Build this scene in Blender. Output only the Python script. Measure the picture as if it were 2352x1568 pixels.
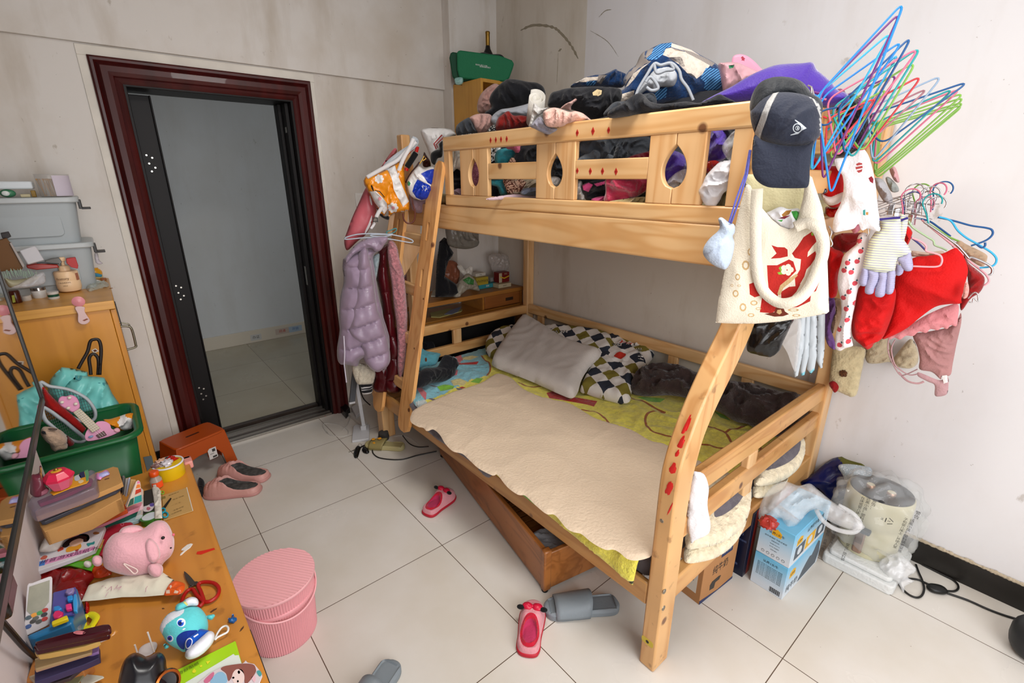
import bpy,math,random
import numpy as np
from mathutils import Vector,Matrix,noise
from mathutils.geometry import delaunay_2d_cdt
for o in list(bpy.data.objects):bpy.data.objects.remove(o)
SC=bpy.context.scene;COL=SC.collection
PI=math.pi
YAW,PITCH=0.697899,0.324941
CAM=Vector((-0.8791,-1.8924,1.5425));FPX=1104.587
fd=Vector((math.sin(YAW)*math.cos(PITCH),math.cos(YAW)*math.cos(PITCH),-math.sin(PITCH)))
rd=Vector((math.cos(YAW),-math.sin(YAW),0));ud=rd.cross(fd)
cam=bpy.data.cameras.new('camera');cam.sensor_width=36;cam.lens=FPX/2352*36;cam.clip_start=.02
co=bpy.data.objects.new('camera',cam);COL.objects.link(co)
co.matrix_world=Matrix(((rd.x,ud.x,-fd.x,CAM.x),(rd.y,ud.y,-fd.y,CAM.y),(rd.z,ud.z,-fd.z,CAM.z),(0,0,0,1)))
SC.camera=co
SC.view_settings.view_transform='Standard';SC.view_settings.look='None';SC.view_settings.gamma=1
SC.view_settings.exposure=0.0
W=bpy.data.worlds.new('world');SC.world=W;W.use_nodes=True
W.node_tree.nodes['Background'].inputs[0].default_value=(.9,.95,1,1);W.node_tree.nodes['Background'].inputs[1].default_value=.6
def area(name,loc,size,power,col,target=None,sy=None):
 l=bpy.data.lights.new(name,'AREA');l.size=size;l.energy=power;l.color=col
 if sy:l.shape='RECTANGLE';l.size_y=sy
 o=bpy.data.objects.new(name,l);COL.objects.link(o);o.location=loc
 d=(Vector(target)-Vector(loc))if target else Vector((0,0,-1))
 o.rotation_euler=d.to_track_quat('-Z','Y').to_euler();return o
area('ceiling_lamp_light',(.0,-1.2,2.74),.6,27,(1,.97,.93))
area('window_daylight',(-.3,-3.05,1.4),1.9,60,(.97,.98,1),(.4,.3,.75),2.1)
area('hallway_daylight',(1.6,2.2,2.0),.8,2.2,(.9,.95,1),(-.3,2.6,.4))
MC={}
def hexc(c):
 if isinstance(c,str):
  v=[int(c[i:i+2],16)/255 for i in(0,2,4)]
  return tuple(x/12.92 if x<=.04045 else((x+.055)/1.055)**2.4 for x in v)
 return c
def mat(name,col,rough=.6,metal=0,spec=.5,bump=0,bscale=60,var=.0,vscale=6,sheen=0,trans=0,alpha=1,coat=0,stretch=None,ior=1.45,sub=0):
 if name in MC:return MC[name]
 col=hexc(col)
 m=bpy.data.materials.new(name);m.use_nodes=True;nt=m.node_tree;N=nt.nodes;L=nt.links;b=N['Principled BSDF']
 b.inputs['Base Color'].default_value=(*col,1);b.inputs['Roughness'].default_value=rough;b.inputs['Metallic'].default_value=metal
 b.inputs['Specular IOR Level'].default_value=spec;b.inputs['Sheen Weight'].default_value=sheen;b.inputs['Coat Weight'].default_value=coat
 b.inputs['Transmission Weight'].default_value=trans;b.inputs['Alpha'].default_value=alpha;b.inputs['IOR'].default_value=ior
 m.diffuse_color=(*col,1)
 if bump or var:
  tc=N.new('ShaderNodeTexCoord');mp=N.new('ShaderNodeMapping');L.new(tc.outputs['Object'],mp.inputs[0])
  if stretch:mp.inputs['Scale'].default_value=stretch
  if bump:
   n=N.new('ShaderNodeTexNoise');n.inputs['Scale'].default_value=bscale;n.inputs['Detail'].default_value=4;L.new(mp.outputs[0],n.inputs[0])
   bp=N.new('ShaderNodeBump');bp.inputs['Strength'].default_value=bump;bp.inputs['Distance'].default_value=.01
   L.new(n.outputs[0],bp.inputs['Height']);L.new(bp.outputs[0],b.inputs['Normal'])
  if var:
   n=N.new('ShaderNodeTexNoise');n.inputs['Scale'].default_value=vscale;n.inputs['Detail'].default_value=5;L.new(mp.outputs[0],n.inputs[0])
   r=N.new('ShaderNodeValToRGB');r.color_ramp.elements[0].position=.35;r.color_ramp.elements[1].position=.65
   r.color_ramp.elements[0].color=(*[max(0,c*(1-var))for c in col],1);r.color_ramp.elements[1].color=(*[min(1,c*(1+var*.5))for c in col],1)
   L.new(n.outputs[0],r.inputs[0]);L.new(r.outputs[0],b.inputs['Base Color'])
 MC[name]=m;return m
def cloth(name,col,rough=.85,sheen=.15,bump=.25,bscale=180,var=.12,vscale=9,**k):return mat(name,col,rough,0,.25,bump,bscale,var,vscale,sheen,**k)
def fleece(name,col,**k):return mat(name,col,.95,0,.1,.55,110,.14,45,.3,**k)
def plas(name,col,rough=.35,**k):return mat(name,col,rough,0,.5,**k)
def film(name,col=(.95,.95,.95),alpha=.35,rough=.12):return mat(name,col,rough,0,1,.6,30,0,alpha=alpha*.72)
def wood(name,axis,light,dark,knots=True,rough=.38,dirt=0):
 if name in MC:return MC[name]
 light=hexc(light);dark=hexc(dark)
 m=bpy.data.materials.new(name);m.use_nodes=True;nt=m.node_tree;N=nt.nodes;L=nt.links;b=N['Principled BSDF']
 b.inputs['Roughness'].default_value=rough;b.inputs['Coat Weight'].default_value=.15;b.inputs['Coat Roughness'].default_value=.3
 tc=N.new('ShaderNodeTexCoord');mp=N.new('ShaderNodeMapping');L.new(tc.outputs['Object'],mp.inputs[0])
 s={'x':(.9,9,9),'y':(9,.9,9),'z':(9,9,.9)}[axis];mp.inputs['Scale'].default_value=s
 n1=N.new('ShaderNodeTexNoise');n1.inputs['Scale'].default_value=1.3;n1.inputs['Detail'].default_value=2;n1.inputs['Distortion'].default_value=.6;L.new(mp.outputs[0],n1.inputs[0])
 mu=N.new('ShaderNodeMath');mu.operation='MULTIPLY';mu.inputs[1].default_value=26;L.new(n1.outputs[0],mu.inputs[0])
 fr=N.new('ShaderNodeMath');fr.operation='SINE';L.new(mu.outputs[0],fr.inputs[0])
 r=N.new('ShaderNodeMapRange');r.inputs[1].default_value=-1;r.inputs[2].default_value=1;L.new(fr.outputs[0],r.inputs[0])
 pw=N.new('ShaderNodeMath');pw.operation='POWER';pw.inputs[1].default_value=2.2;L.new(r.outputs[0],pw.inputs[0])
 mx=N.new('ShaderNodeMixRGB');mx.inputs[1].default_value=(*light,1);mx.inputs[2].default_value=(*dark,1);
 k=N.new('ShaderNodeMath');k.operation='MULTIPLY';k.inputs[1].default_value=.55;L.new(pw.outputs[0],k.inputs[0]);L.new(k.outputs[0],mx.inputs[0])
 n2=N.new('ShaderNodeTexNoise');n2.inputs['Scale'].default_value=5;L.new(tc.outputs['Object'],n2.inputs[0])
 mx2=N.new('ShaderNodeMixRGB');mx2.blend_type='MULTIPLY';mx2.inputs[0].default_value=.35;L.new(mx.outputs[0],mx2.inputs[1]);L.new(n2.outputs[0],mx2.inputs[2])
 out=mx2.outputs[0]
 if knots:
  v=N.new('ShaderNodeTexVoronoi');v.inputs['Scale'].default_value=5.5;L.new(tc.outputs['Object'],v.inputs[0])
  cr=N.new('ShaderNodeValToRGB');cr.color_ramp.elements[0].position=.055;cr.color_ramp.elements[0].color=(.13,.035,.008,1);cr.color_ramp.elements[1].position=.10;cr.color_ramp.elements[1].color=(1,1,1,1)
  L.new(v.outputs['Distance'],cr.inputs[0])
  mx3=N.new('ShaderNodeMixRGB');mx3.blend_type='MULTIPLY';mx3.inputs[0].default_value=.85;L.new(out,mx3.inputs[1]);L.new(cr.outputs[0],mx3.inputs[2]);out=mx3.outputs[0]
 if dirt:
  n3=N.new('ShaderNodeTexNoise');n3.inputs['Scale'].default_value=24;n3.inputs['Detail'].default_value=6;L.new(tc.outputs['Object'],n3.inputs[0])
  cr=N.new('ShaderNodeValToRGB');cr.color_ramp.elements[0].position=.62;cr.color_ramp.elements[0].color=(1,1,1,1);cr.color_ramp.elements[1].position=.72;cr.color_ramp.elements[1].color=(.25,.17,.1,1)
  L.new(n3.outputs[0],cr.inputs[0])
  mx4=N.new('ShaderNodeMixRGB');mx4.blend_type='MULTIPLY';mx4.inputs[0].default_value=dirt;L.new(out,mx4.inputs[1]);L.new(cr.outputs[0],mx4.inputs[2]);out=mx4.outputs[0]
 L.new(out,b.inputs['Base Color']);m.diffuse_color=(*light,1)
 MC[name]=m;return m
def hit(px,py,O,Nn):
 v=fd*FPX+rd*(px-1176)-ud*(py-784)
 return CAM+v*((O-CAM).dot(Nn)/v.dot(Nn))
AX={'x':Vector((1,0,0)),'y':Vector((0,1,0)),'z':Vector((0,0,1))}
def at(px,py,ax,val):return hit(px,py,AX[ax]*val,AX[ax])
class Fr:
 def __init__(s,O,U,V):s.O=Vector(O);s.U=Vector(U).normalized();s.V=Vector(V).normalized();s.N=s.U.cross(s.V).normalized()
 def p3(s,u,v,h=0):return s.O+s.U*u+s.V*v+s.N*h
 def px(s,x,y):q=hit(x,y,s.O,s.N)-s.O;return(q.dot(s.U),q.dot(s.V))
 def sh(s,h):return Fr(s.O+s.N*h,s.U,s.V)
def fx(val,o=(0,0)):return Fr((val,o[0],o[1]),(0,-1,0),(0,0,1))
def fy(val,o=(0,0)):return Fr((o[0],val,o[1]),(1,0,0),(0,0,1))
def fz(val,o=(0,0),rot=0):return Fr((o[0],o[1],val),(math.cos(rot),math.sin(rot),0),(-math.sin(rot),math.cos(rot),0))
def fc(px,py,ax,val,yaw=0,tilt=0):
 """vertical frame through a point of the scene, turned to the viewer's side by yaw, leaning back by tilt"""
 O=at(px,py,ax,val);n=CAM-O;n.z=0;n.normalize();n=Matrix.Rotation(yaw,3,'Z')@n
 U=Vector((0,0,1)).cross(n);n2=Matrix.Rotation(-tilt,3,U)@n;return Fr(O,U,n2.cross(U))
def smooth_poly(P,n=6,closed=True):
 P=[tuple(p)for p in P];m=len(P);out=[]
 rng=range(m)if closed else range(m-1)
 for i in rng:
  if closed:a,b,c,d=P[i-1],P[i],P[(i+1)%m],P[(i+2)%m]
  else:a,b,c,d=P[max(i-1,0)],P[i],P[i+1],P[min(i+2,m-1)]
  for k in range(n):
   t=k/n
   out.append(tuple(.5*((2*b[j])+(-a[j]+c[j])*t+(2*a[j]-5*b[j]+4*c[j]-d[j])*t*t+(-a[j]+3*b[j]-3*c[j]+d[j])*t**3)for j in range(len(b))))
 if not closed:out.append(P[-1])
 return out
def in_poly(P,x,y):
 x=np.asarray(x);y=np.asarray(y);c=np.zeros(x.shape,bool);n=len(P);j=n-1
 for i in range(n):
  xi,yi=P[i];xj,yj=P[j]
  if yi!=yj:c^=((yi>y)!=(yj>y))&(x<(xj-xi)*(y-yi)/(yj-yi)+xi)
  j=i
 return c
def dist_poly(P,x,y):
 d=np.full(x.shape,1e9);n=len(P)
 for i in range(n):
  a=P[i];b=P[(i+1)%n];dx,dy=b[0]-a[0],b[1]-a[1];l=dx*dx+dy*dy+1e-12
  t=np.clip(((x-a[0])*dx+(y-a[1])*dy)/l,0,1);d=np.minimum(d,np.hypot(x-a[0]-t*dx,y-a[1]-t*dy))
 return d
def tag(o,label=None,cat=None,group=None,kind=None):
 if label:o['label']=label
 if cat:o['category']=cat
 if group:o['group']=group
 if kind:o['kind']=kind
 return o
def thing(name,loc,label,cat,group=None):
 o=bpy.data.objects.new(name,None);COL.objects.link(o);o.location=loc;o.empty_display_size=.05
 o['wloc']=tuple(loc)
 return tag(o,label,cat,group)
class MB:
 def __init__(s):s.v=[];s.f=[];s.m=[];s.uv=None
 def add(s,vs,fs,m=0,mi=None):
  b=len(s.v);s.v+=[tuple(v)for v in vs];s.f+=[tuple(i+b for i in f)for f in fs];s.m+=mi if mi is not None else[m]*len(fs);return s
 def box(s,c,d,R=None,m=0):
  x,y,z=[a/2 for a in d];P=[Vector((sx*x,sy*y,sz*z))for sx in(-1,1)for sy in(-1,1)for sz in(-1,1)]
  if R is not None:P=[R@p for p in P]
  return s.add([Vector(c)+p for p in P],[(0,1,3,2),(4,6,7,5),(0,4,5,1),(2,3,7,6),(0,2,6,4),(1,5,7,3)],m)
 def bx(s,x0,x1,y0,y1,z0,z1,m=0):return s.box(((x0+x1)/2,(y0+y1)/2,(z0+z1)/2),(abs(x1-x0),abs(y1-y0),abs(z1-z0)),None,m)
 def beam(s,a,b,w,h,up=(0,0,1),m=0):
  a=Vector(a);b=Vector(b);d=(b-a);l=d.length;d.normalize();side=d.cross(Vector(up)).normalized();u=side.cross(d)
  R=Matrix((d,side,u)).transposed();return s.box((a+b)/2,(l,w,h),R,m)
 def fbox(s,fr,u0,u1,v0,v1,h0,h1,m=0):
  P=[fr.p3(u,v,h)for u in(u0,u1)for v in(v0,v1)for h in(h0,h1)]
  return s.add(P,[(0,1,3,2),(4,6,7,5),(0,4,5,1),(2,3,7,6),(0,2,6,4),(1,5,7,3)],m)
 def tube(s,pts,r,seg=8,m=0,closed=False,cap=True,flat=1.0):
  P=[Vector(p)for p in pts];n=len(P);rr=r if hasattr(r,'__len__')else[r]*n;vs=[];up=None
  for i in range(n):
   t=(P[(i+1)%n]-P[i-1])if closed else(P[min(i+1,n-1)]-P[max(i-1,0)])
   t=t.normalized()if t.length>1e-9 else Vector((0,0,1))
   if up is None:up=Vector((0,0,1))if abs(t.z)<.9 else Vector((1,0,0))
   up=(up-t*up.dot(t));up=up.normalized()if up.length>1e-6 else t.orthogonal().normalized();q=t.cross(up)
   for k in range(seg):
    a=2*PI*k/seg;vs.append(P[i]+up*(math.cos(a)*rr[i])+q*(math.sin(a)*rr[i]*flat))
  fs=[];L=n if closed else n-1
  for i in range(L):
   for k in range(seg):
    j=(i+1)%n;fs.append((i*seg+k,i*seg+(k+1)%seg,j*seg+(k+1)%seg,j*seg+k))
  if cap and not closed:fs.append(tuple(range(seg))[::-1]);fs.append(tuple((n-1)*seg+k for k in range(seg)))
  return s.add(vs,fs,m)
 def lathe(s,prof,c,seg=32,m=0,ax=None,sx=1,sy=1,mi=None):
  c=Vector(c);vs=[];fs=[];ms=[]
  q=Vector((0,0,1)).rotation_difference(Vector(ax).normalized()).to_matrix()if ax is not None else Matrix.Identity(3)
  for r,z in prof:
   for k in range(seg):
    a=2*PI*k/seg;vs.append(c+q@Vector((r*sx*math.cos(a),r*sy*math.sin(a),z)))
  for i in range(len(prof)-1):
   for k in range(seg):
    fs.append((i*seg+k,i*seg+(k+1)%seg,(i+1)*seg+(k+1)%seg,(i+1)*seg+k));ms.append(mi[i]if mi else m)
  if prof[0][0]>1e-6:fs.append(tuple(range(seg))[::-1]);ms.append(mi[0]if mi else m)
  if prof[-1][0]>1e-6:fs.append(tuple((len(prof)-1)*seg+k for k in range(seg)));ms.append(mi[-1]if mi else m)
  return s.add(vs,fs,0,ms)
 def prism(s,poly,fr,h0,h1,m=0):
  n=len(poly);vs=[fr.p3(u,v,h0)for u,v in poly]+[fr.p3(u,v,h1)for u,v in poly]
  a=sum(poly[i][0]*poly[(i+1)%n][1]-poly[(i+1)%n][0]*poly[i][1]for i in range(n))
  fs=[(i,(i+1)%n,n+(i+1)%n,n+i)for i in range(n)]+[tuple(range(n))[::-1],tuple(range(n,2*n))]
  if a<0:fs=[f[::-1]for f in fs]
  return s.add(vs,fs,m)
 def grid(s,fn,nu,nv,m=0,cu=False,cv=False,mf=None):
  vs=[fn(i/(nu if cu else nu-1),j/(nv if cv else nv-1))for i in range(nu)for j in range(nv)];fs=[];ms=[]
  for i in range(nu if cu else nu-1):
   for j in range(nv if cv else nv-1):
    i2=(i+1)%nu;j2=(j+1)%nv;fs.append((i*nv+j,i2*nv+j,i2*nv+j2,i*nv+j2));ms.append(mf((i+.5)/nu,(j+.5)/nv)if mf else m)
  return s.add(vs,fs,0,ms)
 def ell(s,c,r,R=None,m=0,nu=24,nv=14,amp=0,sc=8,seed=0,sq=1.0,mf=None):
  c=Vector(c);R=R if R is not None else Matrix.Identity(3)
  def sp(t,e):return math.copysign(abs(t)**e,t)
  def f(u,v):
   a=2*PI*u;b=PI*(v-.5);d=Vector((sp(math.cos(b),sq)*sp(math.cos(a),sq),sp(math.cos(b),sq)*sp(math.sin(a),sq),sp(math.sin(b),sq)))
   k=1+(amp*noise.noise(d*sc+Vector((seed,seed*1.7,0)))if amp else 0)
   return c+R@Vector((d.x*r[0]*k,d.y*r[1]*k,d.z*r[2]*k))
  return s.grid(f,nu,nv,m,cu=True,mf=mf)
 def text(s,t,fr,u,v,size,m=0,h=.0006,rot=0,ctr=True,sx=1.0,sy=1.0,hf=None):
  vs,fs=text_mesh(t,ctr)
  c,sn=math.cos(rot),math.sin(rot);out=[]
  for x,y in vs:
   x*=size*sx;y*=size*sy;a=u+x*c-y*sn;b=v+x*sn+y*c;out.append(fr.p3(a,b,h+(hf(a,b)if hf else 0)))
  return s.add(out,fs,m)
 def build(s,name,mats,parent=None,smooth=35,bevel=0,solid=0,sub=0,label=None,cat=None,group=None,kind=None,origin=None,seg=2):
  if not isinstance(mats,(list,tuple)):mats=[mats]
  V=np.array([tuple(v)for v in s.v],float)
  if parent is not None:
   off=np.zeros(3);q=parent
   off=np.array(list(parent['wloc']))
  elif origin is not None:off=np.array(origin,float)
  else:mn,mx=V.min(0),V.max(0);off=np.array([(mn[0]+mx[0])/2,(mn[1]+mx[1])/2,mn[2]])
  me=bpy.data.meshes.new(name);me.from_pydata((V-off).tolist(),[],s.f)
  for m in mats:me.materials.append(m)
  me.polygons.foreach_set('material_index',s.m)
  if s.uv:
   uv=s.uv+[(0,0)]*(len(s.v)-len(s.uv));ul=me.uv_layers.new(name='UVMap');vi=np.zeros(len(me.loops),int);me.loops.foreach_get('vertex_index',vi)
   ul.data.foreach_set('uv',np.array(uv,float)[vi].ravel())
  me.validate();me.update()
  if smooth:me.shade_smooth();me.set_sharp_from_angle(angle=math.radians(smooth))
  o=bpy.data.objects.new(name,me);COL.objects.link(o)
  if parent is not None:o.parent=parent
  else:o.location=off
  o['wloc']=tuple(off)
  if bevel:md=o.modifiers.new('bevel','BEVEL');md.width=bevel;md.segments=seg;md.limit_method='ANGLE';md.angle_limit=math.radians(40);md.harden_normals=False
  if solid:md=o.modifiers.new('solid','SOLIDIFY');md.thickness=solid;md.offset=0
  if sub:md=o.modifiers.new('sub','SUBSURF');md.levels=sub;md.render_levels=sub
  return tag(o,label,cat,group,kind)
TM={}
def text_mesh(t,ctr=True):
 if(t,ctr)in TM:return TM[(t,ctr)]
 cu=bpy.data.curves.new('lettering','FONT');cu.body=t;cu.size=1;cu.resolution_u=2
 if ctr:cu.align_x='CENTER';cu.align_y='CENTER'
 ob=bpy.data.objects.new('lettering',cu);COL.objects.link(ob);dg=bpy.context.evaluated_depsgraph_get();dg.update()
 me=ob.evaluated_get(dg).to_mesh();vs=[(v.co.x,v.co.y)for v in me.vertices];fs=[tuple(p.vertices)for p in me.polygons]
 ob.evaluated_get(dg).to_mesh_clear();bpy.data.objects.remove(ob);bpy.data.curves.remove(cu)
 TM[(t,ctr)]=(vs,fs);return vs,fs
def fold(x,y,seed,sc,kind='crumple',dirn=0.0):
 c,s=math.cos(dirn),math.sin(dirn);a=x*c+y*s;b=-x*s+y*c
 if kind=='crumple':
  w=noise.noise(Vector((x*sc*.5,y*sc*.5,seed+7)))*1.6;w2=noise.noise(Vector((x*sc*.5+9,y*sc*.5,seed+17)))*1.6
  r=lambda k,q:1-min(1,2.6*abs(noise.noise(Vector((x*sc*k+w,y*sc*k*.8+w2,seed+q)))))
  return r(.8,0)**1.6*1.3+r(1.7,3)**1.5*.65+r(3.4,5)*.22-.55
 if kind=='drape':
  w=noise.noise(Vector((a*sc*.3,b*sc*.3,seed+5)))
  w3=noise.noise(Vector((a*sc*.8,b*sc*.4,seed+9)));return .75*(1-abs(math.sin((a*sc+w*3)*1.3))**.8*1.6)+.7*w3+.3*(1-2*abs(noise.noise(Vector((a*sc*2.2,b*sc*.9,seed)))))
 if kind=='quilt':
  q=abs(math.sin(b*sc+.22*noise.noise(Vector((a*14,b*3,seed)))));return q**.38+.22*noise.noise(Vector((a*sc*.9,b*sc*.6,seed+1)))-(1-q)**2*.45*(1-2*abs(noise.noise(Vector((a*sc*3.2,b*sc*.6,seed+2)))))
 return 0
def puff(name,fr,outline,T,mats,px=True,res=None,smooth=True,Rd=None,amp=.006,sc=14,fk='crumple',dirn=0,seed=1,prints=(),back=.6,parent=None,wob=0,matf=None,extra=None,texts=(),bev=0,sm=60,hole=None,sub=0,warp=None,ridge=None,**tags):
 """a soft closed body: outline in its own plane, swollen to T with folds; prints are (polygon, slot[, px])"""
 if px:P=[fr.px(*p)for p in outline]
 else:P=list(outline)
 if smooth:P=smooth_poly(P,5)
 xs=[p[0]for p in P];ys=[p[1]for p in P];W_=max(xs)-min(xs);H_=max(ys)-min(ys)
 if res is None:res=max(.0035,min(W_,H_)/26,math.sqrt(W_*H_)/44)
 Q=[]
 n=len(P)
 for i in range(n):
  a=P[i];b=P[(i+1)%n];l=math.dist(a,b);k=max(1,int(l/res+.3))
  for j in range(k):Q.append((a[0]+(b[0]-a[0])*j/k,a[1]+(b[1]-a[1])*j/k))
 R2=[Q[0]]
 for q in Q[1:]:
  if math.dist(q,R2[-1])>res*.45:R2.append(q)
 P=R2
 gx=np.arange(min(xs),max(xs)+res,res);gy=np.arange(min(ys),max(ys)+res,res*.87)
 X,Y=np.meshgrid(gx,gy);X=X+((np.arange(len(gy))%2)*res*.5)[:,None];X=X.ravel();Y=Y.ravel()
 k=in_poly(P,X,Y);X,Y=X[k],Y[k]
 if len(X):d=dist_poly(P,X,Y);k=d>res*.5;X,Y=X[k],Y[k]
 loops=[P];pr=[]
 for q in prints:
  pp=[fr.px(*a)for a in q[0]]if(len(q)>2 and q[2])else list(q[0])
  if len(q)>3 and q[3]:pp=smooth_poly(pp,4)
  pr.append((pp,q[1]))
  if in_poly(P,np.array([a[0]for a in pp]),np.array([a[1]for a in pp])).all():loops.append(pp)
 if len(loops)>1 and len(X):
  for lp in loops[1:]:
   d=dist_poly(lp,X,Y);k=d>res*.3;X,Y=X[k],Y[k]
 pts=[];ed=[]
 for lp in loops:
  b=len(pts);m=len(lp);pts+=[Vector(p)for p in lp];ed+=[(b+i,b+(i+1)%m)for i in range(m)]
 pts+=[Vector((float(a),float(b)))for a,b in zip(X,Y)]
 vs,_,fs,_,_,_=delaunay_2d_cdt(pts,ed,[],0,1e-5)
 VX=np.array([v.x for v in vs]);VY=np.array([v.y for v in vs])
 cx=np.array([sum(VX[i]for i in f)/len(f)for f in fs]);cy=np.array([sum(VY[i]for i in f)/len(f)for f in fs])
 inside=in_poly(P,cx,cy)
 D=dist_poly(P,VX,VY);D[D<1e-5]=0
 if Rd is None:Rd=min(W_,H_)*.32
 prof=np.sqrt(np.clip(1-(1-np.clip(D/Rd,0,1))**2,0,1))
 edge=np.clip(D/(Rd*.5),0,1)
 F=np.array([fold(x,y,seed,sc,fk,dirn)for x,y in zip(VX,VY)])if amp else np.zeros(len(VX))
 Hf=T*prof+amp*F*edge+(np.array([extra(x,y)for x,y in zip(VX,VY)])*edge if extra else 0)
 Hb=-T*back*prof+(amp*.6*F*edge if T*back<amp*2 else-amp*.5*F*edge)
 Hf=np.maximum(Hf,Hb+.0012*(D>0))
 wv=[wob*noise.noise(Vector((x*sc*.6,y*sc*.6,seed+11)))if wob else 0 for x,y in zip(VX,VY)]
 mb=MB();onb=D<=0;n=len(VX);p3=warp or fr.p3;uvs=[]
 mb.v=[tuple(p3(VX[i],VY[i],Hf[i]+wv[i]))for i in range(n)];uvs=[(VX[i],VY[i])for i in range(n)]
 bi={}
 for i in range(n):
  if onb[i]:bi[i]=i
  else:bi[i]=len(mb.v);mb.v.append(tuple(p3(VX[i],VY[i],Hb[i]+wv[i])));uvs.append((VX[i],VY[i]))
 mslot=np.zeros(len(fs),int)
 if matf:mslot=np.array([matf(x,y)for x,y in zip(cx,cy)])
 for pp,sl in pr:mslot[in_poly(pp,cx,cy)]=sl
 for j,f in enumerate(fs):
  if not inside[j]:continue
  mb.f.append(tuple(f));mb.m.append(int(mslot[j]));mb.f.append(tuple(bi[i]for i in f)[::-1]);mb.m.append(0 if not matf else int(mslot[j]))
 if texts:
  def hf(a,b):
   i=int(np.argmin((VX-a)**2+(VY-b)**2));return Hf[i]+wv[i]
  for t in texts:
   (u,v)=fr.px(*t['p'])if t.get('px',True)else t['p']
   mb.text(t['s'],fr,u,v,t['size'],t['m'],t.get('h',.0012),t.get('rot',0),hf=hf,sx=t.get('sx',1),sy=t.get('sy',1))
 mb.uv=uvs
 return mb.build(name,mats,parent,smooth=sm,sub=sub,**tags)
def ngon(n,r,c=(0,0),a0=0,ry=None):return[(c[0]+r*math.cos(a0+2*PI*i/n),c[1]+(ry or r)*math.sin(a0+2*PI*i/n))for i in range(n)]
def rrect(u0,u1,v0,v1,r,n=4):
 out=[]
 for cx,cy,a in((u1-r,v1-r,0),(u0+r,v1-r,PI/2),(u0+r,v0+r,PI),(u1-r,v0+r,1.5*PI)):
  for k in range(n+1):t=a+k*PI/2/n;out.append((cx+r*math.cos(t),cy+r*math.sin(t)))
 return out
def copy_tree(o,loc,rotz=0,label=None,mats=None,parent=None):
 c=o.copy();COL.objects.link(c)
 if parent is None:c.location=loc;c.rotation_euler.z+=rotz
 else:c.parent=parent
 if label:c['label']=label
 for ch in list(o.children):copy_tree(ch,None,parent=c)
 return c
def pattern(name,kind,cols,size=.03,rot=0,ratio=.5,rough=.85,bump=.2):
 """woven or printed pattern laid out in the cloth's own plane"""
 if name in MC:return MC[name]
 cols=[hexc(c)for c in cols]
 m=bpy.data.materials.new(name);m.use_nodes=True;nt=m.node_tree;N=nt.nodes;L=nt.links;b=N['Principled BSDF'];b.inputs['Roughness'].default_value=rough;b.inputs['Specular IOR Level'].default_value=.25
 uv=N.new('ShaderNodeUVMap');mp=N.new('ShaderNodeMapping');mp.inputs['Rotation'].default_value=(0,0,rot);mp.inputs['Scale'].default_value=(1/size,1/size,1);L.new(uv.outputs[0],mp.inputs[0])
 sp=N.new('ShaderNodeSeparateXYZ');L.new(mp.outputs[0],sp.inputs[0])
 def M(op,a,b_=None,v=None):
  n=N.new('ShaderNodeMath');n.operation=op
  for i,q in enumerate((a,b_)):
   if q is None:continue
   if isinstance(q,(int,float)):n.inputs[i].default_value=q
   else:L.new(q,n.inputs[i])
  return n.outputs[0]
 def mix(f,a,c):
  n=N.new('ShaderNodeMixRGB');L.new(f,n.inputs[0])
  for i,q in((1,a),(2,c)):
   if isinstance(q,tuple):n.inputs[i].default_value=(*q,1)
   else:L.new(q,n.inputs[i])
  return n.outputs[0]
 X,Y=sp.outputs[0],sp.outputs[1]
 if kind=='harlequin':
  fxx=M('FLOOR',X);fyy=M('FLOOR',Y);par=M('PINGPONG',M('ADD',fxx,fyy),1);row=M('PINGPONG',fyy,1)
  c=mix(par,cols[0],mix(row,cols[1],cols[2]))
 elif kind=='stripe':c=mix(M('GREATER_THAN',M('FRACT',X),ratio),cols[0],cols[1])
 elif kind=='plaid':
  a=M('GREATER_THAN',M('FRACT',X),.5);d=M('GREATER_THAN',M('FRACT',Y),.5);s2=M('GREATER_THAN',M('FRACT',M('MULTIPLY',X,7)),.55)
  c=mix(a,mix(d,cols[0],mix(s2,cols[1],cols[2])),mix(d,mix(s2,cols[1],cols[3]),cols[1]))
 elif kind=='dots':
  v=N.new('ShaderNodeTexVoronoi');L.new(mp.outputs[0],v.inputs[0]);v.inputs['Scale'].default_value=1
  c=mix(M('LESS_THAN',v.outputs['Distance'],ratio),cols[0],cols[1])
 elif kind=='marble':
  n=N.new('ShaderNodeTexNoise');n.inputs['Scale'].default_value=1;n.inputs['Detail'].default_value=3;n.inputs['Distortion'].default_value=1.5;L.new(mp.outputs[0],n.inputs[0])
  c=mix(M('GREATER_THAN',n.outputs[0],ratio),cols[0],cols[1])
 L.new(c,b.inputs['Base Color'])
 n=N.new('ShaderNodeTexNoise');n.inputs['Scale'].default_value=300;L.new(uv.outputs[0],n.inputs[0]);bp=N.new('ShaderNodeBump');bp.inputs['Strength'].default_value=bump;bp.inputs['Distance'].default_value=.004;L.new(n.outputs[0],bp.inputs['Height']);L.new(bp.outputs[0],b.inputs['Normal'])
 MC[name]=m;return m
def fr3(A,B,C):
 """frame with U along A-B through A, leaning so that C lies in it"""
 A,B,C=Vector(A),Vector(B),Vector(C);U=(B-A).normalized();V=(C-A)-U*((C-A).dot(U));return Fr(A,U,V)
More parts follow.
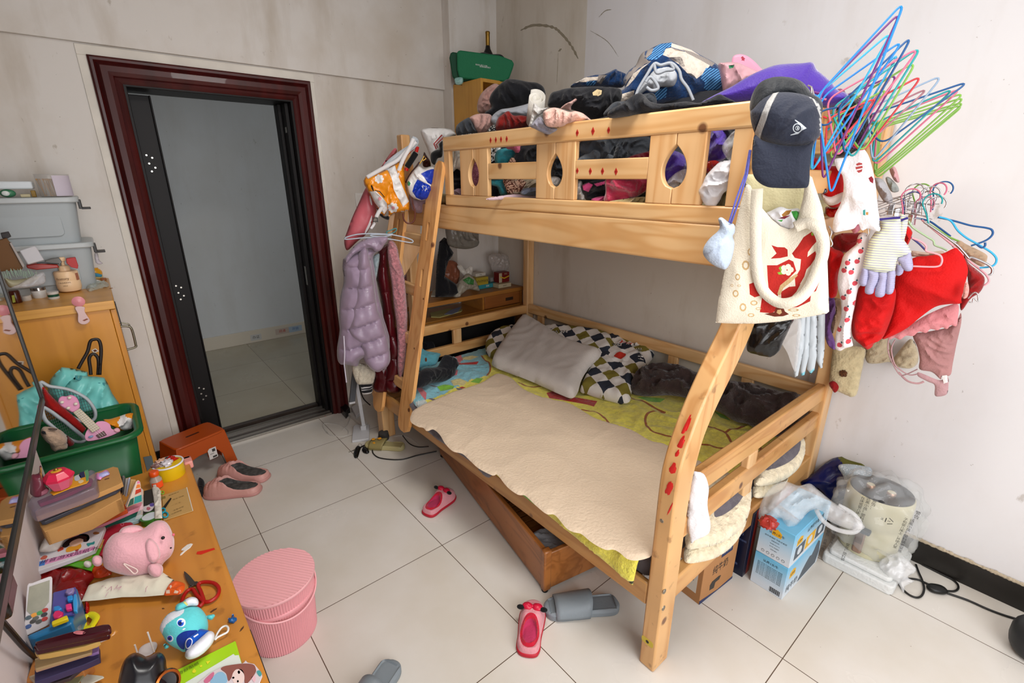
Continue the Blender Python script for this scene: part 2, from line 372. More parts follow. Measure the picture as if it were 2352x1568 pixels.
#  the room
def wallmat(name,col,streak=.25,blot=.35):
 m=bpy.data.materials.new(name);m.use_nodes=True;nt=m.node_tree;N=nt.nodes;L=nt.links;b=N['Principled BSDF'];b.inputs['Roughness'].default_value=.75;b.inputs['Specular IOR Level'].default_value=.25
 tc=N.new('ShaderNodeTexCoord')
 def nz(sc,stretch,det,lo,hi,c0):
  mp=N.new('ShaderNodeMapping');mp.inputs['Scale'].default_value=stretch;L.new(tc.outputs['Object'],mp.inputs[0])
  n=N.new('ShaderNodeTexNoise');n.inputs['Scale'].default_value=sc;n.inputs['Detail'].default_value=det;n.inputs['Roughness'].default_value=.6;L.new(mp.outputs[0],n.inputs[0])
  r=N.new('ShaderNodeValToRGB');r.color_ramp.elements[0].position=lo;r.color_ramp.elements[0].color=(1,1,1,1);r.color_ramp.elements[1].position=hi;r.color_ramp.elements[1].color=(*c0,1);L.new(n.outputs[0],r.inputs[0]);return r.outputs[0]
 out=None
 base=(*hexc(col),1)
 for sock,f in((nz(1.6,(1,1,.8),6,.45,.75,(.80,.74,.66)),blot),(nz(3.5,(1.6,1.6,.35),5,.52,.8,(.72,.66,.58)),streak),(nz(14,(1,1,.6),4,.70,.76,(.45,.38,.3)),.5),(nz(45,(1,1,1),2,.745,.78,(.45,.4,.35)),.7)):
  mx=N.new('ShaderNodeMixRGB');mx.blend_type='MULTIPLY';mx.inputs[0].default_value=f
  if out is None:mx.inputs[1].default_value=base
  else:L.new(out,mx.inputs[1])
  L.new(sock,mx.inputs[2]);out=mx.outputs[0]
 L.new(out,b.inputs['Base Color'])
 n=N.new('ShaderNodeTexNoise');n.inputs['Scale'].default_value=30;n.inputs['Detail'].default_value=6;L.new(tc.outputs['Object'],n.inputs[0])
 bp=N.new('ShaderNodeBump');bp.inputs['Strength'].default_value=.06;L.new(n.outputs[0],bp.inputs['Height']);L.new(bp.outputs[0],b.inputs['Normal'])
 return m
M_wall=wallmat('wall_plaster','d6d1cb',.85,.95)
M_wallR=wallmat('wall_plaster_right','dcdadb',.3,.35)
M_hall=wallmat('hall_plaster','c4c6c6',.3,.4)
def st(mb,name,m,**k):return mb.build(name,m,kind='structure',**k)
m=bpy.data.materials.new('floor_tile');m.use_nodes=True;nt=m.node_tree;N=nt.nodes;L=nt.links;b=N['Principled BSDF'];b.inputs['Roughness'].default_value=.22;b.inputs['Specular IOR Level'].default_value=.45
tc=N.new('ShaderNodeTexCoord');mp=N.new('ShaderNodeMapping');L.new(tc.outputs['Object'],mp.inputs[0]);mp.inputs['Location'].default_value=(3.0,3.6,0);mp.inputs['Scale'].default_value=(1/.6,1/.6,1)
br=N.new('ShaderNodeTexBrick');br.offset=0;br.inputs['Scale'].default_value=1;br.inputs['Brick Width'].default_value=1;br.inputs['Row Height'].default_value=1;br.inputs['Mortar Size'].default_value=.0028;br.inputs['Mortar Smooth'].default_value=.2
br.inputs['Color1'].default_value=(*hexc('d9d4cc'),1);br.inputs['Color2'].default_value=(*hexc('d6d1c9'),1);br.inputs['Mortar'].default_value=(*hexc('5c4a3c'),1);L.new(mp.outputs[0],br.inputs[0])
n=N.new('ShaderNodeTexNoise');n.inputs['Scale'].default_value=3;n.inputs['Detail'].default_value=8;L.new(tc.outputs['Object'],n.inputs[0])
r=N.new('ShaderNodeValToRGB');r.color_ramp.elements[0].position=.35;r.color_ramp.elements[0].color=(.93,.91,.87,1);r.color_ramp.elements[1].position=.6;r.color_ramp.elements[1].color=(1,1,1,1);L.new(n.outputs[0],r.inputs[0])
mx=N.new('ShaderNodeMixRGB');mx.blend_type='MULTIPLY';mx.inputs[0].default_value=1;L.new(br.outputs[0],mx.inputs[1]);L.new(r.outputs[0],mx.inputs[2]);
n2=N.new('ShaderNodeTexNoise');n2.inputs['Scale'].default_value=60;L.new(tc.outputs['Object'],n2.inputs[0])
r2=N.new('ShaderNodeValToRGB');r2.color_ramp.elements[0].position=.775;r2.color_ramp.elements[0].color=(1,1,1,1);r2.color_ramp.elements[1].position=.79;r2.color_ramp.elements[1].color=(.35,.25,.18,1);L.new(n2.outputs[0],r2.inputs[0])
mx2=N.new('ShaderNodeMixRGB');mx2.blend_type='MULTIPLY';mx2.inputs[0].default_value=1;L.new(mx.outputs[0],mx2.inputs[1]);L.new(r2.outputs[0],mx2.inputs[2]);L.new(mx2.outputs[0],b.inputs['Base Color'])
rr=N.new('ShaderNodeMapRange');rr.inputs[3].default_value=.16;rr.inputs[4].default_value=.34;L.new(n.outputs[0],rr.inputs[0]);L.new(rr.outputs[0],b.inputs['Roughness'])
M_floor=m
st(MB().bx(-1.6,2.4,-3.6,1.38,-.05,0),'floor',M_floor,origin=(0,0,0),smooth=0)
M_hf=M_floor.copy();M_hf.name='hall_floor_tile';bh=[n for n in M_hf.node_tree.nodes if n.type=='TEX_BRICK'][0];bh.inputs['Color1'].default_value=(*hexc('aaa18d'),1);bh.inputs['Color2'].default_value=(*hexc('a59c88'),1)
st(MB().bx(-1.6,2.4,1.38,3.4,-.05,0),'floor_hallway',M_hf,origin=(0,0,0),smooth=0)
ZC=2.8;YD=1.215
st(MB().bx(-1.6,1.6,-3.7,1.3,ZC,ZC+.05),'ceiling',mat('ceiling_paint','d8d6d2',.9),smooth=0)
w=MB();w.bx(-1.6,-.755,YD,YD+.17,0,ZC);w.bx(.202,1.5,YD,YD+.17,0,ZC);w.bx(-.755,.202,YD,YD+.17,2.06,ZC);w.bx(1.112,1.5,1.112,YD,0,ZC)
st(w,'wall_back',M_wall,smooth=0)
w=MB();w.bx(1.5,1.58,-3.6,-1.2,0,ZC);w.bx(1.5,1.58,-1.2,.28,1.72,ZC);st(w,'wall_right',M_wallR,smooth=0)
w=MB();w.bx(1.5,1.58,-1.2,1.4,0,1.72);w.bx(1.5,1.58,.28,1.4,1.72,ZC);st(w,'wall_right',wallmat('wall_plaster_old','d2cbc0',.75,.7),smooth=0)
sm=mat('wall_scuff','a39880',.95,alpha=.45);sb=MB()
for pts,r0 in((((1195,70),(1225,58),(1268,62),(1290,78),(1312,105),(1328,135)),.009),(((1282,120),(1281,160),(1279,195)),.004),(((1375,40),(1390,25),(1405,22)),.003),(((1282,118),(1290,112)),.009),(((1355,70),(1395,95),(1420,130)),.002)):
 P=smooth_poly([tuple(at(x,y,'x',1.4995))for x,y in pts],6,closed=False);n_=len(P)
 sb.tube(P,[r0*(.35+.65*abs(math.sin(i*1.7)))*min(1,(i+1)/4,(n_-i)/4)for i in range(n_)],6,flat=.05)
st(sb,'trim_1',sm)
st(MB().bx(-1.6,1.118,YD-.022,YD,2.118,ZC),'trim_2',M_wall,smooth=0,bevel=.003)
w=MB();w.bx(-1.6,-1.165,-3.6,.02,0,ZC);w.bx(-1.66,-1.6,-.1,1.3,0,ZC)
st(w,'wall_left',wallmat('wall_plaster_left','cfc6c6',.3,.3),smooth=0)
w=MB();w.bx(-1.6,-1.25,-3.66,-3.6,0,ZC);w.bx(.65,1.58,-3.66,-3.6,0,ZC);w.bx(-1.25,.65,-3.66,-3.6,0,.9);w.bx(-1.25,.65,-3.66,-3.6,2.5,ZC)
st(w,'wall_front',M_wall,smooth=0)
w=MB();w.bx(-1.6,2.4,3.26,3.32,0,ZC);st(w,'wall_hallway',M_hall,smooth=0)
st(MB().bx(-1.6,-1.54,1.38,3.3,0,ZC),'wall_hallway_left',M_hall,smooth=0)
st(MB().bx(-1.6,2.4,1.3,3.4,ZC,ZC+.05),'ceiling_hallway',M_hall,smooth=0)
w=MB();w.bx(-1.55,2.4,3.245,3.26,0,.125);st(w,'baseboard_hallway',mat('hall_tile_skirting','c9bfae',.3),smooth=0,bevel=.002)
def sticker(name,x0,x1,z0,z1,col,txt,tc_,label):
 b_=MB();f=fy(3.2445);b_.fbox(f,x0,x1,z0,z1,0,.0008);b_.text(txt,f,(x0+x1)/2,(z0+z1)/2,(z1-z0)*.55,1,.0012)
 b_.build(name,[mat('sticker_'+name+str(x0),col,.5),mat('sticker_ink_'+str(x0),tc_,.5)],smooth=0,label=label,cat='sticker')
sticker('sticker',.045,.145,.02,.08,'b9b7b2','办证','1d1d20','black lettered sticker on hallway skirting, leftmost one')
sticker('sticker',.28,.41,.035,.095,'b9a89b','疏通','b3402e','red lettered sticker on hallway skirting, the middle one')
sticker('sticker',.41,.54,.035,.095,'9fb0bf','开锁','2f5f9c','blue lettered sticker on hallway skirting, right one')
st(MB().bx(1.488,1.5,-3.6,-1.30,0,.103),'baseboard_right',mat('black_skirting','1b1815',.35),smooth=0,bevel=.002)
crust=MB()
random.seed(3)
for i in range(150):
 y=-1.4-i*.012;crust.ell((1.494,y,.107),(.006,.009+random.random()*.006,.004+random.random()*.006),nu=6,nv=5,amp=.5,seed=i)
st(crust,'trim_3',mat('old_mortar','b3a48c',.95,bump=.5))
st(MB().bx(-1.55,-.80,YD-.01,YD,0,.09),'baseboard_back',mat('black_skirting','1b1815',.35),smooth=0)
M_door=mat('red_brown_lacquer','430a08',.42,var=.35,vscale=3,stretch=(6,6,1),coat=.1)
M_dark=mat('dark_jamb','0c0606',.5,var=.3,vscale=4,spec=.3)
prof=[(0,0),(0,.016),(.008,.022),(.018,.022),(.026,.012),(.038,.030),(.062,.034),(.078,.026),(.084,.016),(.094,.020),(.104,.014),(.112,.006),(.112,-.02)]
def casing(path_out,mb):
 n=len(prof);vs=[]
 for(x,z,dx,dz)in path_out:
  for(d,h)in prof:vs.append((x+dx*d,YD-h,z+dz*d))
 fs=[]
 for i in range(len(path_out)-1):
  for k in range(n-1):fs.append((i*n+k,i*n+k+1,(i+1)*n+k+1,(i+1)*n+k))
 mb.add(vs,fs)
c=MB();casing([(-.766,0,1,0),(-.766,2.072,1,-1),(.212,2.072,-1,-1),(.212,0,-1,0)],c)
j=MB();j.bx(-.66,-.645,YD-.01,YD+.2,0,1.96);j.bx(.09,.105,YD-.01,YD+.2,0,1.96);j.bx(-.66,.105,YD-.01,YD+.2,1.955,1.97)
j.bx(-.645,-.55,YD+.12,YD+.16,0.0,1.94);j.bx(-.556,-.548,YD+.105,YD+.17,0,1.94);j.bx(.07,.09,YD+.04,YD+.2,0,1.955);j.bx(.055,.09,YD+.12,YD+.2,0,1.955)
dth=bpy.data.objects.new('door_1',None);COL.objects.link(dth);dth.location=(-.28,YD,0);dth['wloc']=(-.28,YD,0);dth['kind']='structure'
c.build('door_casing',M_door,dth,smooth=25);
j.build('door_jamb',M_dark,dth,smooth=0,bevel=.003)
M_steel=mat('steel','b9b6ae',.3,1)
for z0 in(1.66,.98,.36):
 for dx,dz in((0,0),(.022,-.012),(.004,-.04),(.026,-.06),(.008,-.078)):
  MB().lathe([(0,.0005),(.0045,.0005),(.005,0)],(-.618+dx,YD+.1195,z0+dz),10,ax=(0,-1,0)).build('hinge_screw',M_steel,dth)
for a_,b_ in((1.80,1.83),(.90,1.02)):MB().bx(.0695,.0702,YD+.06,YD+.087,a_,b_).build('strike_plate',M_steel,dth,smooth=0)
t=MB()
for y0,y1,z1,mm in((YD-.012,YD+.20,.012,0),(YD-.012,YD-.006,.016,1),(YD+.025,YD+.031,.02,1),(YD+.07,YD+.076,.022,1),(YD+.115,YD+.122,.026,1),(YD+.03,YD+.068,.017,0),(YD+.16,YD+.2,.03,0)):
 t.bx(-.645,.09,y0,y1,0,z1,mm)
t.build('threshold',[mat('worn_dark_threshold','3b2f28',.4,var=.5,vscale=12,stretch=(.4,3,3)),mat('aluminium_edge','a9a39a',.3,1)],dth,smooth=0)
w=MB();w.bx(-.800,-.764,YD-.006,YD,0,2.07);w.bx(-.800,.240,YD-.006,YD,2.07,2.113);w.bx(.21,.238,YD-.006,YD,0,2.07)
st(w,'trim_4',mat('white_caulk','d9d3c8',.6,var=.1),smooth=0,bevel=.002)
o=thing('light_switch',(.46,YD,1.40),'white double rocker light switch plate on wall beside door','light switch')
MB().bx(.415,.505,YD-.009,YD,1.375,1.46).build('plate',mat('switch_white','dcdad6',.35),o,bevel=.003)
MB().bx(.425,.495,YD-.013,YD-.008,1.385,1.45).build('rocker',mat('switch_white','dcdad6',.35),o,bevel=.003)
o=thing('ceiling_lamp',(-.1,-1.35,2.79),'round flat ceiling lamp','lamp')
MB().lathe([(.3,0),(.31,-.02),(.29,-.035)],(-.1,-1.35,2.8),40).build('lamp_rim',mat('lamp_rim','cccccc',.4),o)
#  bunk bed
Pz=wood('pine_z','z','f2c38a','d3924e');Py=wood('pine_y','y','f3c68c','d59650');Px=wood('pine_x','x','ebb676','c98a46')
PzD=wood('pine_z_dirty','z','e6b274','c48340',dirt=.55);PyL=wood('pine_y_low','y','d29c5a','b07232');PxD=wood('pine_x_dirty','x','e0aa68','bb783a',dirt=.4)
BX0,BX1=.22,1.498;BY0,BY1=-1.307,.745;UX=.49
bed=thing('bunk_bed',(.86,-.28,0),'pine bunk bed with wide lower berth, leaning ladder and slatted upper guard rail','bed')
def part(mb,name,m,bevel=.006,parent=None,**k):return mb.build(name,m,parent or bed,bevel=bevel,smooth=30,**k)
def curved_post():
 L_=[(.218,0),(.220,.464),(.219,.70),(.232,.79),(.262,.865),(.305,.945),(.372,1.04),(.448,1.136),(.478,1.20),(.488,1.28),(.488,1.78)]
 R_=[(.303,0),(.303,.35),(.303,.653),(.318,.76),(.345,.845),(.395,.92),(.46,1.0),(.535,1.10),(.57,1.18),(.58,1.28),(.58,1.78)]
 L_=smooth_poly(L_,4,closed=False);R_=smooth_poly(R_,4,closed=False)
 poly=L_+R_[::-1];return MB().prism(poly,fy(0),0,0)if 0 else poly
def strip_post(y0,y1):
 poly=curved_post();n=len(poly)//2;Ls=poly[:n];Rs=poly[n:][::-1];mb=MB();vs=[]
 for(a,b)in zip(Ls,Rs):
  vs+=[(a[0],y0,a[1]),(b[0],y0,b[1]),(b[0],y1,b[1]),(a[0],y1,a[1])]
 fs=[(0,3,2,1)]
 for i in range(n-1):
  for k in range(4):fs.append((i*4+k,i*4+(k+1)%4,(i+1)*4+(k+1)%4,(i+1)*4+k))
 fs.append(tuple((n-1)*4+k for k in range(4)));return mb.add(vs,fs)
pp=strip_post(BY0,-1.25)
part(pp,'front_post',PzD,.006)
random.seed(5)
for(x,y,r0,l)in((1538,1000,.007,.05),(1530,1040,.010,.05),(1526,1060,.007,.03),(1522,1095,.014,.04),(1524,1125,.012,.03),(1533,1010,.005,.08),(1528,1160,.003,.03)):
 p=at(x,y,'y',-1.278);z=p.z;xx=.2185 if z<.72 else .2185+max(0,(z-.7))**1.7*.9
 MB().ell((xx,-1.288+random.uniform(-.008,.008),z),(.0016,r0*.8,l*.8),Matrix.Rotation(.25,3,'X'),nu=10,nv=8,amp=.5,sc=3,seed=x).build('paint_smear',mat('red_paint','d3221d',.5),bed)
MD=mat('steel_dull','8b8375',.4,.8)
for(x,y)in((1526,1358),(1524,1396)):p=at(x,y,'y',BY0);MB().lathe([(0,.0015),(.008,.0015),(.009,0)],(p.x,p.y,p.z),12,ax=(0,-1,0)).build('bolt_cap',MD,bed)
for(x,y)in((1520,1196),):p=at(x,y,'x',.219);MB().lathe([(0,.0012),(.006,.0012),(.007,0)],(p.x,p.y,p.z),6,ax=(-1,0,0)).build('bolt_cap',MD,bed)
sk=MB();f=fx(.2185);cu,cv=f.px(1487,1473);sk.prism(rrect(cu-.022,cu+.022,cv-.012,cv+.012,.008),f,0,.0007,0);sk.prism(ngon(10,.006,(cu,cv)),f,.0007,.001,1);sk.build('post_sticker',[mat('yellow_sticker','c9b13c',.6),mat('ink','2a2118',.6)],bed,smooth=0)
part(MB().bx(UX,.545,.685,.742,.0,1.776),'head_post',Pz)
part(MB().bx(.22,.30,.665,.742,0,.335),'head_foot_post',Pz)
part(MB().bx(1.435,BX1,.69,.742,0,1.75),'rear_post',Pz)
part(MB().bx(1.41,1.49,-1.307,-1.25,0,1.75),'rear_post',Pz)
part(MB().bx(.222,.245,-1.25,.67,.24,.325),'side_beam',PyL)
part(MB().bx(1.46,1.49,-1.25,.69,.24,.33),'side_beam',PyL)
part(MB().bx(.30,1.42,-1.30,-1.262,.25,.335),'end_beam',PxD)
part(MB().bx(.22,1.44,.70,.742,.24,.335),'end_beam',PxD)
sl=MB()
for i in range(15):sl.bx(.25,1.455,-1.2+i*.128,-1.12+i*.128,.285,.30)
sl.build('slat_deck',wood('pine_slat','x','c08a4b','8f5f2b'),bed,smooth=0)
part(MB().bx(.30,1.42,-1.295,-1.262,.612,.692),'foot_rail',PxD)
part(MB().bx(.30,1.42,-1.295,-1.262,.478,.556),'foot_rail',PxD)
part(MB().bx(.73,.80,-1.294,-1.264,.335,.612),'foot_stile',Pz)
part(MB().bx(.54,1.44,.702,.735,.592,.656),'head_rail',Px)
part(MB().bx(.54,1.44,.702,.735,.425,.49),'head_rail',Px)
part(MB().bx(.79,.855,.704,.733,.49,.592),'head_stile',Pz)
part(MB().bx(1.44,1.465,-1.25,.69,.60,.668),'rear_rail',Py)
for y in(.56,.25,-.10,-.53,-.95):part(MB().bx(1.445,1.465,y-.03,y+.03,.33,.602),'rear_stile',Pz,.003)
part(MB().bx(UX,UX+.028,-1.25,.69,1.298,1.418),'upper_side_beam',Py)
part(MB().bx(1.45,1.478,-1.25,.69,1.30,1.42),'upper_side_beam',Py)
part(MB().bx(UX+.02,1.45,-1.30,-1.262,1.30,1.42),'upper_end_beam',Px)
part(MB().bx(UX+.02,1.45,.70,.735,1.30,1.42),'upper_end_beam',Px)
dk=MB()
for i in range(14):dk.bx(.51,1.46,-1.22+i*.14,-1.12+i*.14,1.405,1.42)
dk.build('upper_slat_deck',wood('pine_slat','x','c08a4b','8f5f2b'),bed,smooth=0)
part(MB().bx(UX+.02,1.45,-1.30,-1.27,1.66,1.74),'upper_end_rail',Px)
part(MB().bx(UX+.02,1.45,-1.30,-1.27,1.50,1.57),'upper_end_rail',Px)
part(MB().bx(1.45,1.475,-1.25,.69,1.64,1.72),'upper_rear_rail',Py)
def gtop(y):return 1.733
gr=MB();gr.bx(UX-.004,UX+.026,-1.25,.262,1.672,1.737);part(gr,'guard_top_rail',Py)
part(MB().bx(UX-.002,UX+.024,-1.25,.262,1.418,1.47),'guard_bottom_rail',Py)
def board(y0,y1,drop=None):
 """boards of the guard, seen from the room side; drop=(yc,zc,w,h) splits over the seam"""
 f=Fr((UX,0,0),(0,-1,0),(0,0,1));mb=MB();u0,u1=-y1,-y0;z0,z1=1.47,1.673
 if not drop:mb.fbox(f,u0,u1,z0,z1,-.022,0);return mb
 yc,zc,w_,h_=drop;uc=-yc
 dp=[]
 for k in range(17):
  t=k/16;a=PI*t
  rr_=w_*(math.sqrt(max(0,1-((.42-t)/.42)**2))if t<.42 else max(0,math.cos((t-.42)/.58*PI/2))**.85);dp.append((rr_,zc-h_*.45+h_*t))
 lft=[(u0,z0),(uc-.001,z0)]+[(uc-max(d,.001),z)for d,z in dp]+[(uc-.001,z1),(u0,z1)]
 rgt=[(u1,z1),(uc+.001,z1)]+[(uc+max(d,.001),z)for d,z in dp[::-1]]+[(uc+.001,z0),(u1,z0)]
 mb.prism(lft,f,-.022,0);mb.prism(rgt,f,-.022,0);return mb
part(board(.215,.262),'guard_board',Pz,.002)
part(board(-.092,.124,(.016,1.565,.040,.125)),'guard_board',Pz,.003)
part(board(-.615,-.407,(-.512,1.568,.040,.122)),'guard_board',Pz,.003)
part(board(-1.118,-.928,(-1.022,1.572,.042,.125)),'guard_board',Pz,.003)
part(board(-1.25,-1.196),'guard_board',Pz,.002)
for y0,y1 in((-.407,-.092),(-.928,-.615)):part(MB().bx(UX+.002,UX+.02,y0,y1,1.543,1.609),'guard_middle_rail',Py,.003)
def dia(pts,xv,nm):
 f=fx(xv-.0005)
 for i,(x,y,s_)in enumerate(pts):
  b_=MB();u,v=f.px(x,y);b_.prism([(u-.007*s_,v),(u,v-.012*s_),(u+.007*s_,v),(u,v+.012*s_)],f,0,.0009,0);b_.prism(ngon(8,.0032,(u,v)),f,.0009,.0012,1)
  b_.build(nm,[mat('red_sticker','b3241b',.5),mat('red_sticker_dark','8c1a14',.5)],bed,smooth=0,label='red diamond sticker')
dia([(1127,322,1),(1139,321,1),(1151,320,1),(1164,319,1),(1326,305,1),(1362,301,1.1),(1398,299,.9)],UX-.004,'diamond_sticker')
dia([(1326,392,.9),(1356,393,1),(1384,393,1),(1415,394,1)],UX+.002,'diamond_sticker')
def stile(y):
 a=Vector((.182,0,.245));b_=Vector((UX-.036,0,1.50));d=(b_-a).normalized();n=Vector((-d.z,0,d.x))
 f=Fr(a+Vector((0,y,0)),(0,-1,0),d)
 w2=.060;top=(b_-a).length
 left=[(-w2,.02),(-w2*.8,-.012),(-w2*.35,-.027),(w2*.35,-.027),(w2*.8,-.012),(w2,.02)]
 poly=left+[(w2,top-.02),(w2,top+.12),(w2*.8,top+.14),(w2*.1,top+.14),(-.012,top+.115),(-.016,top-.0),(-w2+.004,top-.06)]
 sl_=[(.385,.475),(.655,.745),(.925,1.015)]if 0 else[(.78,.875),(1.02,1.115)]
 mb=MB();hw=.0125;u_l=[p for p in poly if p[0]<=0];
 lo=[(-w2,.02),(-w2*.8,-.012),(-w2*.35,-.027),(w2*.35,-.027),(w2*.8,-.012),(w2,.02)]
 v_prev=None;cuts=[0.02]+[c for s_ in sl_ for c in s_]+[top-.06]
 mb.prism(lo,f,-.020,0)
 for i in range(0,len(cuts)-1):
  v0,v1=cuts[i],cuts[i+1]
  if i%2==0:mb.fbox(f,-w2,w2,v0,v1,-.020,0)
  else:
   mb.fbox(f,-w2,-hw,v0,v1,-.020,0);mb.fbox(f,hw,w2,v0,v1,-.020,0)
   for sgn,vv in((1,v0),(-1,v1)):
    arc=[(hw*math.cos(t),vv+sgn*(hw-hw*math.sin(t)))for t in[PI*k/8 for k in range(9)]]
    mb.prism([(-hw,vv)]+[(hw,vv)]+arc if 0 else[(hw,vv)]+arc+[(-hw,vv)],f,-.020,0)
 mb.prism([(-w2,top-.06),(w2,top-.06),(w2,top+.105),(w2*.8,top+.128),(w2*.3,top+.135),(-.006,top+.12),(-.016,top+.09),(-.018,top+.03),(-w2*.7,top-.02)],f,-.020,0)
 return mb
lad=bpy.data.objects.new('ladder',None);COL.objects.link(lad);lad.parent=bed;lad['wloc']=tuple(bed['wloc'])
bed_stile1=stile(.316);bed_stile1.build('ladder_stile',wood('pine_stile','z','f0b470','cc8440'),lad,bevel=.003,smooth=30)
stile(.640).build('ladder_stile',wood('pine_stile','z','e8ab66','bd7430'),lad,bevel=.005,smooth=30)
for t in(.16,.37,.58,.79):
 x=.205+(UX-.03-.198)*t;z=.245+1.255*t;MB().bx(x,x+.03,.33,.62,z-.035,z+.03).build('ladder_rung',Py,lad,bevel=.006,smooth=30)
PB=mat('plug_brown','6b3d17',.4)
for(x,y)in((962,830),(937,942)):
 p=at(x,y,'x',.2+(.0 if y>900 else .03));t=(p.z-.245)/1.255;xx=.182+.272*t;MB().lathe([(0,.001),(.010,.001),(.011,0)],(xx-.001,p.y,p.z),14,ax=(-1,0,.2)).build('screw_plug',PB,lad)
for(x,y)in((994,563),(973,686),(952,800)):
 p=at(x,y,'x',.33);t=(p.z-.245)/1.255;xx=.182+.272*t;p=at(x,y,'x',xx);MB().lathe([(0,.001),(.005,.001),(.006,0)],(xx-.001,p.y,p.z),10,ax=(-1,0,.2)).build('screw_plug',PB,lad)
cap=MB();cap.lathe([(.0,.0),(.035,0),(.037,.012),(.03,.018)],(.215,.70,.30),20,ax=(-1,0,0));cap.build('rounded_end',Px,bed)
Pd=wood('pine_drawer','y','b9753a','8a4e1c',dirt=.3)
dr=thing('underbed_drawer',(.5,-.35,0),'long pine drawer pulled askew from under the lower bunk','drawer')
c0=Vector((.167,-.842));dv=Vector((.386,.28))-c0;ang=math.atan2(dv.y,dv.x)
R=Matrix.Rotation(ang,3,'Z')
def dbox(u0,u1,v0,v1,z0,z1,name,m,bev=.004):
 mb=MB();mb.box(Vector((c0.x,c0.y,0))+R@Vector(((u0+u1)/2,(v0+v1)/2,(z0+z1)/2)),(u1-u0,v1-v0,z1-z0),R);return mb.build(name,m,dr,bevel=bev,smooth=30)
dbox(.012,1.14,-.02,0,.012,.195,'drawer_front',Pd)
dbox(-.004,.024,-.03,.004,.008,.200,'corner_post',Pd,.006)
dbox(0,.02,-.50,-.02,.012,.185,'drawer_side',Pd);dbox(1.12,1.14,-.50,-.02,.012,.185,'drawer_side',Pd);dbox(.02,1.12,-.50,-.48,.012,.185,'drawer_back',Pd)
mb=MB()
for i in range(26):mb.box(Vector((c0.x,c0.y,0))+R@Vector((.04+i*.042,-.25,.03)),(.03,.46,.012),R)
mb.build('drawer_slat_bottom',Pd,dr,smooth=0)
for u,v in((.01,-.01),(.01,-.48),(1.12,-.01),(1.12,-.48)):MB().lathe([(.012,0),(.014,.006),(.012,.013)],Vector((c0.x,c0.y,0))+R@Vector((u,v,0)),12).build('drawer_castor',mat('black_rubber','111111',.6),dr)
q=Vector((c0.x,c0.y,0))+R@Vector((.13,-.12,.038))
puff('folded_shirt',fz(.06,(q.x,q.y),ang),[(-.09,-.05),(.1,-.06),(.11,.05),(.02,.07),(-.08,.06)],.02,cloth('cloth_white_blue','d5dbe2'),px=False,amp=.008,sc=20,label='white and pale blue shirt lying in the open drawer',cat='shirt')
#  bedding on the lower berth
M_pad=fleece('cream_fleece','e6dabd');M_grey=cloth('grey_sheet','6d6870',vscale=5,sheen=.3)
mt=MB().prism([(.25,-1.235),(1.43,-1.235),(1.43,.69),(.52,.69),(.36,.46),(.27,.33),(.25,.2)],fz(.302),0,.093);mt.build('mattress',M_grey,bevel=.03,seg=4,smooth=60,label='grey covered mattress on the lower bunk, under the blankets',cat='mattress')
def edgewarp(z0,x0,r=.02,down=1.0):
 def w(u,v,h):
  if u>=x0:return Vector((u,v,z0+h))
  s=x0-u;a=min(s/r,PI/2*.93);x=x0-r*math.sin(a);z=z0-r*(1-math.cos(a));rest=max(0,s-r*PI/2*.93)
  n=Vector((-math.sin(a),0,math.cos(a)));p=Vector((x,v,z))+Vector((-math.cos(a),0,-math.sin(a)))*rest*down+n*h;return p
 return w
puff('grey_underblanket',fz(.40),[(.5,.60),(.34,.44),(.25,.37),(.20,.27),(.14,.18),(.13,0),(.14,-.3),(.15,-.45),(.5,-.5)],.008,M_grey,px=False,res=.012,amp=.012,sc=16,fk='drape',dirn=.3,seed=3,warp=edgewarp(.398,.245),Rd=.02,label='rumpled grey sheet hanging over the front rail near the ladder',cat='sheet')
cy=fleece('blanket_yellow','ebe05c');cb=fleece('blanket_blue','86c6d6');cg=fleece('blanket_green','7fbf2c');cr_=fleece('blanket_red','b3261c');co_=fleece('blanket_orange_line','a05a1e');cw=fleece('blanket_pale','c6d4d4');cp=fleece('blanket_pink','d46a74');cy2=fleece('blanket_pale_yellow','d8cd8e')
def line_px(pts,w,f,n=5):
 P=smooth_poly([f.px(*p)for p in pts],n,closed=False);A=[];B=[]
 for i,p in enumerate(P):
  q=P[min(i+1,len(P)-1)];r=P[max(i-1,0)];d=(q[0]-r[0],q[1]-r[1]);l=math.hypot(*d)+1e-9;nn=(-d[1]/l*w,d[0]/l*w);A.append((p[0]+nn[0],p[1]+nn[1]));B.append((p[0]-nn[0],p[1]-nn[1]))
 return A+B[::-1]
fb=fz(.414)
bl=[(1.40,.675),(1.1,.69),(.7,.685),(.50,.66),(.42,.58),(.34,.48),(.27,.40),(.24,.31),(.215,.22),(.205,.12),(.19,0),(.17,-.2),(.155,-.5),(.145,-.8),(.13,-1.05),(.115,-1.21),(.25,-1.215),(.6,-1.20),(1.0,-1.21),(1.40,-1.20)]
def npx(pts):return[fb.px(*p)for p in pts]
prn=[]
blue=[(1.42,.70),(.05,.70),(.05,.215),(.20,.21)]+npx([(1020,905),(1060,885),(1085,872),(1118,865),(1126,850),(1124,835),(1112,825),(1105,818),(1130,812)])+[(1.42,.45)]
prn.append((blue,1))
prn.append(([(.05,.215),(.265,.215),(.27,-.05),(.27,-.30),(.24,-.42),(.05,-.42)],5))
prn.append((line_px([(1105,818),(1112,826),(1124,836),(1126,850),(1118,862)],.006,fb),4))
prn.append((npx([(1004,892),(1020,884),(1044,888),(1040,897),(1012,899)]),3));prn.append((npx([(1035,876),(1055,870),(1073,876),(1065,886),(1042,886)]),8));prn.append((npx([(1080,880),(1095,868),(1110,871),(1100,880)]),3));prn.append((npx([(1053,890),(1062,887),(1070,889),(1062,892)]),2))
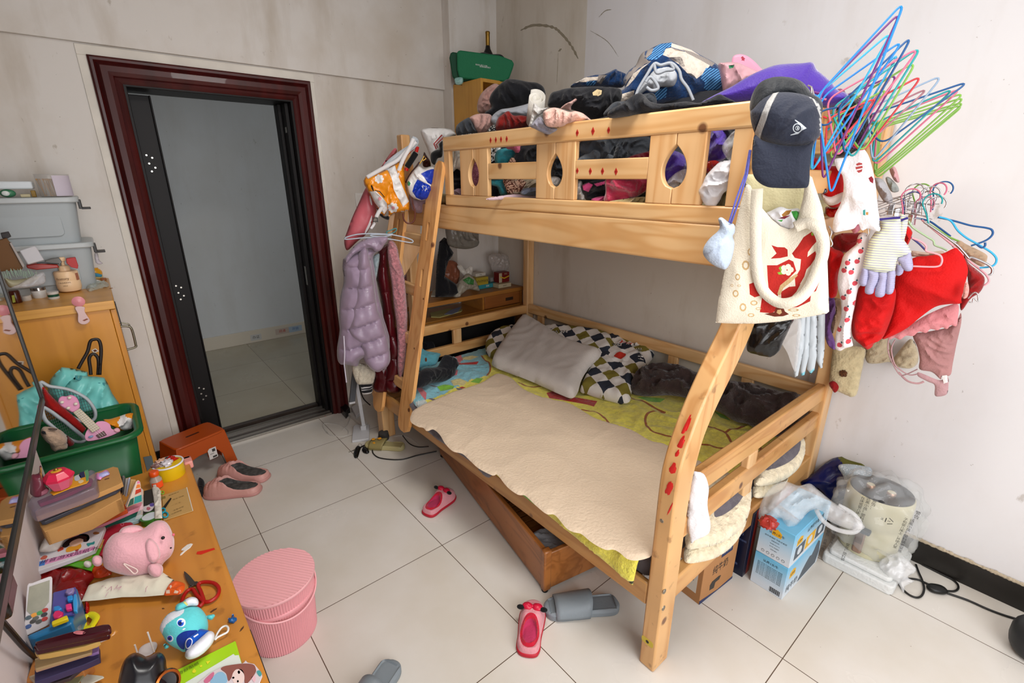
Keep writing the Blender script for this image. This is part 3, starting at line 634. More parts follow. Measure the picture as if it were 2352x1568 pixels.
prn.append((npx([(1012,810),(1040,806),(1060,816),(1062,830),(1048,838),(1050,826),(1035,812),(1016,815)]),7))
prn.append((npx([(1062,822),(1085,819),(1100,822),(1080,827),(1063,829)]),8));prn.append((npx([(1045,836),(1060,834),(1100,832),(1095,837),(1045,840)]),2));prn.append((npx([(956,891),(966,889),(980,905),(978,922),(968,912)]),7));prn.append((npx([(1040,852),(1052,850),(1050,862),(1038,864)]),7))
prn.append((npx([(1255,905),(1268,900),(1310,912),(1372,922),(1364,934),(1348,930),(1290,921),(1262,915)]),2))
prn.append((npx([(1463,913),(1500,912),(1528,916),(1516,924),(1490,924)]),3));prn.append((npx([(1640,945),(1665,955),(1678,968),(1655,960)]),3))
for pts in([(1190,880),(1215,890),(1240,890),(1260,885)],[(1448,916),(1480,925),(1510,940),(1528,949)],[(1335,940),(1370,948),(1390,962),(1398,972)],[(1528,948),(1495,947),(1482,962),(1490,985),(1520,1000),(1560,1012)],[(1620,975),(1640,985),(1665,995),(1680,1015)],[(1665,995),(1690,985),(1725,978)],[(1600,1022),(1625,1022),(1650,1028),(1675,1030)],[(1735,1010),(1745,1025),(1750,1040)]):prn.append((line_px(pts,.006,fb),4))
prn.append(([(.14,-.62),(.24,-.60),(.25,-.78),(.19,-.85),(.15,-.76)],3))
puff('fleece_blanket',fz(.408),bl,.008,[cy,cb,cr_,cg,co_,cw,M_pad,cp,cy2],px=False,res=.013,smooth=False,amp=.007,sc=9,fk='crumple',seed=9,prints=prn,warp=edgewarp(.408,.232,.022),Rd=.02,label='yellow and blue printed fleece blanket spread over the lower bunk',cat='blanket')
mo=[(1140,859),(1173,867),(1201,892),(1246,912),(1311,928),(1369,961),(1446,985),(1491,1010),(1532,1022),(1590,1052),(1672,1085),(1692,1105),(1650,1165),(1560,1235),(1501,1272),(1491,1280),(1463,1287),(1440,1283),(1426,1271),(1410,1262),(1390,1262),(1360,1246),(1335,1226),(1318,1222),(1300,1212),(1275,1183),(1255,1180),(1230,1160),(1206,1138),(1190,1136),(1165,1118),(1142,1090),(1132,1092),(1100,1076),(1080,1058),(1062,1042),(1040,1036),(1022,1018),(1010,998),(995,986),(981,990),(972,982),(961,980),(944,969),(944,953),(961,935),(1042,900),(1103,880)]
fm=fz(.428)
puff('bed_mat',fm,mo,.006,[cloth('beige_quilt','dac5ab',vscale=3,var=.06,bump=.35,bscale=90)],res=.012,amp=.0022,sc=5,seed=4,Rd=.015,back=.9,label='beige scalloped quilted mat along the front of the lower bunk',cat='bed mat')
def lobe(name,out,grey,label,seed,z=.40,slope=.45):
 U=Vector((1,0,0));V=Vector((0,math.cos(slope),math.sin(slope)));f=Fr((.6,-1.30,z),U,V)
 return puff(name,f,out,.028,[M_pad,M_grey],res=.010,amp=.006,sc=20,seed=seed,Rd=.035,back=1.0,prints=[(grey,1,True,True)],label=label,cat='mattress pad')
lobe('mattress_pad',[(1578,1200),(1600,1130),(1680,1085),(1712,1108),(1724,1135),(1720,1180),(1700,1215),(1660,1245),(1610,1258),(1578,1255)],[(1632,1165),(1640,1135),(1690,1110),(1702,1125),(1690,1160),(1655,1190),(1632,1195)],'thick cream fleecy pad with grey middle bulging out beside the front post',2)
lobe('mattress_pad',[(1572,1255),(1590,1240),(1660,1225),(1712,1185),(1716,1205),(1690,1245),(1650,1278),(1600,1292),(1574,1290)],[],'lower cream fleecy pad hanging out beneath the first one above the carton',5,z=.36)if 0 else puff('mattress_pad',Fr((.6,-1.315,.33),(1,0,0),(0,math.cos(.5),math.sin(.5))),[(1572,1262),(1590,1240),(1660,1225),(1706,1190),(1712,1205),(1690,1245),(1650,1278),(1600,1292),(1574,1290)],.02,M_pad,amp=.005,sc=20,Rd=.03,label='lower cream fleecy pad edge hanging above the milk carton',cat='mattress pad')
lobe('mattress_pad',[(1733,1105),(1745,1070),(1800,1020),(1828,1003),(1845,1020),(1846,1050),(1830,1080),(1795,1105),(1750,1115)],[(1746,1080),(1760,1060),(1815,1018),(1828,1022),(1822,1052),(1790,1078),(1755,1088)],'cream fleecy pad with grey middle bulging out beside the rear post',7)
puff('mattress_pad',Fr((.9,-1.315,.345),(1,0,0),(0,math.cos(.5),math.sin(.5))),[(1730,1118),(1745,1112),(1790,1108),(1810,1098),(1795,1125),(1755,1142),(1732,1140)],.015,M_pad,amp=.004,sc=20,Rd=.025,label='thin cream fleecy pad edge at the rear of the foot end',cat='mattress pad')
def lt(*w):return[dict(s=t,p=(x,y),size=z,m=m_,h=h_,rot=r_)for t,x,y,m,r_ in w for z,m_,h_ in((.044,1,.004),(.040,1,.0045),(.036,m,.006))]
chk=pattern('harlequin_cloth','harlequin',['dcd8d2','7d7330','2f3440'],.07,.75)
ft=fr3(at(1118,808,'z',.46),at(1480,880,'z',.50),at(1300,757,'z',.60))
puff('patterned_pillow',ft,[(1115,802),(1122,778),(1150,758),(1190,752),(1290,752),(1345,758),(1400,770),(1410,800),(1380,830),(1300,830),(1200,825),(1130,822)],.045,[chk,mat('white_print','e8e6e2',.7),mat('ink_print','1d1d22',.7),mat('red_print','c5301f',.7)],amp=.006,sc=14,seed=12,Rd=.05,label='long white, olive and navy chequered pillow lying behind the white pillow',cat='pillow',texts=lt(('HAVE',1288,776,2,-2.75),('A',1268,770,2,-2.9)))
ft2=fr3(at(1345,905,'z',.44),at(1440,925,'z',.44),at(1450,775,'z',.60))
puff('patterned_pillow',ft2,[(1378,800),(1395,776),(1425,772),(1465,776),(1492,795),(1503,812),(1490,835),(1466,860),(1452,895),(1446,922),(1425,925),(1395,918),(1345,903),(1332,898),(1335,885),(1352,850)],.045,[chk,mat('white_print','e8e6e2',.7),mat('ink_print','1d1d22',.7),mat('red_print','c5301f',.7)],amp=.008,sc=13,seed=14,Rd=.05,label='chequered pillow with red oval print and curved HAVE A NICE DAY lettering',cat='pillow',prints=[([(1398,828),(1412,820),(1432,818),(1446,828),(1442,842),(1425,845),(1408,842)],1,True,True),([(1410,832),(1420,825),(1436,826),(1436,833),(1425,839)],3,True,True)],texts=lt(('HAVE',1470,829,2,1.95),('A',1458,810,2,2.6),('NICE',1438,803,3,3.0),('DAY!',1410,806,2,3.3)))
fp=fr3(at(1135,842,'z',.45),at(1312,914,'z',.45),at(1290,772,'z',.60))
puff('white_pillow',fp,[(1197,733),(1208,727),(1222,732),(1260,755),(1300,780),(1345,797),(1376,804),(1379,818),(1355,842),(1336,872),(1326,903),(1312,914),(1285,905),(1230,880),(1175,858),(1138,844),(1130,830),(1150,795),(1175,760)],.05,cloth('pillow_white','cfc9c3',var=.05,vscale=4),amp=.004,sc=9,seed=21,Rd=.06,label='plain white pillow with piped edge propped on the chequered ones',cat='pillow')
brn=fleece('brown_fleece','3c2f2c')
fh=fr3(at(1450,905,'z',.44),at(1830,1000,'z',.45),at(1640,870,'z',.585))
puff('brown_throw',fh,[(1448,900),(1455,870),(1475,845),(1510,834),(1560,838),(1600,855),(1660,872),(1720,880),(1790,900),(1832,905),(1835,950),(1828,985),(1800,1002),(1760,998),(1720,975),(1690,968),(1660,950),(1640,940),(1590,918),(1540,908),(1480,910)],.05,brn,amp=.03,sc=12,seed=31,Rd=.05,label='dark brown fleece throw heaped along the rear rail',cat='throw')
fk_=fr3(at(960,905,'z',.43),at(1045,850,'z',.43),at(985,845,'z',.52))
puff('black_sweatshirt',fk_,[(955,888),(962,862),(975,846),(1005,842),(1020,816),(1035,820),(1050,838),(1042,850),(1038,865),(1020,876),(990,880),(968,890)],.04,cloth('black_cotton','15161b'),amp=.012,sc=16,seed=41,label='black sweatshirt crumpled on the bed beside the ladder',cat='sweatshirt')
puff('teal_shirt',fr3(at(955,850,'z',.50),at(1005,835,'z',.50),at(970,805,'z',.58)),[(950,800),(968,800),(980,806),(1010,812),(1008,822),(1000,838),(975,842),(950,850)],.025,cloth('teal_cotton','4f8f9c'),amp=.008,sc=20,seed=42,label='teal shirt with white piping folded on the black sweatshirt',cat='shirt')
puff('black_jacket',fr3(at(950,800,'z',.47),at(1010,790,'z',.47),at(960,740,'z',.62)),[(945,815),(950,765),(970,758),(985,770),(1000,798),(992,812),(970,808)],.03,cloth('black_cotton','15161b'),amp=.01,sc=18,seed=43,label='black jacket bundled against the head rail behind the ladder',cat='jacket')
puff('white_towel',fc(1605,1160,'y',-1.315,.35),[(1590,1086),(1602,1083),(1618,1090),(1628,1120),(1625,1160),(1632,1205),(1625,1225),(1595,1240),(1588,1247),(1580,1215),(1579,1165),(1585,1120)],.012,cloth('white_cotton','e2e2e6',var=.04),amp=.006,sc=20,fk='drape',seed=51,Rd=.02,label='small white cloth hung over the foot rails beside the curved post',cat='cloth')
#  the heap of clothes on the upper berth
def zz(ox,oy,s):return lambda L:[(ox+s*x,oy+s*y)for x,y in L]
A6=zz(1000,60,.2678);A7=zz(1400,60,.2934)
blk=cloth('black_cotton','15161b');
um=MB().bx(.53,1.44,-1.24,.68,1.422,1.462);um.build('upper_mattress',cloth('beige_ticking','b7a878'),bevel=.012,smooth=60,label='thin beige mattress pad on the upper bunk under the clothes',cat='mattress')
q=MB();q.ell((1.02,-.33,1.575),(.33,.80,.115),nu=40,nv=20,amp=.12,sc=2.5,seed=4,sq=.7);q.ell((1.04,.30,1.72),(.27,.33,.16),amp=.1,sc=2.5,seed=6);q.ell((1.10,-.60,1.74),(.24,.5,.15),amp=.1,sc=2.5,seed=8);q.build('dark_heap_filler',cloth('charcoal_filler','24252a'),smooth=80,label='dark duvet added beneath the heap of clothes for the shade in its gaps',cat='filler')  # added dark lumps: carry the heap and stand for shade in its gaps
def rag(name,L,X,T,m,label,cat,yaw=0,tilt=0,amp=.018,sc=16,seed=1,Rd=None,fk='crumple',back=.9,**k):
 cx=sum(p[0]for p in L)/len(L);cy_=sum(p[1]for p in L)/len(L)
 return puff(name,fc(cx,cy_,'x',X,yaw,tilt),L,T,m,amp=amp,sc=sc,seed=seed,Rd=Rd,fk=fk,back=back,label=label,cat=cat,**k)
C=cloth
rag('pink_padded_jacket',A6([(362,700),(365,640),(400,570),(470,510),(530,495),(600,560),(560,700),(500,740),(420,750),(375,740)]),.98,.05,[C('dusty_pink','c79e95')],'dusty pink padded jacket bulging behind the black hoodie at the heap end','jacket',seed=61)
rag('white_bundle',A6([(360,720),(362,660),(390,620),(405,700),(400,745),(375,745)]),1.02,.03,[C('off_white','d5d3cf')],'small white bundle peeping out left of the dusty pink jacket','cloth',seed=62)
rag('black_hoodie',A6([(463,640),(480,580),(530,520),(590,470),(620,455),(700,458),(800,478),(870,485),(925,520),(945,575),(930,600),(860,635),(840,660),(760,680),(700,700),(640,700),(560,740),(480,775),(440,780),(425,740),(480,700)]),.88,.07,[blk],'black hoodie on top of the heap near the green bag','hoodie',seed=63,amp=.016,Rd=.09)
rag('grey_sweater',A6([(475,800),(500,755),(560,715),(650,700),(740,680),(840,655),(850,690),(815,740),(800,770),(720,790),(640,780),(570,790),(530,850),(490,835)]),.78,.04,[C('heather_grey','a9adb5')],'light grey sweater lying below the black hoodie','sweater',seed=64,fk='drape',dirn=1.2)
rag('pink_blanket_roll',A6([(290,790),(350,755),(430,750),(480,765),(505,840),(470,890),(400,925),(350,900),(320,840)]),.70,.045,[C('dusty_pink','c79e95')],'dusty pink blanket lumps beside the dark grey top','blanket',seed=65)
rag('dark_grey_vest',A6([(172,890),(185,850),(225,815),(290,783),(320,820),(345,870),(362,915),(300,925),(200,940),(180,925)]),.64,.04,[C('dark_grey','3d4147')],'dark grey top slumped at the ladder end of the heap','top',seed=66)
rag('dark_red_sweater',A6([(518,890),(530,800),(570,760),(625,728),(670,765),(740,765),(820,785),(815,830),(780,865),(700,885),(600,897)]),.66,.045,[C('brick_red','7d150f')],'dark red sweater crumpled above the guard rail','sweater',seed=67,amp=.016)
rag('printed_tee',A6([(445,915),(465,870),(500,845),(535,855),(525,900),(490,925)]),.60,.015,[pattern('black_white_marks','marble',['e2e0dc','2a2a2c'],.012,ratio=.42)],'white t-shirt with black marks tucked beside the dark red sweater','t-shirt',seed=68)
rag('checked_scarf',A6([(190,945),(260,925),(380,915),(440,912),(430,930),(300,945)]),.57,.01,[pattern('black_white_marks','marble',['e2e0dc','2a2a2c'],.012,ratio=.42)],'black and white scarf edge lying along the guard rail left end','scarf',seed=69)
tw=MB();o=at(1243,240,'x',.66);f=Fr(o,(0,-1,0),(.2,.15,1));pts=[]
for i in range(60):
 t=i/59*4.2*PI;r=.012+.0030*t;pts.append((r*math.cos(t)*1.15,r*math.sin(t)*.8))
base=o+Vector((-.01,.02,.03));ax=Vector((-.35,-.5,.75)).normalized();f=Fr(base,ax.orthogonal(),ax.cross(ax.orthogonal()))
vs=[];
for u,v in pts:vs.append(f.p3(u,v,0));vs.append(f.p3(u*1.1,v*1.1,-.11))
tw.add(vs,[(2*i,2*i+2,2*i+3,2*i+1)for i in range(59)],0)
tw.build('rolled_towel',[C('towel_white','e3dfd6')],solid=.005,smooth=60,label='rolled white towel with its spiral end facing up, between two black garments',cat='towel')
rag('white_knit',A6([(800,865),(815,800),(835,700),(850,660),(900,700),(960,700),(960,720),(900,760),(860,790),(830,860)]),.60,.025,[C('off_white2','d9d6d2')],'white knit top below the rolled towel','top',seed=70)
rag('pink_fluffy_blanket',A6([(925,790),(925,740),(960,712),(1020,698),(1080,712),(1150,735),(1200,728),(1260,745),(1300,775),(1342,815),(1280,830),(1200,838),(1130,845),(1080,862),(1010,868),(960,860),(935,830)]),.485,.035,[fleece('pink_fluff','d9aea0')],'pink fluffy blanket edge spilling over the guard rail','blanket',seed=71,amp=.014)
rag('grey_fluffy_cuff',A6([(815,860),(850,810),(900,775),(935,820),(965,862),(1030,870),(1110,850),(1070,895),(1010,920),(960,928),(900,905),(850,880)]),.475,.028,[fleece('grey_blue_fluff','8b8894')],'grey-blue fluffy lining hanging over the rail below the pink one','blanket',seed=72)
bj=rag('black_jacket',A6([(968,690),(972,620),(1000,570),(1060,552),(1120,535),(1250,522),(1400,518),(1550,528),(1600,560),(1590,640),(1540,700),(1500,760),(1430,795),(1340,800),(1290,765),(1200,725),(1110,705),(1040,700)]),.68,.06,[blk,C('beige_patch','c9b48a'),C('dusty_pink','c79e95')],'black jacket with a pale emblem patch in the middle of the heap','jacket',seed=73,amp=.02,Rd=.08,prints=[(A6([(1345,585),(1385,553),(1425,565),(1420,600),(1390,618),(1350,610)]),1,True)])
rag('pink_lapel',A6([(1075,705),(1110,670),(1170,640),(1205,618),(1222,630),(1190,655),(1165,690),(1160,725),(1110,712)]),.60,.012,[C('dusty_pink','c79e95')],'narrow dusty pink garment flap lying on the black jacket','cloth',seed=74)
pl=pattern('striped_blanket_blue','plaid',['ddd3c6','1e3a66','5f8fc0','ddd3c6'],.09,.5)
wb=[(1160,525),(1190,490),(1240,465),(1290,440),(1370,420),(1450,415),(1540,372),(1570,385),(1600,395),(1640,420),(1630,480),(1610,520),(1560,530),(1400,520),(1250,522)]
st_=pattern('blue_stripe_fleece','stripe',['5d9bd0','1c3f70'],.008,.9,.55);navy=fleece('navy_fleece','1b3a66');crm=fleece('cream_fleece_blanket','dcd0c2');gst=pattern('grey_rib','stripe',['9c948e','8a827d'],.006,.2)
rag('striped_blanket',A6(wb),.98,.045,[navy,crm,st_,gst],'end of a blue, navy and cream blanket low in the middle of the heap','blanket',seed=75,prints=[(A6([(1180,500),(1290,450),(1420,445),(1400,480),(1240,500)]),1,True),(A6([(1300,490),(1380,480),(1370,515),(1290,515)]),2,True),(A6([(1400,430),(1470,440),(1420,510),(1385,500)]),3,True)])
bb=[(118,485),(108,420),(150,350),(205,305),(235,240),(262,205),(300,188),(350,160),(400,140),(450,130),(500,132),(560,155),(640,185),(740,240),(830,290),(880,340),(905,385),(922,440),(905,480),(860,515),(790,545),(720,550),(660,585),(600,600),(500,600),(400,610),(340,622),(310,585),(280,560),(200,590),(130,610),(60,640),(20,640),(12,610),(30,560),(60,520)]
pr=[(A7([(300,190),(345,185),(335,230),(290,280),(282,260)]),3,True),(A7([(345,185),(400,145),(490,133),(480,180),(440,195),(420,250),(380,290),(330,300),(290,285),(330,235)]),2,True),(A7([(485,145),(560,165),(640,195),(730,260),(800,300),(720,270),(600,220),(480,185)]),1,True),(A7([(440,200),(480,190),(600,225),(720,275),(790,310),(740,380),(670,440),(600,400),(540,330),(460,270),(415,255)]),1,True),(A7([(560,195),(640,215),(760,265),(820,300),(790,335),(700,280),(600,232)]),3,True),(A7([(700,430),(745,350),(840,350),(885,390),(898,430),(850,500),(780,525),(730,500),(740,460)]),2,True),(A7([(250,210),(285,205),(280,270),(320,310),(240,345),(160,430),(125,470),(130,400),(200,330)]),3,True),(A7([(330,310),(250,360),(200,430),(150,480),(125,485),(190,390),(260,340)]),1,True),(A7([(30,570),(110,540),(200,520),(190,560),(110,600),(40,620),(20,600)]),1,True),(A7([(380,380),(460,360),(490,410),(440,450),(390,430)]),2,True),(A7([(360,520),(450,500),(440,570),(350,600)]),2,True)]
rag('striped_blanket',A7(bb),.92,.06,[navy,crm,st_,gst],'blue striped, navy, cream and grey blanket crowning the heap','blanket',seed=76,amp=.022,sc=11,Rd=.1,prints=pr)
f=fc(1520,200,'x',.76)
for L,lab in(([(60,650),(180,600),(230,500),(290,400),(350,310),(400,320),(480,305),(540,360),(560,430),(610,500),(650,590)],0),([(350,310),(370,380),(440,360),(500,350),(470,300)],1),([(285,450),(320,410),(360,450),(380,500),(330,515),(290,490)],2)):
 P=[f.p3(*f.px(*p),.03)for p in A7(L)];P=smooth_poly([tuple(p)for p in P],5,closed=False);MB().tube(P,.0055,8).build('grey_bag_edge',mat('grey_piping','9ea4ab',.5),smooth=60,label=['long grey piped edge of an open bag winding over the striped blanket','short grey piped edge looping at the top of the striped blanket','small grey piped loop in the middle of the striped blanket'][lab],cat='bag edge')
rag('white_organza',A7([(200,560),(240,470),(300,400),(360,340),(470,320),(530,380),(500,470),(380,480),(360,520),(300,500),(250,530)]),.80,.02,[mat('grey_satin','b4b9bf',.4,bump=.2,bscale=40)],'pale grey satin bag lying on the striped blanket','bag',seed=77)
rag('black_trousers',A7([(0,720),(0,660),(110,600),(180,545),(250,525),(320,590),(400,608),(500,600),(600,590),(700,600),(780,570),(858,533),(910,555),(1000,606),(900,630),(830,640),(720,640),(600,672),(450,680),(300,695),(150,705)]),.56,.035,[blk],'black trousers lying along the guard rail toward the cap','trousers',seed=78,amp=.014)
rag('black_vest',[(1330,282),(1390,268),(1440,250),(1470,240),(1500,235),(1510,255),(1450,268),(1400,275)],.60,.025,[blk],'black top lying flat left of the black trousers','top',tilt=0,seed=79)
rag('dark_jersey',A6([(1440,760),(1480,700),(1540,650),(1640,640),(1760,590),(1867,575),(1900,650),(1860,700),(1700,740),(1500,790)]),.70,.035,[C('dark_grey','3d4147')],'dark grey jersey under the cream end of the striped blanket','jersey',seed=80)
f=fc(1705,150,'x',1.05)
fan=puff('round_fan',f,A7([(958,300),(962,250),(985,226),(1030,220),(1080,235),(1130,272),(1175,318),(1215,370),(1150,420),(1060,400),(985,350)]),.004,[plas('fan_pink','e39ab4',.4),plas('fan_flower','a3203c',.5)],amp=0,Rd=.01,prints=[(A7([(1035,240),(1045,237),(1052,248),(1062,255),(1055,264),(1056,276),(1045,270),(1033,272),(1035,258),(1028,250)]),1,True)],label='round pink plastic fan with small flower standing behind the heap',cat='fan')
rag('pink_plastic_bag',A7([(850,300),(890,290),(940,285),(1010,290),(1080,320),(1150,350),(1180,380),(1120,440),(1000,500),(900,520),(880,460),(865,380)]),.95,.05,[mat('pink_film','e0aeb6',.25,bump=.4,bscale=20,alpha=.75),mat('green_film_print','2f7a54',.4)],'translucent pink plastic bag between striped blanket and purple cloth','plastic bag',seed=81,prints=[(A7([(930,335),(975,335),(965,355),(935,360)]),1,True)])
prp=C('purple_satin','48289a',rough=.45,sheen=.5);
rag('purple_cloth',A7([(710,605),(800,550),(870,515),(960,470),(1040,420),(1120,375),(1210,335),(1300,305),(1400,293),(1500,290),(1590,284),(1625,340),(1690,395),(1740,440),(1790,500),(1850,520),(1880,560),(1850,620),(1700,640),(1400,640),(1200,620),(1100,605),(1000,605),(900,600),(800,600)]),.80,.06,[prp],'large purple cloth draped over the heap behind the cap','cloth',seed=82,amp=.02,sc=7,fk='drape',dirn=.4,Rd=.09)
rag('black_fluffy_coat',zz(1600,0,.357)([(840,660),(900,600),(960,620),(1010,600),(1080,660),(1130,720),(1110,830),(1060,960),(1020,1000),(900,1000),(880,900),(870,760)]),1.0,.05,[fleece('black_fur','0d0d10')],'black fluffy coat at the foot end behind the hangers','coat',seed=83)
rag('mauve_velvet',zz(1600,0,.357)([(880,590),(930,570),(960,600),(940,640),(900,640)]),.95,.02,[C('mauve','8a4a68')],'mauve velvet scrap between purple cloth and black fluffy coat','cloth',seed=84)
def gap(name,L,X,m,label,cat,seed,T=.03,**k):return rag(name,L,X,T,m if isinstance(m,list)else[m],label,cat,tilt=0,seed=seed,**k)
gap('white_shirt',[(1030,350),(1045,343),(1060,350),(1066,395),(1050,388),(1040,395),(1028,392)],.55,C('cream_white','e2ddcf'),'white shirt showing in the leftmost slot of the guard rail','shirt',90)
gap('black_leggings',[(1034,392),(1050,386),(1066,392),(1064,445),(1045,440),(1036,420)],.58,blk,'black leggings showing under the white shirt in the leftmost slot','leggings',91)
gap('mauve_tee',[(1038,440),(1055,432),(1068,438),(1066,456),(1042,452)],.56,C('pale_mauve','b79aa6'),'pale mauve tee at the bottom of the leftmost guard slot','t-shirt',92,T=.012)
gap('mesh_blouse',[(1070,365),(1092,355),(1108,375),(1110,410),(1100,432),(1080,430),(1070,400)],.58,pattern('pink_mesh','dots',['b86f83','d898a8'],.006,ratio=.35),'pink mesh top behind the first drop-shaped hole','top',93)
gap('patterned_blouse',[(1118,345),(1130,335),(1150,332),(1148,365),(1142,382),(1122,380)],.56,pattern('zebra','marble',['d8d6d2','17171b'],.03,ratio=.5),'black and white patterned top in the upper slot beside the teal one','top',94)
gap('teal_knit',[(1138,350),(1160,340),(1185,342),(1180,362),(1168,382),(1140,382)],.58,C('teal_wool','2f8793'),'teal knitted top in the upper slot of the guard rail','top',95)
gap('rose_blouse',[(1160,332),(1175,328),(1200,330),(1198,350),(1190,358),(1178,345),(1165,342)],.57,C('rose','c0607a'),'rose pink top above the teal one in the guard rail slot','top',96)
gap('black_sweater',[(1185,350),(1200,330),(1245,325),(1250,385),(1190,384),(1178,370)],.60,blk,'black sweater filling the right of the upper slot next to the middle post','sweater',97)
gap('floral_strap',[(1166,378),(1174,362),(1185,366),(1190,384),(1170,384)],.55,pattern('brown_floral','marble',['d9b39b','5a2d25'],.012,ratio=.5),'small brown floral piece below the teal top','cloth',98,T=.01)
gap('black_tights',[(1118,412),(1140,408),(1150,450),(1140,458),(1120,456)],.60,blk,'black tights in the lower slot left corner','tights',99)
gap('teal_sleeve',[(1122,412),(1155,408),(1160,425),(1165,445),(1150,448),(1142,430),(1128,425)],.56,C('teal_wool','2f8793'),'teal knitted sleeve hanging in the lower slot','sleeve',100)
gap('printed_blouse',[(1158,410),(1200,408),(1215,425),(1205,446),(1170,446),(1160,430)],.57,pattern('brown_floral','marble',['d9b39b','5a2d25'],.012,ratio=.5),'pink and brown printed blouse in the lower slot','blouse',101)
gap('cream_cardigan',[(1175,412),(1205,408),(1240,410),(1240,435),(1215,440),(1190,448),(1175,440)],.60,C('cream_knit','b5a791'),'cream cardigan behind the printed blouse','cardigan',102)
gap('grey_blue_scarf',[(1196,440),(1205,432),(1235,432),(1235,448),(1200,448)],.56,C('grey_blue','7b8498'),'grey-blue scarf folded at the right of the lower slot','scarf',103,T=.015)
gap('pale_pink_sheet',[(1120,455),(1180,446),(1235,448),(1235,458),(1190,456),(1130,460)],.53,C('pale_mauve2','c9b0b8'),'pale pink sheet edge lying on the mattress in the lower slot','sheet',104,T=.006,amp=.002)
gap('grey_hood',[(1262,360),(1275,352),(1296,365),(1300,400),(1290,425),(1275,420),(1268,390)],.62,C('slate','3a4048'),'slate grey hood behind the second drop-shaped hole','hood',105)
gap('white_sock_ball',[(1258,410),(1275,405),(1288,412),(1282,428),(1266,430)],.56,C('off_white2','d9d6d2'),'white cloth ball at the foot of the second drop-shaped hole','cloth',106,T=.02)
gap('peach_fur_hat',[(1318,325),(1345,318),(1368,325),(1360,345),(1345,362),(1320,360)],.57,fleece('peach_fur','b98a78'),'peach fluffy lump left in the long upper slot','hat',107)
gap('charcoal_coat',[(1330,330),(1370,315),(1430,318),(1495,315),(1500,350),(1480,372),(1400,375),(1330,374)],.62,C('charcoal_filler2','30343a'),'charcoal coat filling the long upper slot','coat',108,amp=.02)
gap('grey_wool_sweater',[(1322,372),(1345,352),(1370,342),(1400,352),(1425,372),(1370,378)],.57,C('wool_grey','4c5258'),'grey wool sweater rising in the long upper slot','sweater',109)
gap('crimson_jacket',[(1430,370),(1450,358),(1480,350),(1500,348),(1502,378),(1440,376)],.58,C('crimson','8f1430',rough=.5),'crimson jacket shoulder at the right of the long upper slot','jacket',110)
gap('white_knit_hat',[(1316,422),(1335,415),(1340,435),(1355,455),(1350,465),(1325,460),(1316,445)],.56,C('off_white','d5d3cf'),'white knitted hat in the long lower slot left end','hat',111)
gap('pink_black_tee',[(1335,428),(1350,418),(1390,412),(1400,430),(1392,455),(1350,462),(1340,445)],.57,[C('tee_black','1a181d'),C('hot_pink','d8548c')],'black tee with hot pink trim in the long lower slot','t-shirt',112,prints=[([(1337,425),(1352,419),(1362,424),(1352,440),(1340,436)],1,True),([(1365,422),(1395,414),(1398,420),(1370,428)],1,True)])
gap('hot_pink_band',[(1358,458),(1372,452),(1392,450),(1392,460),(1370,465)],.54,C('hot_pink','d8548c'),'hot pink waistband on the mattress in the long lower slot','cloth',113,T=.008)
gap('crimson_satin_blouse',[(1392,410),(1430,405),(1485,408),(1492,430),(1470,448),(1440,462),(1390,466),(1391,440)],.55,C('crimson_satin','a01a3c',rough=.4,sheen=.5),'crimson satin blouse folded in the long lower slot','blouse',114)
gap('beige_towel',[(1400,462),(1470,452),(1485,455),(1484,470),(1410,468)],.54,C('beige_ticking','b7a878'),'beige towel edge under the crimson satin blouse','towel',115,T=.008)
gap('purple_bedspread',[(1515,355),(1545,345),(1575,360),(1582,390),(1560,420),(1530,430),(1515,400)],.60,prp,'purple satin cushion showing in the third drop-shaped hole','cushion',116)
gap('clear_film_bag',[(1530,420),(1555,395),(1580,390),(1585,420),(1560,440),(1535,435)],.555,film('film_wrap',alpha=.4),'crinkled clear film at the foot of the third drop-shaped hole','plastic bag',117,T=.015)
gap('purple_garment',[(1622,300),(1665,296),(1675,330),(1665,365),(1630,372),(1618,340)],.62,prp,'purple garment in the last tall slot beside the cap','garment',118)
gap('black_undershirt',[(1655,296),(1698,292),(1698,330),(1680,350),(1668,320)],.64,blk,'black undershirt behind the clear film in the last tall slot','undershirt',119)
gap('clear_wrapping',[(1658,340),(1672,315),(1690,300),(1698,330),(1692,365),(1675,370)],.58,film('film_wrap',alpha=.4),'crinkled clear wrapping in the last tall slot','plastic bag',120,T=.02)
gap('red_packet',[(1620,375),(1640,368),(1655,375),(1645,395),(1622,398)],.58,plas('shiny_red','a52a1c',.25),'shiny red packet above the white plastic bag in the last slot','packet',121,T=.012)
gap('white_plastic_bag',A7([(697,1290),(730,1230),(750,1180),(800,1120),(870,1060),(960,1050),(965,1100),(945,1250),(890,1310),(860,1370),(820,1412),(750,1400),(715,1340)]),.51,film('white_bag_film',(.88,.88,.92),.85,.3),'crumpled white plastic bag bulging out of the last tall slot','plastic bag',122,T=.03,amp=.014)
gap('folded_beige_cloth',[(1625,458),(1650,440),(1685,440),(1685,478),(1630,476)],.58,C('khaki','7d7350'),'khaki cloth folded at the bottom of the last tall slot','cloth',123,T=.012)
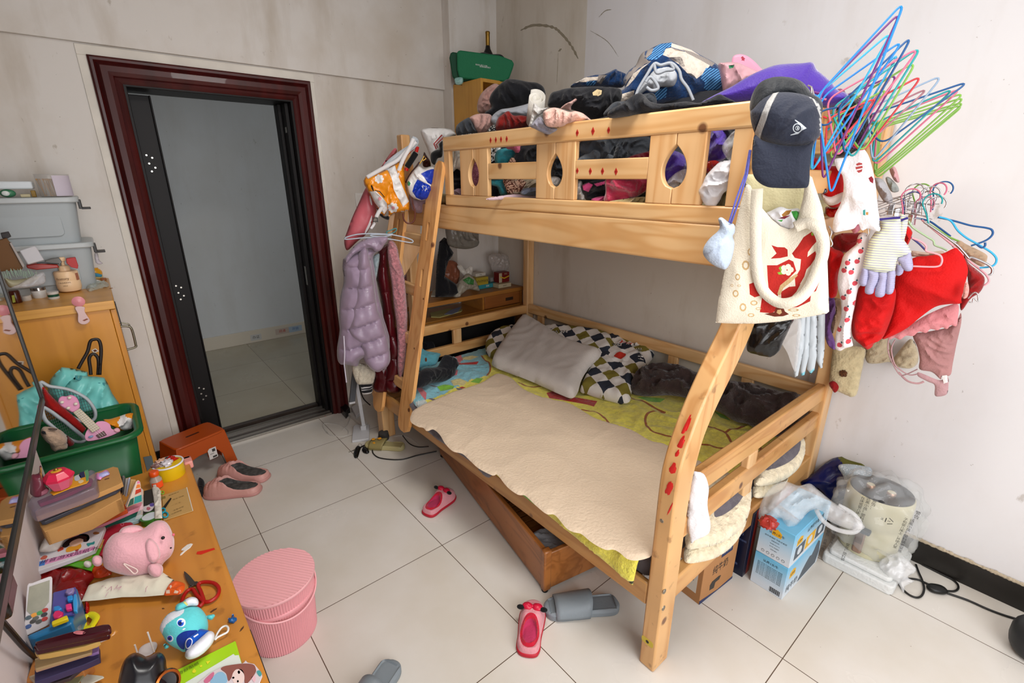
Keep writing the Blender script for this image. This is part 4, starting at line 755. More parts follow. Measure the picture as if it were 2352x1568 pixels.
#  beyond the head of the bed
M_mel=wood('melamine_yellow','z','d9a040','c98e30',knots=False,rough=.4)
tc_=thing('wall_cupboard',(1.31,.95,1.3),'yellow cupboard with open front high in the corner behind the bunk','cupboard')
mb=MB();mb.bx(1.125,1.143,.80,1.108,1.3,2.14);mb.bx(1.475,1.495,.80,1.108,1.3,2.14);mb.bx(1.143,1.475,.80,1.108,1.3,1.318);mb.bx(1.143,1.475,.80,1.105,2.12,2.14);mb.bx(1.143,1.475,1.09,1.108,1.318,2.12);mb.build('carcass',M_mel,tc_,smooth=0,bevel=.001)
for z in(1.75,1.5):MB().bx(1.143,1.475,.81,1.09,z,z+.018).build('shelf',wood('melamine_x','x','d9a040','c98e30',knots=False),tc_,smooth=0)
tn=MB();tn.tube([(1.122,1.0,2.125),(1.05,.985,2.12)],.0015,6);tn.build('nail',mat('iron','2a2522',.5,.8),tc_)
g=plas('green_felt','0d6c45',.7,bump=.3,bscale=150);f=fc(1110,150,'y',.86,0,0)
gb=thing('green_bag',tuple(at(1110,185,'y',.9)),'flat green zipped case with small white print on top of the corner cupboard','case')
def traced(name,L,f,h0,h1,m,par=None,bev=.004,**k):return MB().prism([f.px(*p)for p in L],f,h0,h1).build(name,m,par,bevel=bev,smooth=40,**k)
def traced_s(name,L,f,h0,h1,m,par=None,bev=.004,n=3,**k):return MB().prism(smooth_poly([f.px(*p)for p in L],n),f,h0,h1).build(name,m,par,bevel=bev,smooth=40,**k)
traced('case_front',[(1052,116),(1058,115),(1148,127),(1176,138),(1181,146),(1178,156),(1170,178),(1162,186),(1140,187),(1062,180),(1054,176),(1050,160),(1049,122)],f,-.03,0,g,gb,.008)
traced('case_back',[(1034,118),(1040,116),(1056,119),(1150,130),(1158,140),(1150,180),(1060,184),(1045,182),(1038,172),(1031,130)],f,-.09,-.03,plas('green_felt_dark','08442c',.7),gb,.008)
tx=MB();u,v=f.px(1110,152);tx.text('收纳包 旅行 衣物',f,u-.012,v+.004,.010,0,.0015,rot=-.12);tx.text('整理收纳好帮手',f,u+.012,v-.006,.010,0,.0015,rot=-.12);tx.build('case_lettering',mat('print_white','d8dcd8',.6),gb,smooth=0)
puff('black_cloth_lump',fc(1140,135,'y',.93),[(1100,125),(1110,120),(1130,124),(1150,125),(1160,135),(1155,145),(1110,140)],.02,blk,amp=.006,label='black cloth sticking up behind the green case',cat='cloth')
o=at(1121,150,'y',.98);wb_=thing('wine_bottle',(o.x,o.y,2.14),'dark wine bottle with gold foil neck on the corner cupboard','bottle')
MB().lathe([(0,0),(.036,0),(.038,.01),(.038,.16),(.034,.185),(.018,.215),(.014,.235),(.0135,.25)],(o.x,o.y,2.14),28).build('bottle_body',plas('bottle_dark','12100e',.1),wb_,smooth=60)
MB().lathe([(.0142,.232),(.0142,.30),(.0155,.302),(.0155,.312),(.013,.316),(0,.316)],(o.x,o.y,2.14),24).build('foil_neck',mat('gold_foil','8a6a2c',.35,.8),wb_)
puff('clear_plastic_bag',fc(1205,180,'y',.95,0,.2),[(1170,175),(1185,152),(1210,158),(1235,178),(1260,200),(1240,215),(1190,205)],.02,film('clear_film',alpha=.3),amp=.01,label='clear plastic bag beside the green case on the corner cupboard',cat='plastic bag')
puff('teal_film',fc(1052,188,'y',.92),[(1045,180),(1062,178),(1062,192),(1048,194)],.006,film('teal_film',(.3,.6,.55),.6),amp=.003,label='small teal plastic sheet under the left end of the green case',cat='plastic sheet')
dk_=thing('writing_desk',(.95,1.0,0),'yellow writing desk with open shelf and small drawer behind the bed head','desk')
Mw=wood('melamine_desk','x','b87a30','a0662a',knots=False,rough=.4)
MB().bx(.50,1.492,.80,1.108,.745,.775).build('desk_top',Mw,dk_,bevel=.004);MB().bx(.50,1.49,.80,1.10,.63,.648).build('desk_shelf',Mw,dk_,bevel=.002)
MB().bx(.50,.52,.81,1.1,0,.745).build('side_panel',Mw,dk_,smooth=0);MB().bx(1.472,1.49,.81,1.1,0,.745).build('side_panel',Mw,dk_,smooth=0);MB().bx(1.12,1.135,.82,1.09,.648,.745).build('divider',Mw,dk_,smooth=0)
MB().bx(1.137,1.47,.815,.832,.652,.742).build('drawer_front',wood('melamine_drawer','x','a0602a','8a5020',knots=False),dk_,bevel=.002)
MB().bx(1.33,1.40,.812,.816,.685,.708).build('drawer_pull',mat('dark_pull','2a1a10',.5),dk_,smooth=0)
def card(name,L,ax,val,th,m,label,cat,bev=.0008,**k):
 f={'z':fz,'x':fx,'y':fy}[ax](val);return MB().prism([f.px(*p)for p in L],f,0,th).build(name,m,bevel=bev,smooth=0,label=label,cat=cat,**k)
card('exercise_book',[(988,720),(1030,710),(1062,712),(1060,716),(1010,730),(990,729)],'z',.65,.006,mat('book_yellow_green','b0a868',.6),'yellow-green exercise book on the open desk shelf','book')
card('leaflet',[(1020,722),(1035,712),(1060,704),(1052,716),(1038,722)],'z',.658,.002,mat('leaflet_blue','8b95b0',.5),'blue-grey leaflet lying on the exercise book','leaflet')
card('paper_stack',[(990,682),(995,668),(1038,668),(1042,678),(1010,682)],'z',.777,.010,mat('paper_grey','a8a498',.7),'stack of whitish papers at the ladder end of the desk','papers')
f=fz(.777)
def pkt(name,px,py,w,d,h,z,rot,m,label,cat='box',txt=None,tm=None,**k):
 o=at(px,py,'z',z);R_=Matrix.Rotation(rot,3,'Z');mb=MB();mb.box(o+R_@Vector((0,d/2,h/2)),(w,d,h),R_)
 if txt:ff=Fr(o+R_@Vector((0,0,h/2)),R_@Vector((1,0,0)),(0,0,1));mb.text(txt,ff,0,0,h*.5,1,.0006)
 return mb.build(name,[m,tm or mat('print_dark','2c2720',.6)],bevel=.001,smooth=0,label=label,cat=cat,**k)
pkt('teal_box',1120,661,.16,.07,.030,.777,0,mat('teal_card','2a8791',.5),'flat teal medicine box at the bottom of the stack on the desk',tm=mat('print_white','d8dcd8',.6),txt='健康')
pkt('yellow_box',1108,654,.11,.07,.055,.808,0,mat('yellow_card','a79226',.5),'yellow box stacked on the teal one',txt='VIVIMAX')
pkt('white_box',1104,634,.09,.07,.022,.864,0,mat('white_card','c9c3b8',.5),'small white box topmost of the stack on the desk',txt='TAIJI')
pkt('grey_box',1133,646,.05,.06,.03,.808,0,mat('grey_card','8a8782',.5),'little grey box behind the yellow one')
pkt('cream_box',1160,660,.12,.07,.03,.777,0,mat('cream_card','b6aa8c',.5),'cream carton lying under the red medicine box',txt='BARC')
rb=pkt('red_box',1158,648,.10,.06,.075,.808,0,mat('red_card','6d1414',.45),'dark red box with yellow chevron on the cream carton')
o=at(1158,648,'z',.808);ch_=MB();ff=fy(o.y-.0008);ch_.prism([(o.x-.04,.858),(o.x,.843),(o.x+.049,.856),(o.x+.049,.848),(o.x,.834),(o.x-.04,.85)],ff,0,.0006,0);ch_.fbox(ff,o.x-.05,o.x-.022,.81,.88,0,.0004,1);ch_.text('降压',ff,o.x+.015,.87,.014,1);
x_=ch_.build('box_print',[mat('chevron_yellow','c9a51e',.5),mat('cream_card','b6aa8c',.5)],rb,smooth=0)
puff('white_carrier_bag',fy(1.0),[(1122,590),(1135,582),(1165,585),(1170,610),(1160,640),(1140,640),(1128,615)],.03,film('bag_haze',(.6,.55,.52),.6),amp=.012,label='whitish carrier bag hanging above the boxes on the desk',cat='plastic bag',sc=22)
puff('green_white_bag',fy(.86),[(1040,682),(1050,660),(1060,640),(1075,628),(1090,640),(1097,655),(1100,668),(1075,665),(1060,675),(1052,684)],.03,[mat('bag_beige','9b9484',.4,bump=.3,bscale=40),mat('bag_green','3b7a3c',.4)],amp=.012,sc=26,prints=[([(1060,642),(1072,634),(1085,642),(1080,652),(1066,650)],1,True)],label='crumpled whitish bag with green print on the desk',cat='plastic bag')
puff('bag_knot',fy(.88),[(1050,612),(1060,608),(1068,618),(1082,610),(1086,622),(1078,638),(1066,634)],.015,film('bag_knot_film',(.75,.72,.66),.8),amp=.008,label='knotted clear bag top sticking up beside the green printed bag',cat='plastic bag')
puff('orange_film_bag',fy(.95),[(1010,640),(1015,610),(1030,598),(1048,602),(1055,625),(1050,650),(1030,655)],.03,mat('orange_haze','8a5038',.3,alpha=.8,bump=.3,bscale=30),amp=.012,label='see-through bag with orange contents at the back of the desk',cat='plastic bag')
puff('black_backpack',fy(.86),[(1000,682),(1004,600),(1010,555),(1020,545),(1038,553),(1030,565),(1040,580),(1026,600),(1018,632),(1045,650),(1050,672),(1035,682)],.05,blk,amp=.014,smooth=False,label='black bag standing on the desk behind the ladder',cat='bag')
puff('grey_wrapped_bundle',fy(.715),[(1025,508),(1060,510),(1092,516),(1098,545),(1095,565),(1070,572),(1035,566),(1026,550)],.04,mat('grey_bundle_film','77736c',.3,bump=.3,bscale=25),amp=.01,texts=[dict(s='五 金 杂',p=(1060,546),size=.025,m=0)],label='grey plastic-wrapped bundle hanging under the upper bunk',cat='bundle')
puff('pink_pillowcase',fy(.80),[(925,660),(930,635),(945,612),(965,618),(975,640),(965,672),(940,680)],.03,C('dusty_rose','a86a72'),amp=.01,label='dusty rose cloth on the desk seen through the ladder',cat='cloth')
puff('charcoal_bag',fy(1.0),[(1000,540),(1040,540),(1040,700),(1180,690),(1180,760),(985,800),(960,760),(970,640)],.03,C('near_black','0e0d0d'),amp=.01,label='black suitcase standing under the desk behind the bed head',cat='suitcase')if 0 else MB().bx(.53,1.45,.83,1.1,.03,.62).build('suitcase',C('near_black','0e0d0d'),bevel=.03,label='black suitcase standing under the desk behind the bed head',cat='suitcase')
#  hung on the foot-end posts and rails
Z8=zz(1600,0,.3571);ZB=zz(1600,420,.33157)
fcap=fc(1803,300,'y',-1.385);navyc=C('cap_navy','262b3a',rough=.7);dkc=C('cap_black','191d22',rough=.6);slv=C('cap_silver','a9a8a6',rough=.5)
cp_=thing('baseball_cap',tuple(fcap.O),'dark navy cap with silver side stripes and round emblem hung on the bunk post','cap')
puff('back_panel',fcap.sh(-.05),Z8([(345,720),(345,650),(370,580),(410,530),(460,505),(520,493),(600,497),(660,515),(700,545),(745,600),(800,640),(812,700),(780,740),(600,700),(450,740),(380,800)]),.05,dkc,amp=.01,sc=14,parent=cp_,Rd=.05)
def lg(x,y,s=1):return(x,y)
ring=lambda cx,cy,r,n=18:[(cx+r*math.cos(2*PI*i/n),cy+r*math.sin(2*PI*i/n))for i in range(n)]
puff('crown',fcap,Z8([(372,855),(352,790),(345,720),(365,700),(420,640),(490,602),(540,592),(620,595),(700,612),(760,640),(800,690),(803,770),(798,860),(770,900),(750,930),(700,950),(650,962),(540,955),(460,932),(410,905),(385,885)]),.06,[navyc,slv,mat('emblem_grey','b9c2c8',.4)],amp=.006,sc=18,parent=cp_,Rd=.07,res=.004,sm=75,prints=[(Z8([(530,597),(492,603),(455,665),(425,740),(372,855),(390,885),(410,903),(425,850),(450,790),(485,690)]),1,True),(Z8([(715,622),(750,640),(790,690),(800,770),(798,860),(792,860),(786,760),(770,700),(745,655)]),1,True),(Z8([(628,788),(665,808),(700,838),(672,852),(648,872),(600,881),(603,876),(645,862),(668,848),(674,836),(655,815),(626,793)]),2,True),(Z8(ring(643,838,29)),2,True),(Z8(ring(643,838,23)),0,True),(Z8(ring(643,838,14)),2,True),(Z8(ring(643,838,10)),0,True),(Z8([(638,830),(648,832),(650,844),(638,846),(641,838)]),2,True)])
puff('brim',Fr(fcap.O+fcap.N*.03,fcap.U,(fcap.V+fcap.N*-.12)),Z8([(372,870),(420,900),(480,920),(560,935),(650,938),(720,925),(752,905),(738,1000),(728,1080),(726,1160),(715,1200),(690,1209),(600,1211),(520,1209),(460,1203),(410,1180),(372,1140),(356,1080),(358,980)]),.012,navyc,amp=.002,parent=cp_,Rd=.05,back=.2,sm=60)
cream=C('tote_canvas','e8e0cc',bscale=300,var=.05);red=C('tote_print_red','b3261f');tan=C('tote_print_tan','c8a878');brn2=C('tote_print_brown','6b2a18');wht=C('tote_print_cream','e8dcc8');grn=C('tote_print_green','7fae3a');cream2=C('tote_inside','d2c99e',var=.05)
ftb=fc(1780,600,'y',-1.375);tb=thing('tote_bag',tuple(ftb.O),'cream canvas tote bag with red floral print hanging from the post under the cap','bag')
puff('back_panel',ftb.sh(-.05),ZB([(345,-60),(760,-60),(800,0),(860,150),(880,330),(700,380),(480,330),(380,150),(330,20)]),.006,cream2,amp=.002,parent=tb,smooth=False,Rd=.02)
blos=[]
for i in range(5):
 a=2*PI*i/5;blos.append((ring(627+26*math.cos(a),592+22*math.sin(a),20,8)))
prs=[([(520,425),(560,438),(610,440),(630,455),(632,500),(580,512),(515,516),(555,480),(535,450)],1),([(490,560),(560,560),(640,520),(670,535),(690,600),(650,640),(600,690),(575,740),(560,782),(505,765),(495,660)],1),([(660,480),(700,430),(740,370),(800,330),(832,345),(828,400),(800,430),(770,470),(765,505),(820,465),(830,500),(790,560),(760,590),(745,640),(710,700),(685,715),(680,650),(715,590),(722,520),(680,510)],1),([(368,690),(400,678),(445,740),(443,770),(405,782),(372,762)],1),([(455,785),(520,820),(575,835),(560,870),(520,893),(440,885)],1),([(585,745),(640,710),(690,705),(720,690),(690,745),(645,790),(588,788)],1),([(605,840),(700,805),(790,770),(785,810),(700,850),(625,858)],1),([(790,700),(830,640),(862,595),(858,650),(825,740),(770,765)],1),([(570,580),(585,565),(600,600),(600,625),(570,625),(560,610),(585,605)],5),([(790,345),(802,335),(808,358),(795,360)],5),([(560,760),(580,700),(640,650),(690,620),(700,632),(650,680),(600,720),(580,770)],2),([(548,855),(600,850),(612,880),(640,900),(600,915),(540,918),(470,898),(540,885)],3),([(560,870),(585,866),(592,890),(575,902),(555,890)],2)]+[(b,4)for b in blos]+[(ring(627,592,14,8),4),(ring(627,594,5,6),1)]
for(x,y,rx,ry)in((345,560,26,34),(290,640,18,24),(275,755,22,26),(325,850,24,30),(375,470,18,26),(865,480,18,30),(250,700,10,10),(400,820,26,18),(380,905,24,14),(670,870,40,10),(300,700,14,8),(840,560,12,16),(690,910,30,10),(430,860,20,10)):
 prs.append(([(x+rx*math.cos(2*PI*i/9),y+ry*math.sin(2*PI*i/9))for i in range(9)],2));prs.append(([(x+rx*.6*math.cos(2*PI*i/7),y+ry*.6*math.sin(2*PI*i/7))for i in range(7)],0))
puff('front_panel',ftb,ZB([(345,0),(330,60),(300,160),(260,330),(205,560),(150,820),(132,968),(250,974),(400,975),(560,962),(700,940),(900,905),(918,890),(912,700),(905,500),(900,320),(870,170),(815,10),(800,-40),(770,-60),(750,0),(738,100),(715,190),(690,290),(640,320),(580,300),(520,250),(450,170),(405,90),(375,20)]),.018,[cream,red,tan,brn2,wht,grn],amp=.008,sc=9,fk='drape',dirn=.1,smooth=False,parent=tb,res=.0045,Rd=.05,prints=[(ZB(p),s,True)for p,s in prs])
P=smooth_poly(ZB([(425,40),(418,200),(415,400),(425,600),(460,720),(530,790),(600,812),(690,790),(770,720),(830,600),(868,480),(868,380),(830,300),(760,270),(680,300)]),6,closed=False)
P3=[ftb.p3(*ftb.px(*p),.034+.006*math.sin(i*.2))for i,p in enumerate(P)];mbt=MB();vs=[]
for i,p in enumerate(P3):
 t=(P3[min(i+1,len(P3)-1)]-P3[max(i-1,0)]).normalized();s_=ftb.N.cross(t);w_=.0135;vs+=[p+s_*w_,p-s_*w_]
mbt.add(vs,[(2*i,2*i+1,2*i+3,2*i+2)for i in range(len(P3)-1)]);mbt.build('strap',cream,tb,solid=.003,smooth=60)
puff('white_printed_cloth',ftb.sh(-.02),ZB([(480,215),(520,190),(580,165),(640,180),(700,175),(720,200),(700,260),(690,330),(600,320),(530,270)]),.02,[C('white_cotton','e2e2e6'),C('toy_green','3f9a3e'),C('toy_tan','a8742f'),C('toy_wine','7a2230')],amp=.01,sc=30,prints=[(ZB([(560,255),(600,250),(590,265)]),1,True),(ZB([(655,195),(690,190),(715,215),(690,260),(670,230)]),1,True),(ZB([(590,215),(620,190),(660,185),(640,215),(600,230)]),2,True),(ZB([(570,240),(610,225),(650,220),(610,245)]),3,True)],label='white cloth with green and brown print stuffed in the tote bag mouth',cat='cloth')
fp_=fc(1655,560,'y',-1.345);bp2=thing('drawstring_pouch',tuple(fp_.O),'pale blue gathered drawstring pouch hanging from a violet cord','pouch')
puff('pouch_body',fp_,ZB([(150,250),(172,238),(200,255),(225,275),(262,290),(265,340),(250,370),(262,420),(250,500),(230,560),(200,598),(160,590),(110,565),(70,530),(45,490),(52,440),(90,385),(150,330),(160,295)]),.028,C('pale_blue_satin','b4c3d6',rough=.5),amp=.009,sc=26,parent=bp2,Rd=.04,fk='drape',dirn=.3)
MB().tube([at(1722,345,'y',-1.33),at(1712,400,'y',-1.34),at(1690,460,'y',-1.35),at(1675,510,'y',-1.36)],.0022,6).build('cord',C('violet_cord','4d4f9a'),bp2);MB().tube([at(1724,345,'y',-1.335),at(1716,400,'y',-1.345),at(1698,460,'y',-1.352),at(1679,512,'y',-1.36)],.0022,6).build('cord',C('violet_cord','4d4f9a'),bp2)
puff('black_leather_bag',fc(1765,780,'y',-1.33),ZB([(385,940),(655,930),(650,990),(638,1020),(600,1100),(575,1160),(520,1203),(470,1200),(380,1178),(348,1155),(350,1100),(372,1030)]),.03,mat('black_leather','0c0c0d',.25,bump=.2,bscale=60),amp=.012,sc=16,label='black leather bag hanging under the tote bag behind the post',cat='bag')
mfold=mat('frosted_plastic','c9d2d8',.3,alpha=.8,bump=.1);mtip=mat('frosted_teal','7fc6d6',.3,alpha=.9)
for L,lab,tip in(([(735,925),(777,920),(742,1150),(702,1335),(682,1345),(672,1320)],'leftmost frosted plastic document sleeve hanging beneath the tote bag',0),([(775,925),(802,915),(777,1200),(747,1330),(727,1335),(715,1300)],'second frosted plastic sleeve from the left with teal tip beneath the tote bag',1),([(795,920),(837,910),(832,1200),(815,1300),(790,1325),(765,1290)],'third frosted plastic sleeve with blue tip beneath the tote bag',1),([(840,915),(895,890),(887,1150),(872,1280),(857,1285),(830,1230)],'rightmost wide frosted plastic sleeve beneath the tote bag',0)):
 Xo=1.00+L[0][0]*.0004;f_=fc(1850,800,'y',-1.325+(L[0][0]-735)*.0001);q_=ZB([(x,y-360 if y<950 else y)for x,y in L]);lo=[p for p in q_]
 b0=q_[3:5];puff('document_sleeve',f_,q_,.008,[mfold,mtip],smooth=False,amp=.003,sc=30,fk='drape',prints=[([((q_[2][0]*.2+q_[3][0]*.8),(q_[2][1]*.2+q_[3][1]*.8)),q_[3],q_[4],((q_[5][0]*.5+q_[4][0]*.5),(q_[5][1]*.5+q_[4][1]*.5))],1,True)]if tip else[],label=lab,cat='document sleeve')
puff('clear_bag',fc(1820,770,'y',-1.34),ZB([(600,960),(720,945),(710,1150),(690,1300),(670,1290),(630,1180),(590,1100)]),.006,film('clear_film',alpha=.3),amp=.004,label='limp clear plastic bag between the black leather bag and the document sleeves',cat='plastic bag')
RX=[0]
def hung(name,L,X,T,m,label,cat,seed=1,amp=.012,sc=18,yaw=0,conv=ZB,**k):
 Q=conv(L)if conv else L;cx=sum(p[0]for p in Q)/len(Q);cy_=sum(p[1]for p in Q)/len(Q)
 return puff(name,fc(cx,cy_,'x',X,yaw),Q,T,m,amp=amp,sc=sc,seed=seed,label=label,cat=cat,**k)
hung('purple_shirt',[(890,780),(950,790),(962,900),(932,1000),(958,1100),(958,1155),(905,1115),(885,1000)],1.2,.015,C('violet','6c4784'),'purple shirt strip hanging behind the document sleeves','shirt',130)
hung('tan_strap_bag',[(950,800),(1010,820),(1000,930),(950,1040),(925,1010),(930,930),(965,880)],1.22,.015,C('tan_felt','a58c70'),'tan felt piece hanging behind the strawberry cloth','cloth',131)
redc=C('bright_red','c80a0a',sheen=.05,rough=.7);dred=C('deep_red','8e0f10')
hung('dark_red_hoodie',[(945,380),(1000,350),(1100,345),(1180,350),(1190,420),(1120,470),(1000,480),(940,440)],1.12,.03,dred,'dark red hooded top behind the strawberry cloth top edge','hoodie',132)
hung('red_sweater',[(915,450),(960,460),(1015,485),(1030,560),(985,640),(978,740),(960,790),(912,778),(905,600)],1.05,.025,redc,'bright red sweater between the tote bag and strawberry cloth','sweater',133)
pt=at(1915,430,'x',1.0);pl_=thing('red_plush_toy',tuple(pt),'red plush toy with white muzzle and glossy dark eye behind the blue hanger','plush toy')
puff('plush_head',fc(1915,415,'x',1.0),Z8([(735,1020),(790,1020),(850,1065),(930,1070),(958,1130),(960,1200),(945,1290),(900,1335),(850,1325),(810,1270),(780,1180),(740,1120)]),.05,redc,amp=.004,parent=pl_)
f_=fc(1915,415,'x',.97);puff('muzzle',f_,Z8([(800,1245),(850,1262),(900,1245),(955,1235),(950,1270),(910,1310),(860,1322),(822,1300)]),.03,C('plush_white','e6dad6'),amp=.002,parent=pl_)
MB().ell(f_.p3(*f_.px(1894,438),.04),(.008,.008,.008)).build('eye',mat('glass_eye','0a1c38',.05,coat=1),pl_)
hung('red_foil_bag',[(830,1330),(880,1335),(925,1330),(915,1380),(870,1400),(830,1380)],1.02,.02,mat('red_foil','b81208',.2,.3),'shiny red foil bag just below the red plush toy','bag',134,conv=Z8)
hung('gold_trim_cloth',[(735,1075),(775,1085),(770,1120),(735,1110)],.97,.006,mat('gold_cloth','b3862a',.4,.4),'gold trimmed scrap beside the red plush toy','cloth',135,conv=Z8)
hung('white_handkerchief',[(888,1025),(955,1012),(1000,985),(1063,955),(1100,990),(1125,1060),(1150,1180),(1165,1330),(1182,1475),(1140,1480),(1100,1468),(1062,1482),(1040,1440),(1010,1470),(940,1485),(885,1492),(876,1450),(890,1380),(925,1310),(945,1215),(938,1130),(905,1090)],.93,.012,[C('white_muslin','e9e8ec',var=.04),C('print_stripe_red','b34a4a'),C('print_wine','8e2430'),C('print_tealish','3f9a94'),C('print_tan','c08a4a')],'white printed muslin cloth hanging below the hangers with red striped dot','cloth',136,conv=Z8,fk='drape',dirn=.2,amp=.014,prints=[(Z8([(1025,1055),(1045,1045),(1065,1050),(1066,1058),(1030,1066)]),1,True),(Z8([(1022,1074),(1066,1066),(1068,1080),(1024,1090)]),1,True),(Z8([(1028,1098),(1066,1088),(1062,1104),(1042,1112)]),1,True),(Z8([(1105,1145),(1125,1132),(1138,1150),(1135,1180),(1115,1168)]),2,True),(Z8([(1070,1350),(1085,1345),(1085,1385),(1070,1380)]),3,True),(Z8([(1088,1362),(1105,1362),(1103,1382),(1088,1380)]),4,True)])
hung('pink_cloth',[(985,1440),(1010,1400),(1040,1390),(1060,1430),(1050,1480),(1010,1500)],1.0,.015,C('soft_pink','d8879a'),'soft pink cloth peeping below the white printed muslin','cloth',137,conv=Z8)
hung('grey_sock',[(1140,1150),(1190,1150),(1230,1200),(1260,1270),(1250,1310),(1200,1290),(1160,1220)],1.15,.02,C('pale_grey','b5b3b6'),'pale grey sock hanging right of the white printed muslin','sock',138,conv=Z8)
hung('grey_sock',[(1215,1150),(1240,1140),(1290,1190),(1300,1230),(1250,1230)],1.2,.012,C('pale_grey2','a9ada9'),'small grey-green sock at the right of the pale grey sock','sock',139,conv=Z8)
hung('pink_strap',[(1240,1090),(1270,1070),(1290,1100),(1305,1170),(1270,1160)],1.2,.006,C('soft_pink2','d9a3a6'),'narrow soft pink strap above the grey socks','strap',140,conv=Z8)
sb_=[]
for(x,y,a)in((1125,400,.3),(1070,612,.6),(1095,690,.2),(1055,745,.8),(1015,790,.3),(1035,865,.2),(1042,940,.5),(985,1010,.9),(1050,1090,.1),(990,1115,.9),(1110,540,.4),(1020,600,.3),(1045,548,.2),(1095,830,.2),(1135,470,.3)):
 sb_.append((ZB([(x+22*math.cos(t+a)*(1 if math.cos(t)>0 else .75),y+17*math.sin(t+a))for t in[2*PI*i/9 for i in range(9)]]),1,True));sb_.append((ZB([(x+8,y-20),(x+18,y-30),(x+24,y-16),(x+14,y-12)]),2,True))
hung('strawberry_cloth',[(1110,395),(1125,360),(1155,343),(1190,360),(1192,420),(1170,520),(1150,620),(1115,750),(1095,850),(1075,960),(1068,1050),(1082,1110),(1078,1130),(1030,1145),(995,1163),(965,1150),(960,1110),(968,1030),(1000,930),(1000,820),(978,720),(980,640),(1000,560),(1020,500),(1075,450),(1105,425)],.99,.016,[C('strawberry_white','ebe2e2',var=.03),C('strawberry_red','cf4a55'),C('strawberry_leaf','3e5560')],'white cloth printed with small strawberries hanging left of the striped glove','cloth',141,prints=sb_,res=.004,fk='drape',dirn=.1)
gl=thing('work_glove',tuple(at(2040,560,'x',.98)),'knitted glove with lime and lilac stripes and lilac fingertips, fingers down','glove');fg=fc(2040,560,'x',.98)
gs=pattern('lime_lilac_stripe','stripe',['dfe6c4','a6a3bf'],.0075,PI/2,.7);lil=C('lilac_knit','a9a6c6');lil2=pattern('lilac_rib','stripe',['b9b7d2','8f8db4'],.003,PI/2,.6)
puff('palm',fg,ZB([(1268,248),(1320,240),(1412,236),(1418,300),(1425,380),(1470,440),(1490,480),(1470,500),(1400,520),(1385,560),(1375,605),(1310,622),(1240,618),(1160,595),(1150,585),(1168,500),(1195,400),(1235,340),(1275,320)]),.018,gs,amp=.003,parent=gl,Rd=.03,smooth=False)
for L in([(1152,585),(1190,600),(1190,660),(1182,705),(1155,716),(1130,705),(1124,680),(1138,630)],[(1188,600),(1262,618),(1258,680),(1235,730),(1222,765),(1190,772),(1165,755),(1172,700),(1190,650)],[(1262,618),(1322,620),(1318,690),(1310,760),(1290,788),(1260,792),(1236,778),(1240,720),(1260,670)],[(1322,615),(1374,604),(1376,660),(1370,730),(1355,765),(1325,772),(1308,755),(1312,690)]):puff('finger',fg,ZB(L),.012,lil2,amp=.001,parent=gl,Rd=.02)
puff('thumb',fg.sh(.004),ZB([(1390,525),(1440,495),(1478,475),(1492,520),(1500,575),(1490,605),(1460,612),(1432,600),(1410,560)]),.012,lil2,amp=.001,parent=gl,Rd=.02)
gl2=thing('work_glove',tuple(at(2060,560,'x',1.02)),'second striped glove mostly hidden behind the first, its thumb below','glove');fg2=fc(2060,560,'x',1.03)
puff('palm',fg2,ZB([(1400,245),(1462,240),(1455,330),(1440,400),(1450,450),(1420,560),(1400,560)]),.012,gs,amp=.002,parent=gl2,Rd=.02);puff('thumb',fg2,ZB([(1385,560),(1430,590),(1428,625),(1400,643),(1376,630),(1376,590)]),.01,lil2,amp=.001,parent=gl2,Rd=.02)
MB().tube([fg.p3(*fg.px(*p),.02)for p in ZB([(1268,250),(1340,243),(1412,237)])],.0035,8).build('cuff_hem',C('indigo_hem','3b3080'),gl);MB().tube([fg2.p3(*fg2.px(*p),.012)for p in ZB([(1415,258),(1464,240)])],.0035,8).build('cuff_hem',C('indigo_hem','3b3080'),gl2)
hung('red_shorts',[(1120,730),(1180,700),(1280,740),(1375,730),(1372,850),(1340,960),(1290,1070),(1230,1110),(1215,1135),(1180,1150),(1130,1110),(1080,1060),(1073,960),(1095,860)],1.06,.045,redc,'bright red shorts hanging in a deep fold below the glove','shorts',142,amp=.02,sc=13)
hung('red_briefs',[(1375,660),(1420,600),(1500,520),(1600,505),(1700,490),(1790,450),(1820,470),(1850,510),(1880,600),(1860,700),(1835,800),(1830,835),(1740,840),(1650,860),(1550,930),(1450,1010),(1320,1075),(1282,1070),(1330,980),(1370,850)],1.10,.02,redc,'large bright red briefs clipped on a pink hanger','briefs',143,amp=.012,sc=10,fk='drape',dirn=1.0)
hung('red_briefs',[(1850,500),(1890,560),(1985,640),(1992,700),(1960,760),(1900,800),(1850,870),(1830,880),(1825,830),(1850,760),(1880,690)],1.16,.015,dred,'darker red briefs at the far right end of the pink hanger','briefs',144)
hung('pink_pad',[(1860,690),(1880,695),(1888,740),(1875,790),(1845,800),(1845,760)],1.08,.006,C('skin_pink','d99c93'),'little pink pad between the two red briefs','pad',145)
hung('pink_lace_briefs',[(1330,1060),(1450,1000),(1600,910),(1740,850),(1812,842),(1812,920),(1800,990),(1760,985),(1735,1012),(1700,1000),(1670,1020),(1620,1012),(1590,1038),(1540,1030),(1500,1060),(1450,1058),(1410,1085),(1370,1070),(1340,1085)],1.14,.010,C('lace_pink','d88a8e'),'pink lace-edged briefs under the red ones','briefs',146,amp=.007,sc=30)
hung('mauve_bra',[(1500,1050),(1600,1030),(1740,1000),(1800,960),(1830,900),(1833,970),(1800,1120),(1775,1250),(1758,1330),(1700,1340),(1690,1360),(1630,1310),(1545,1290),(1545,1220),(1530,1140)],1.18,.016,C('mauve_skin','a97a78'),'mauve bra hanging upside down with loose straps','bra',147,amp=.006)
bra=bpy.data.objects['mauve_bra'];fbr=fc(2130,800,'x',1.18)
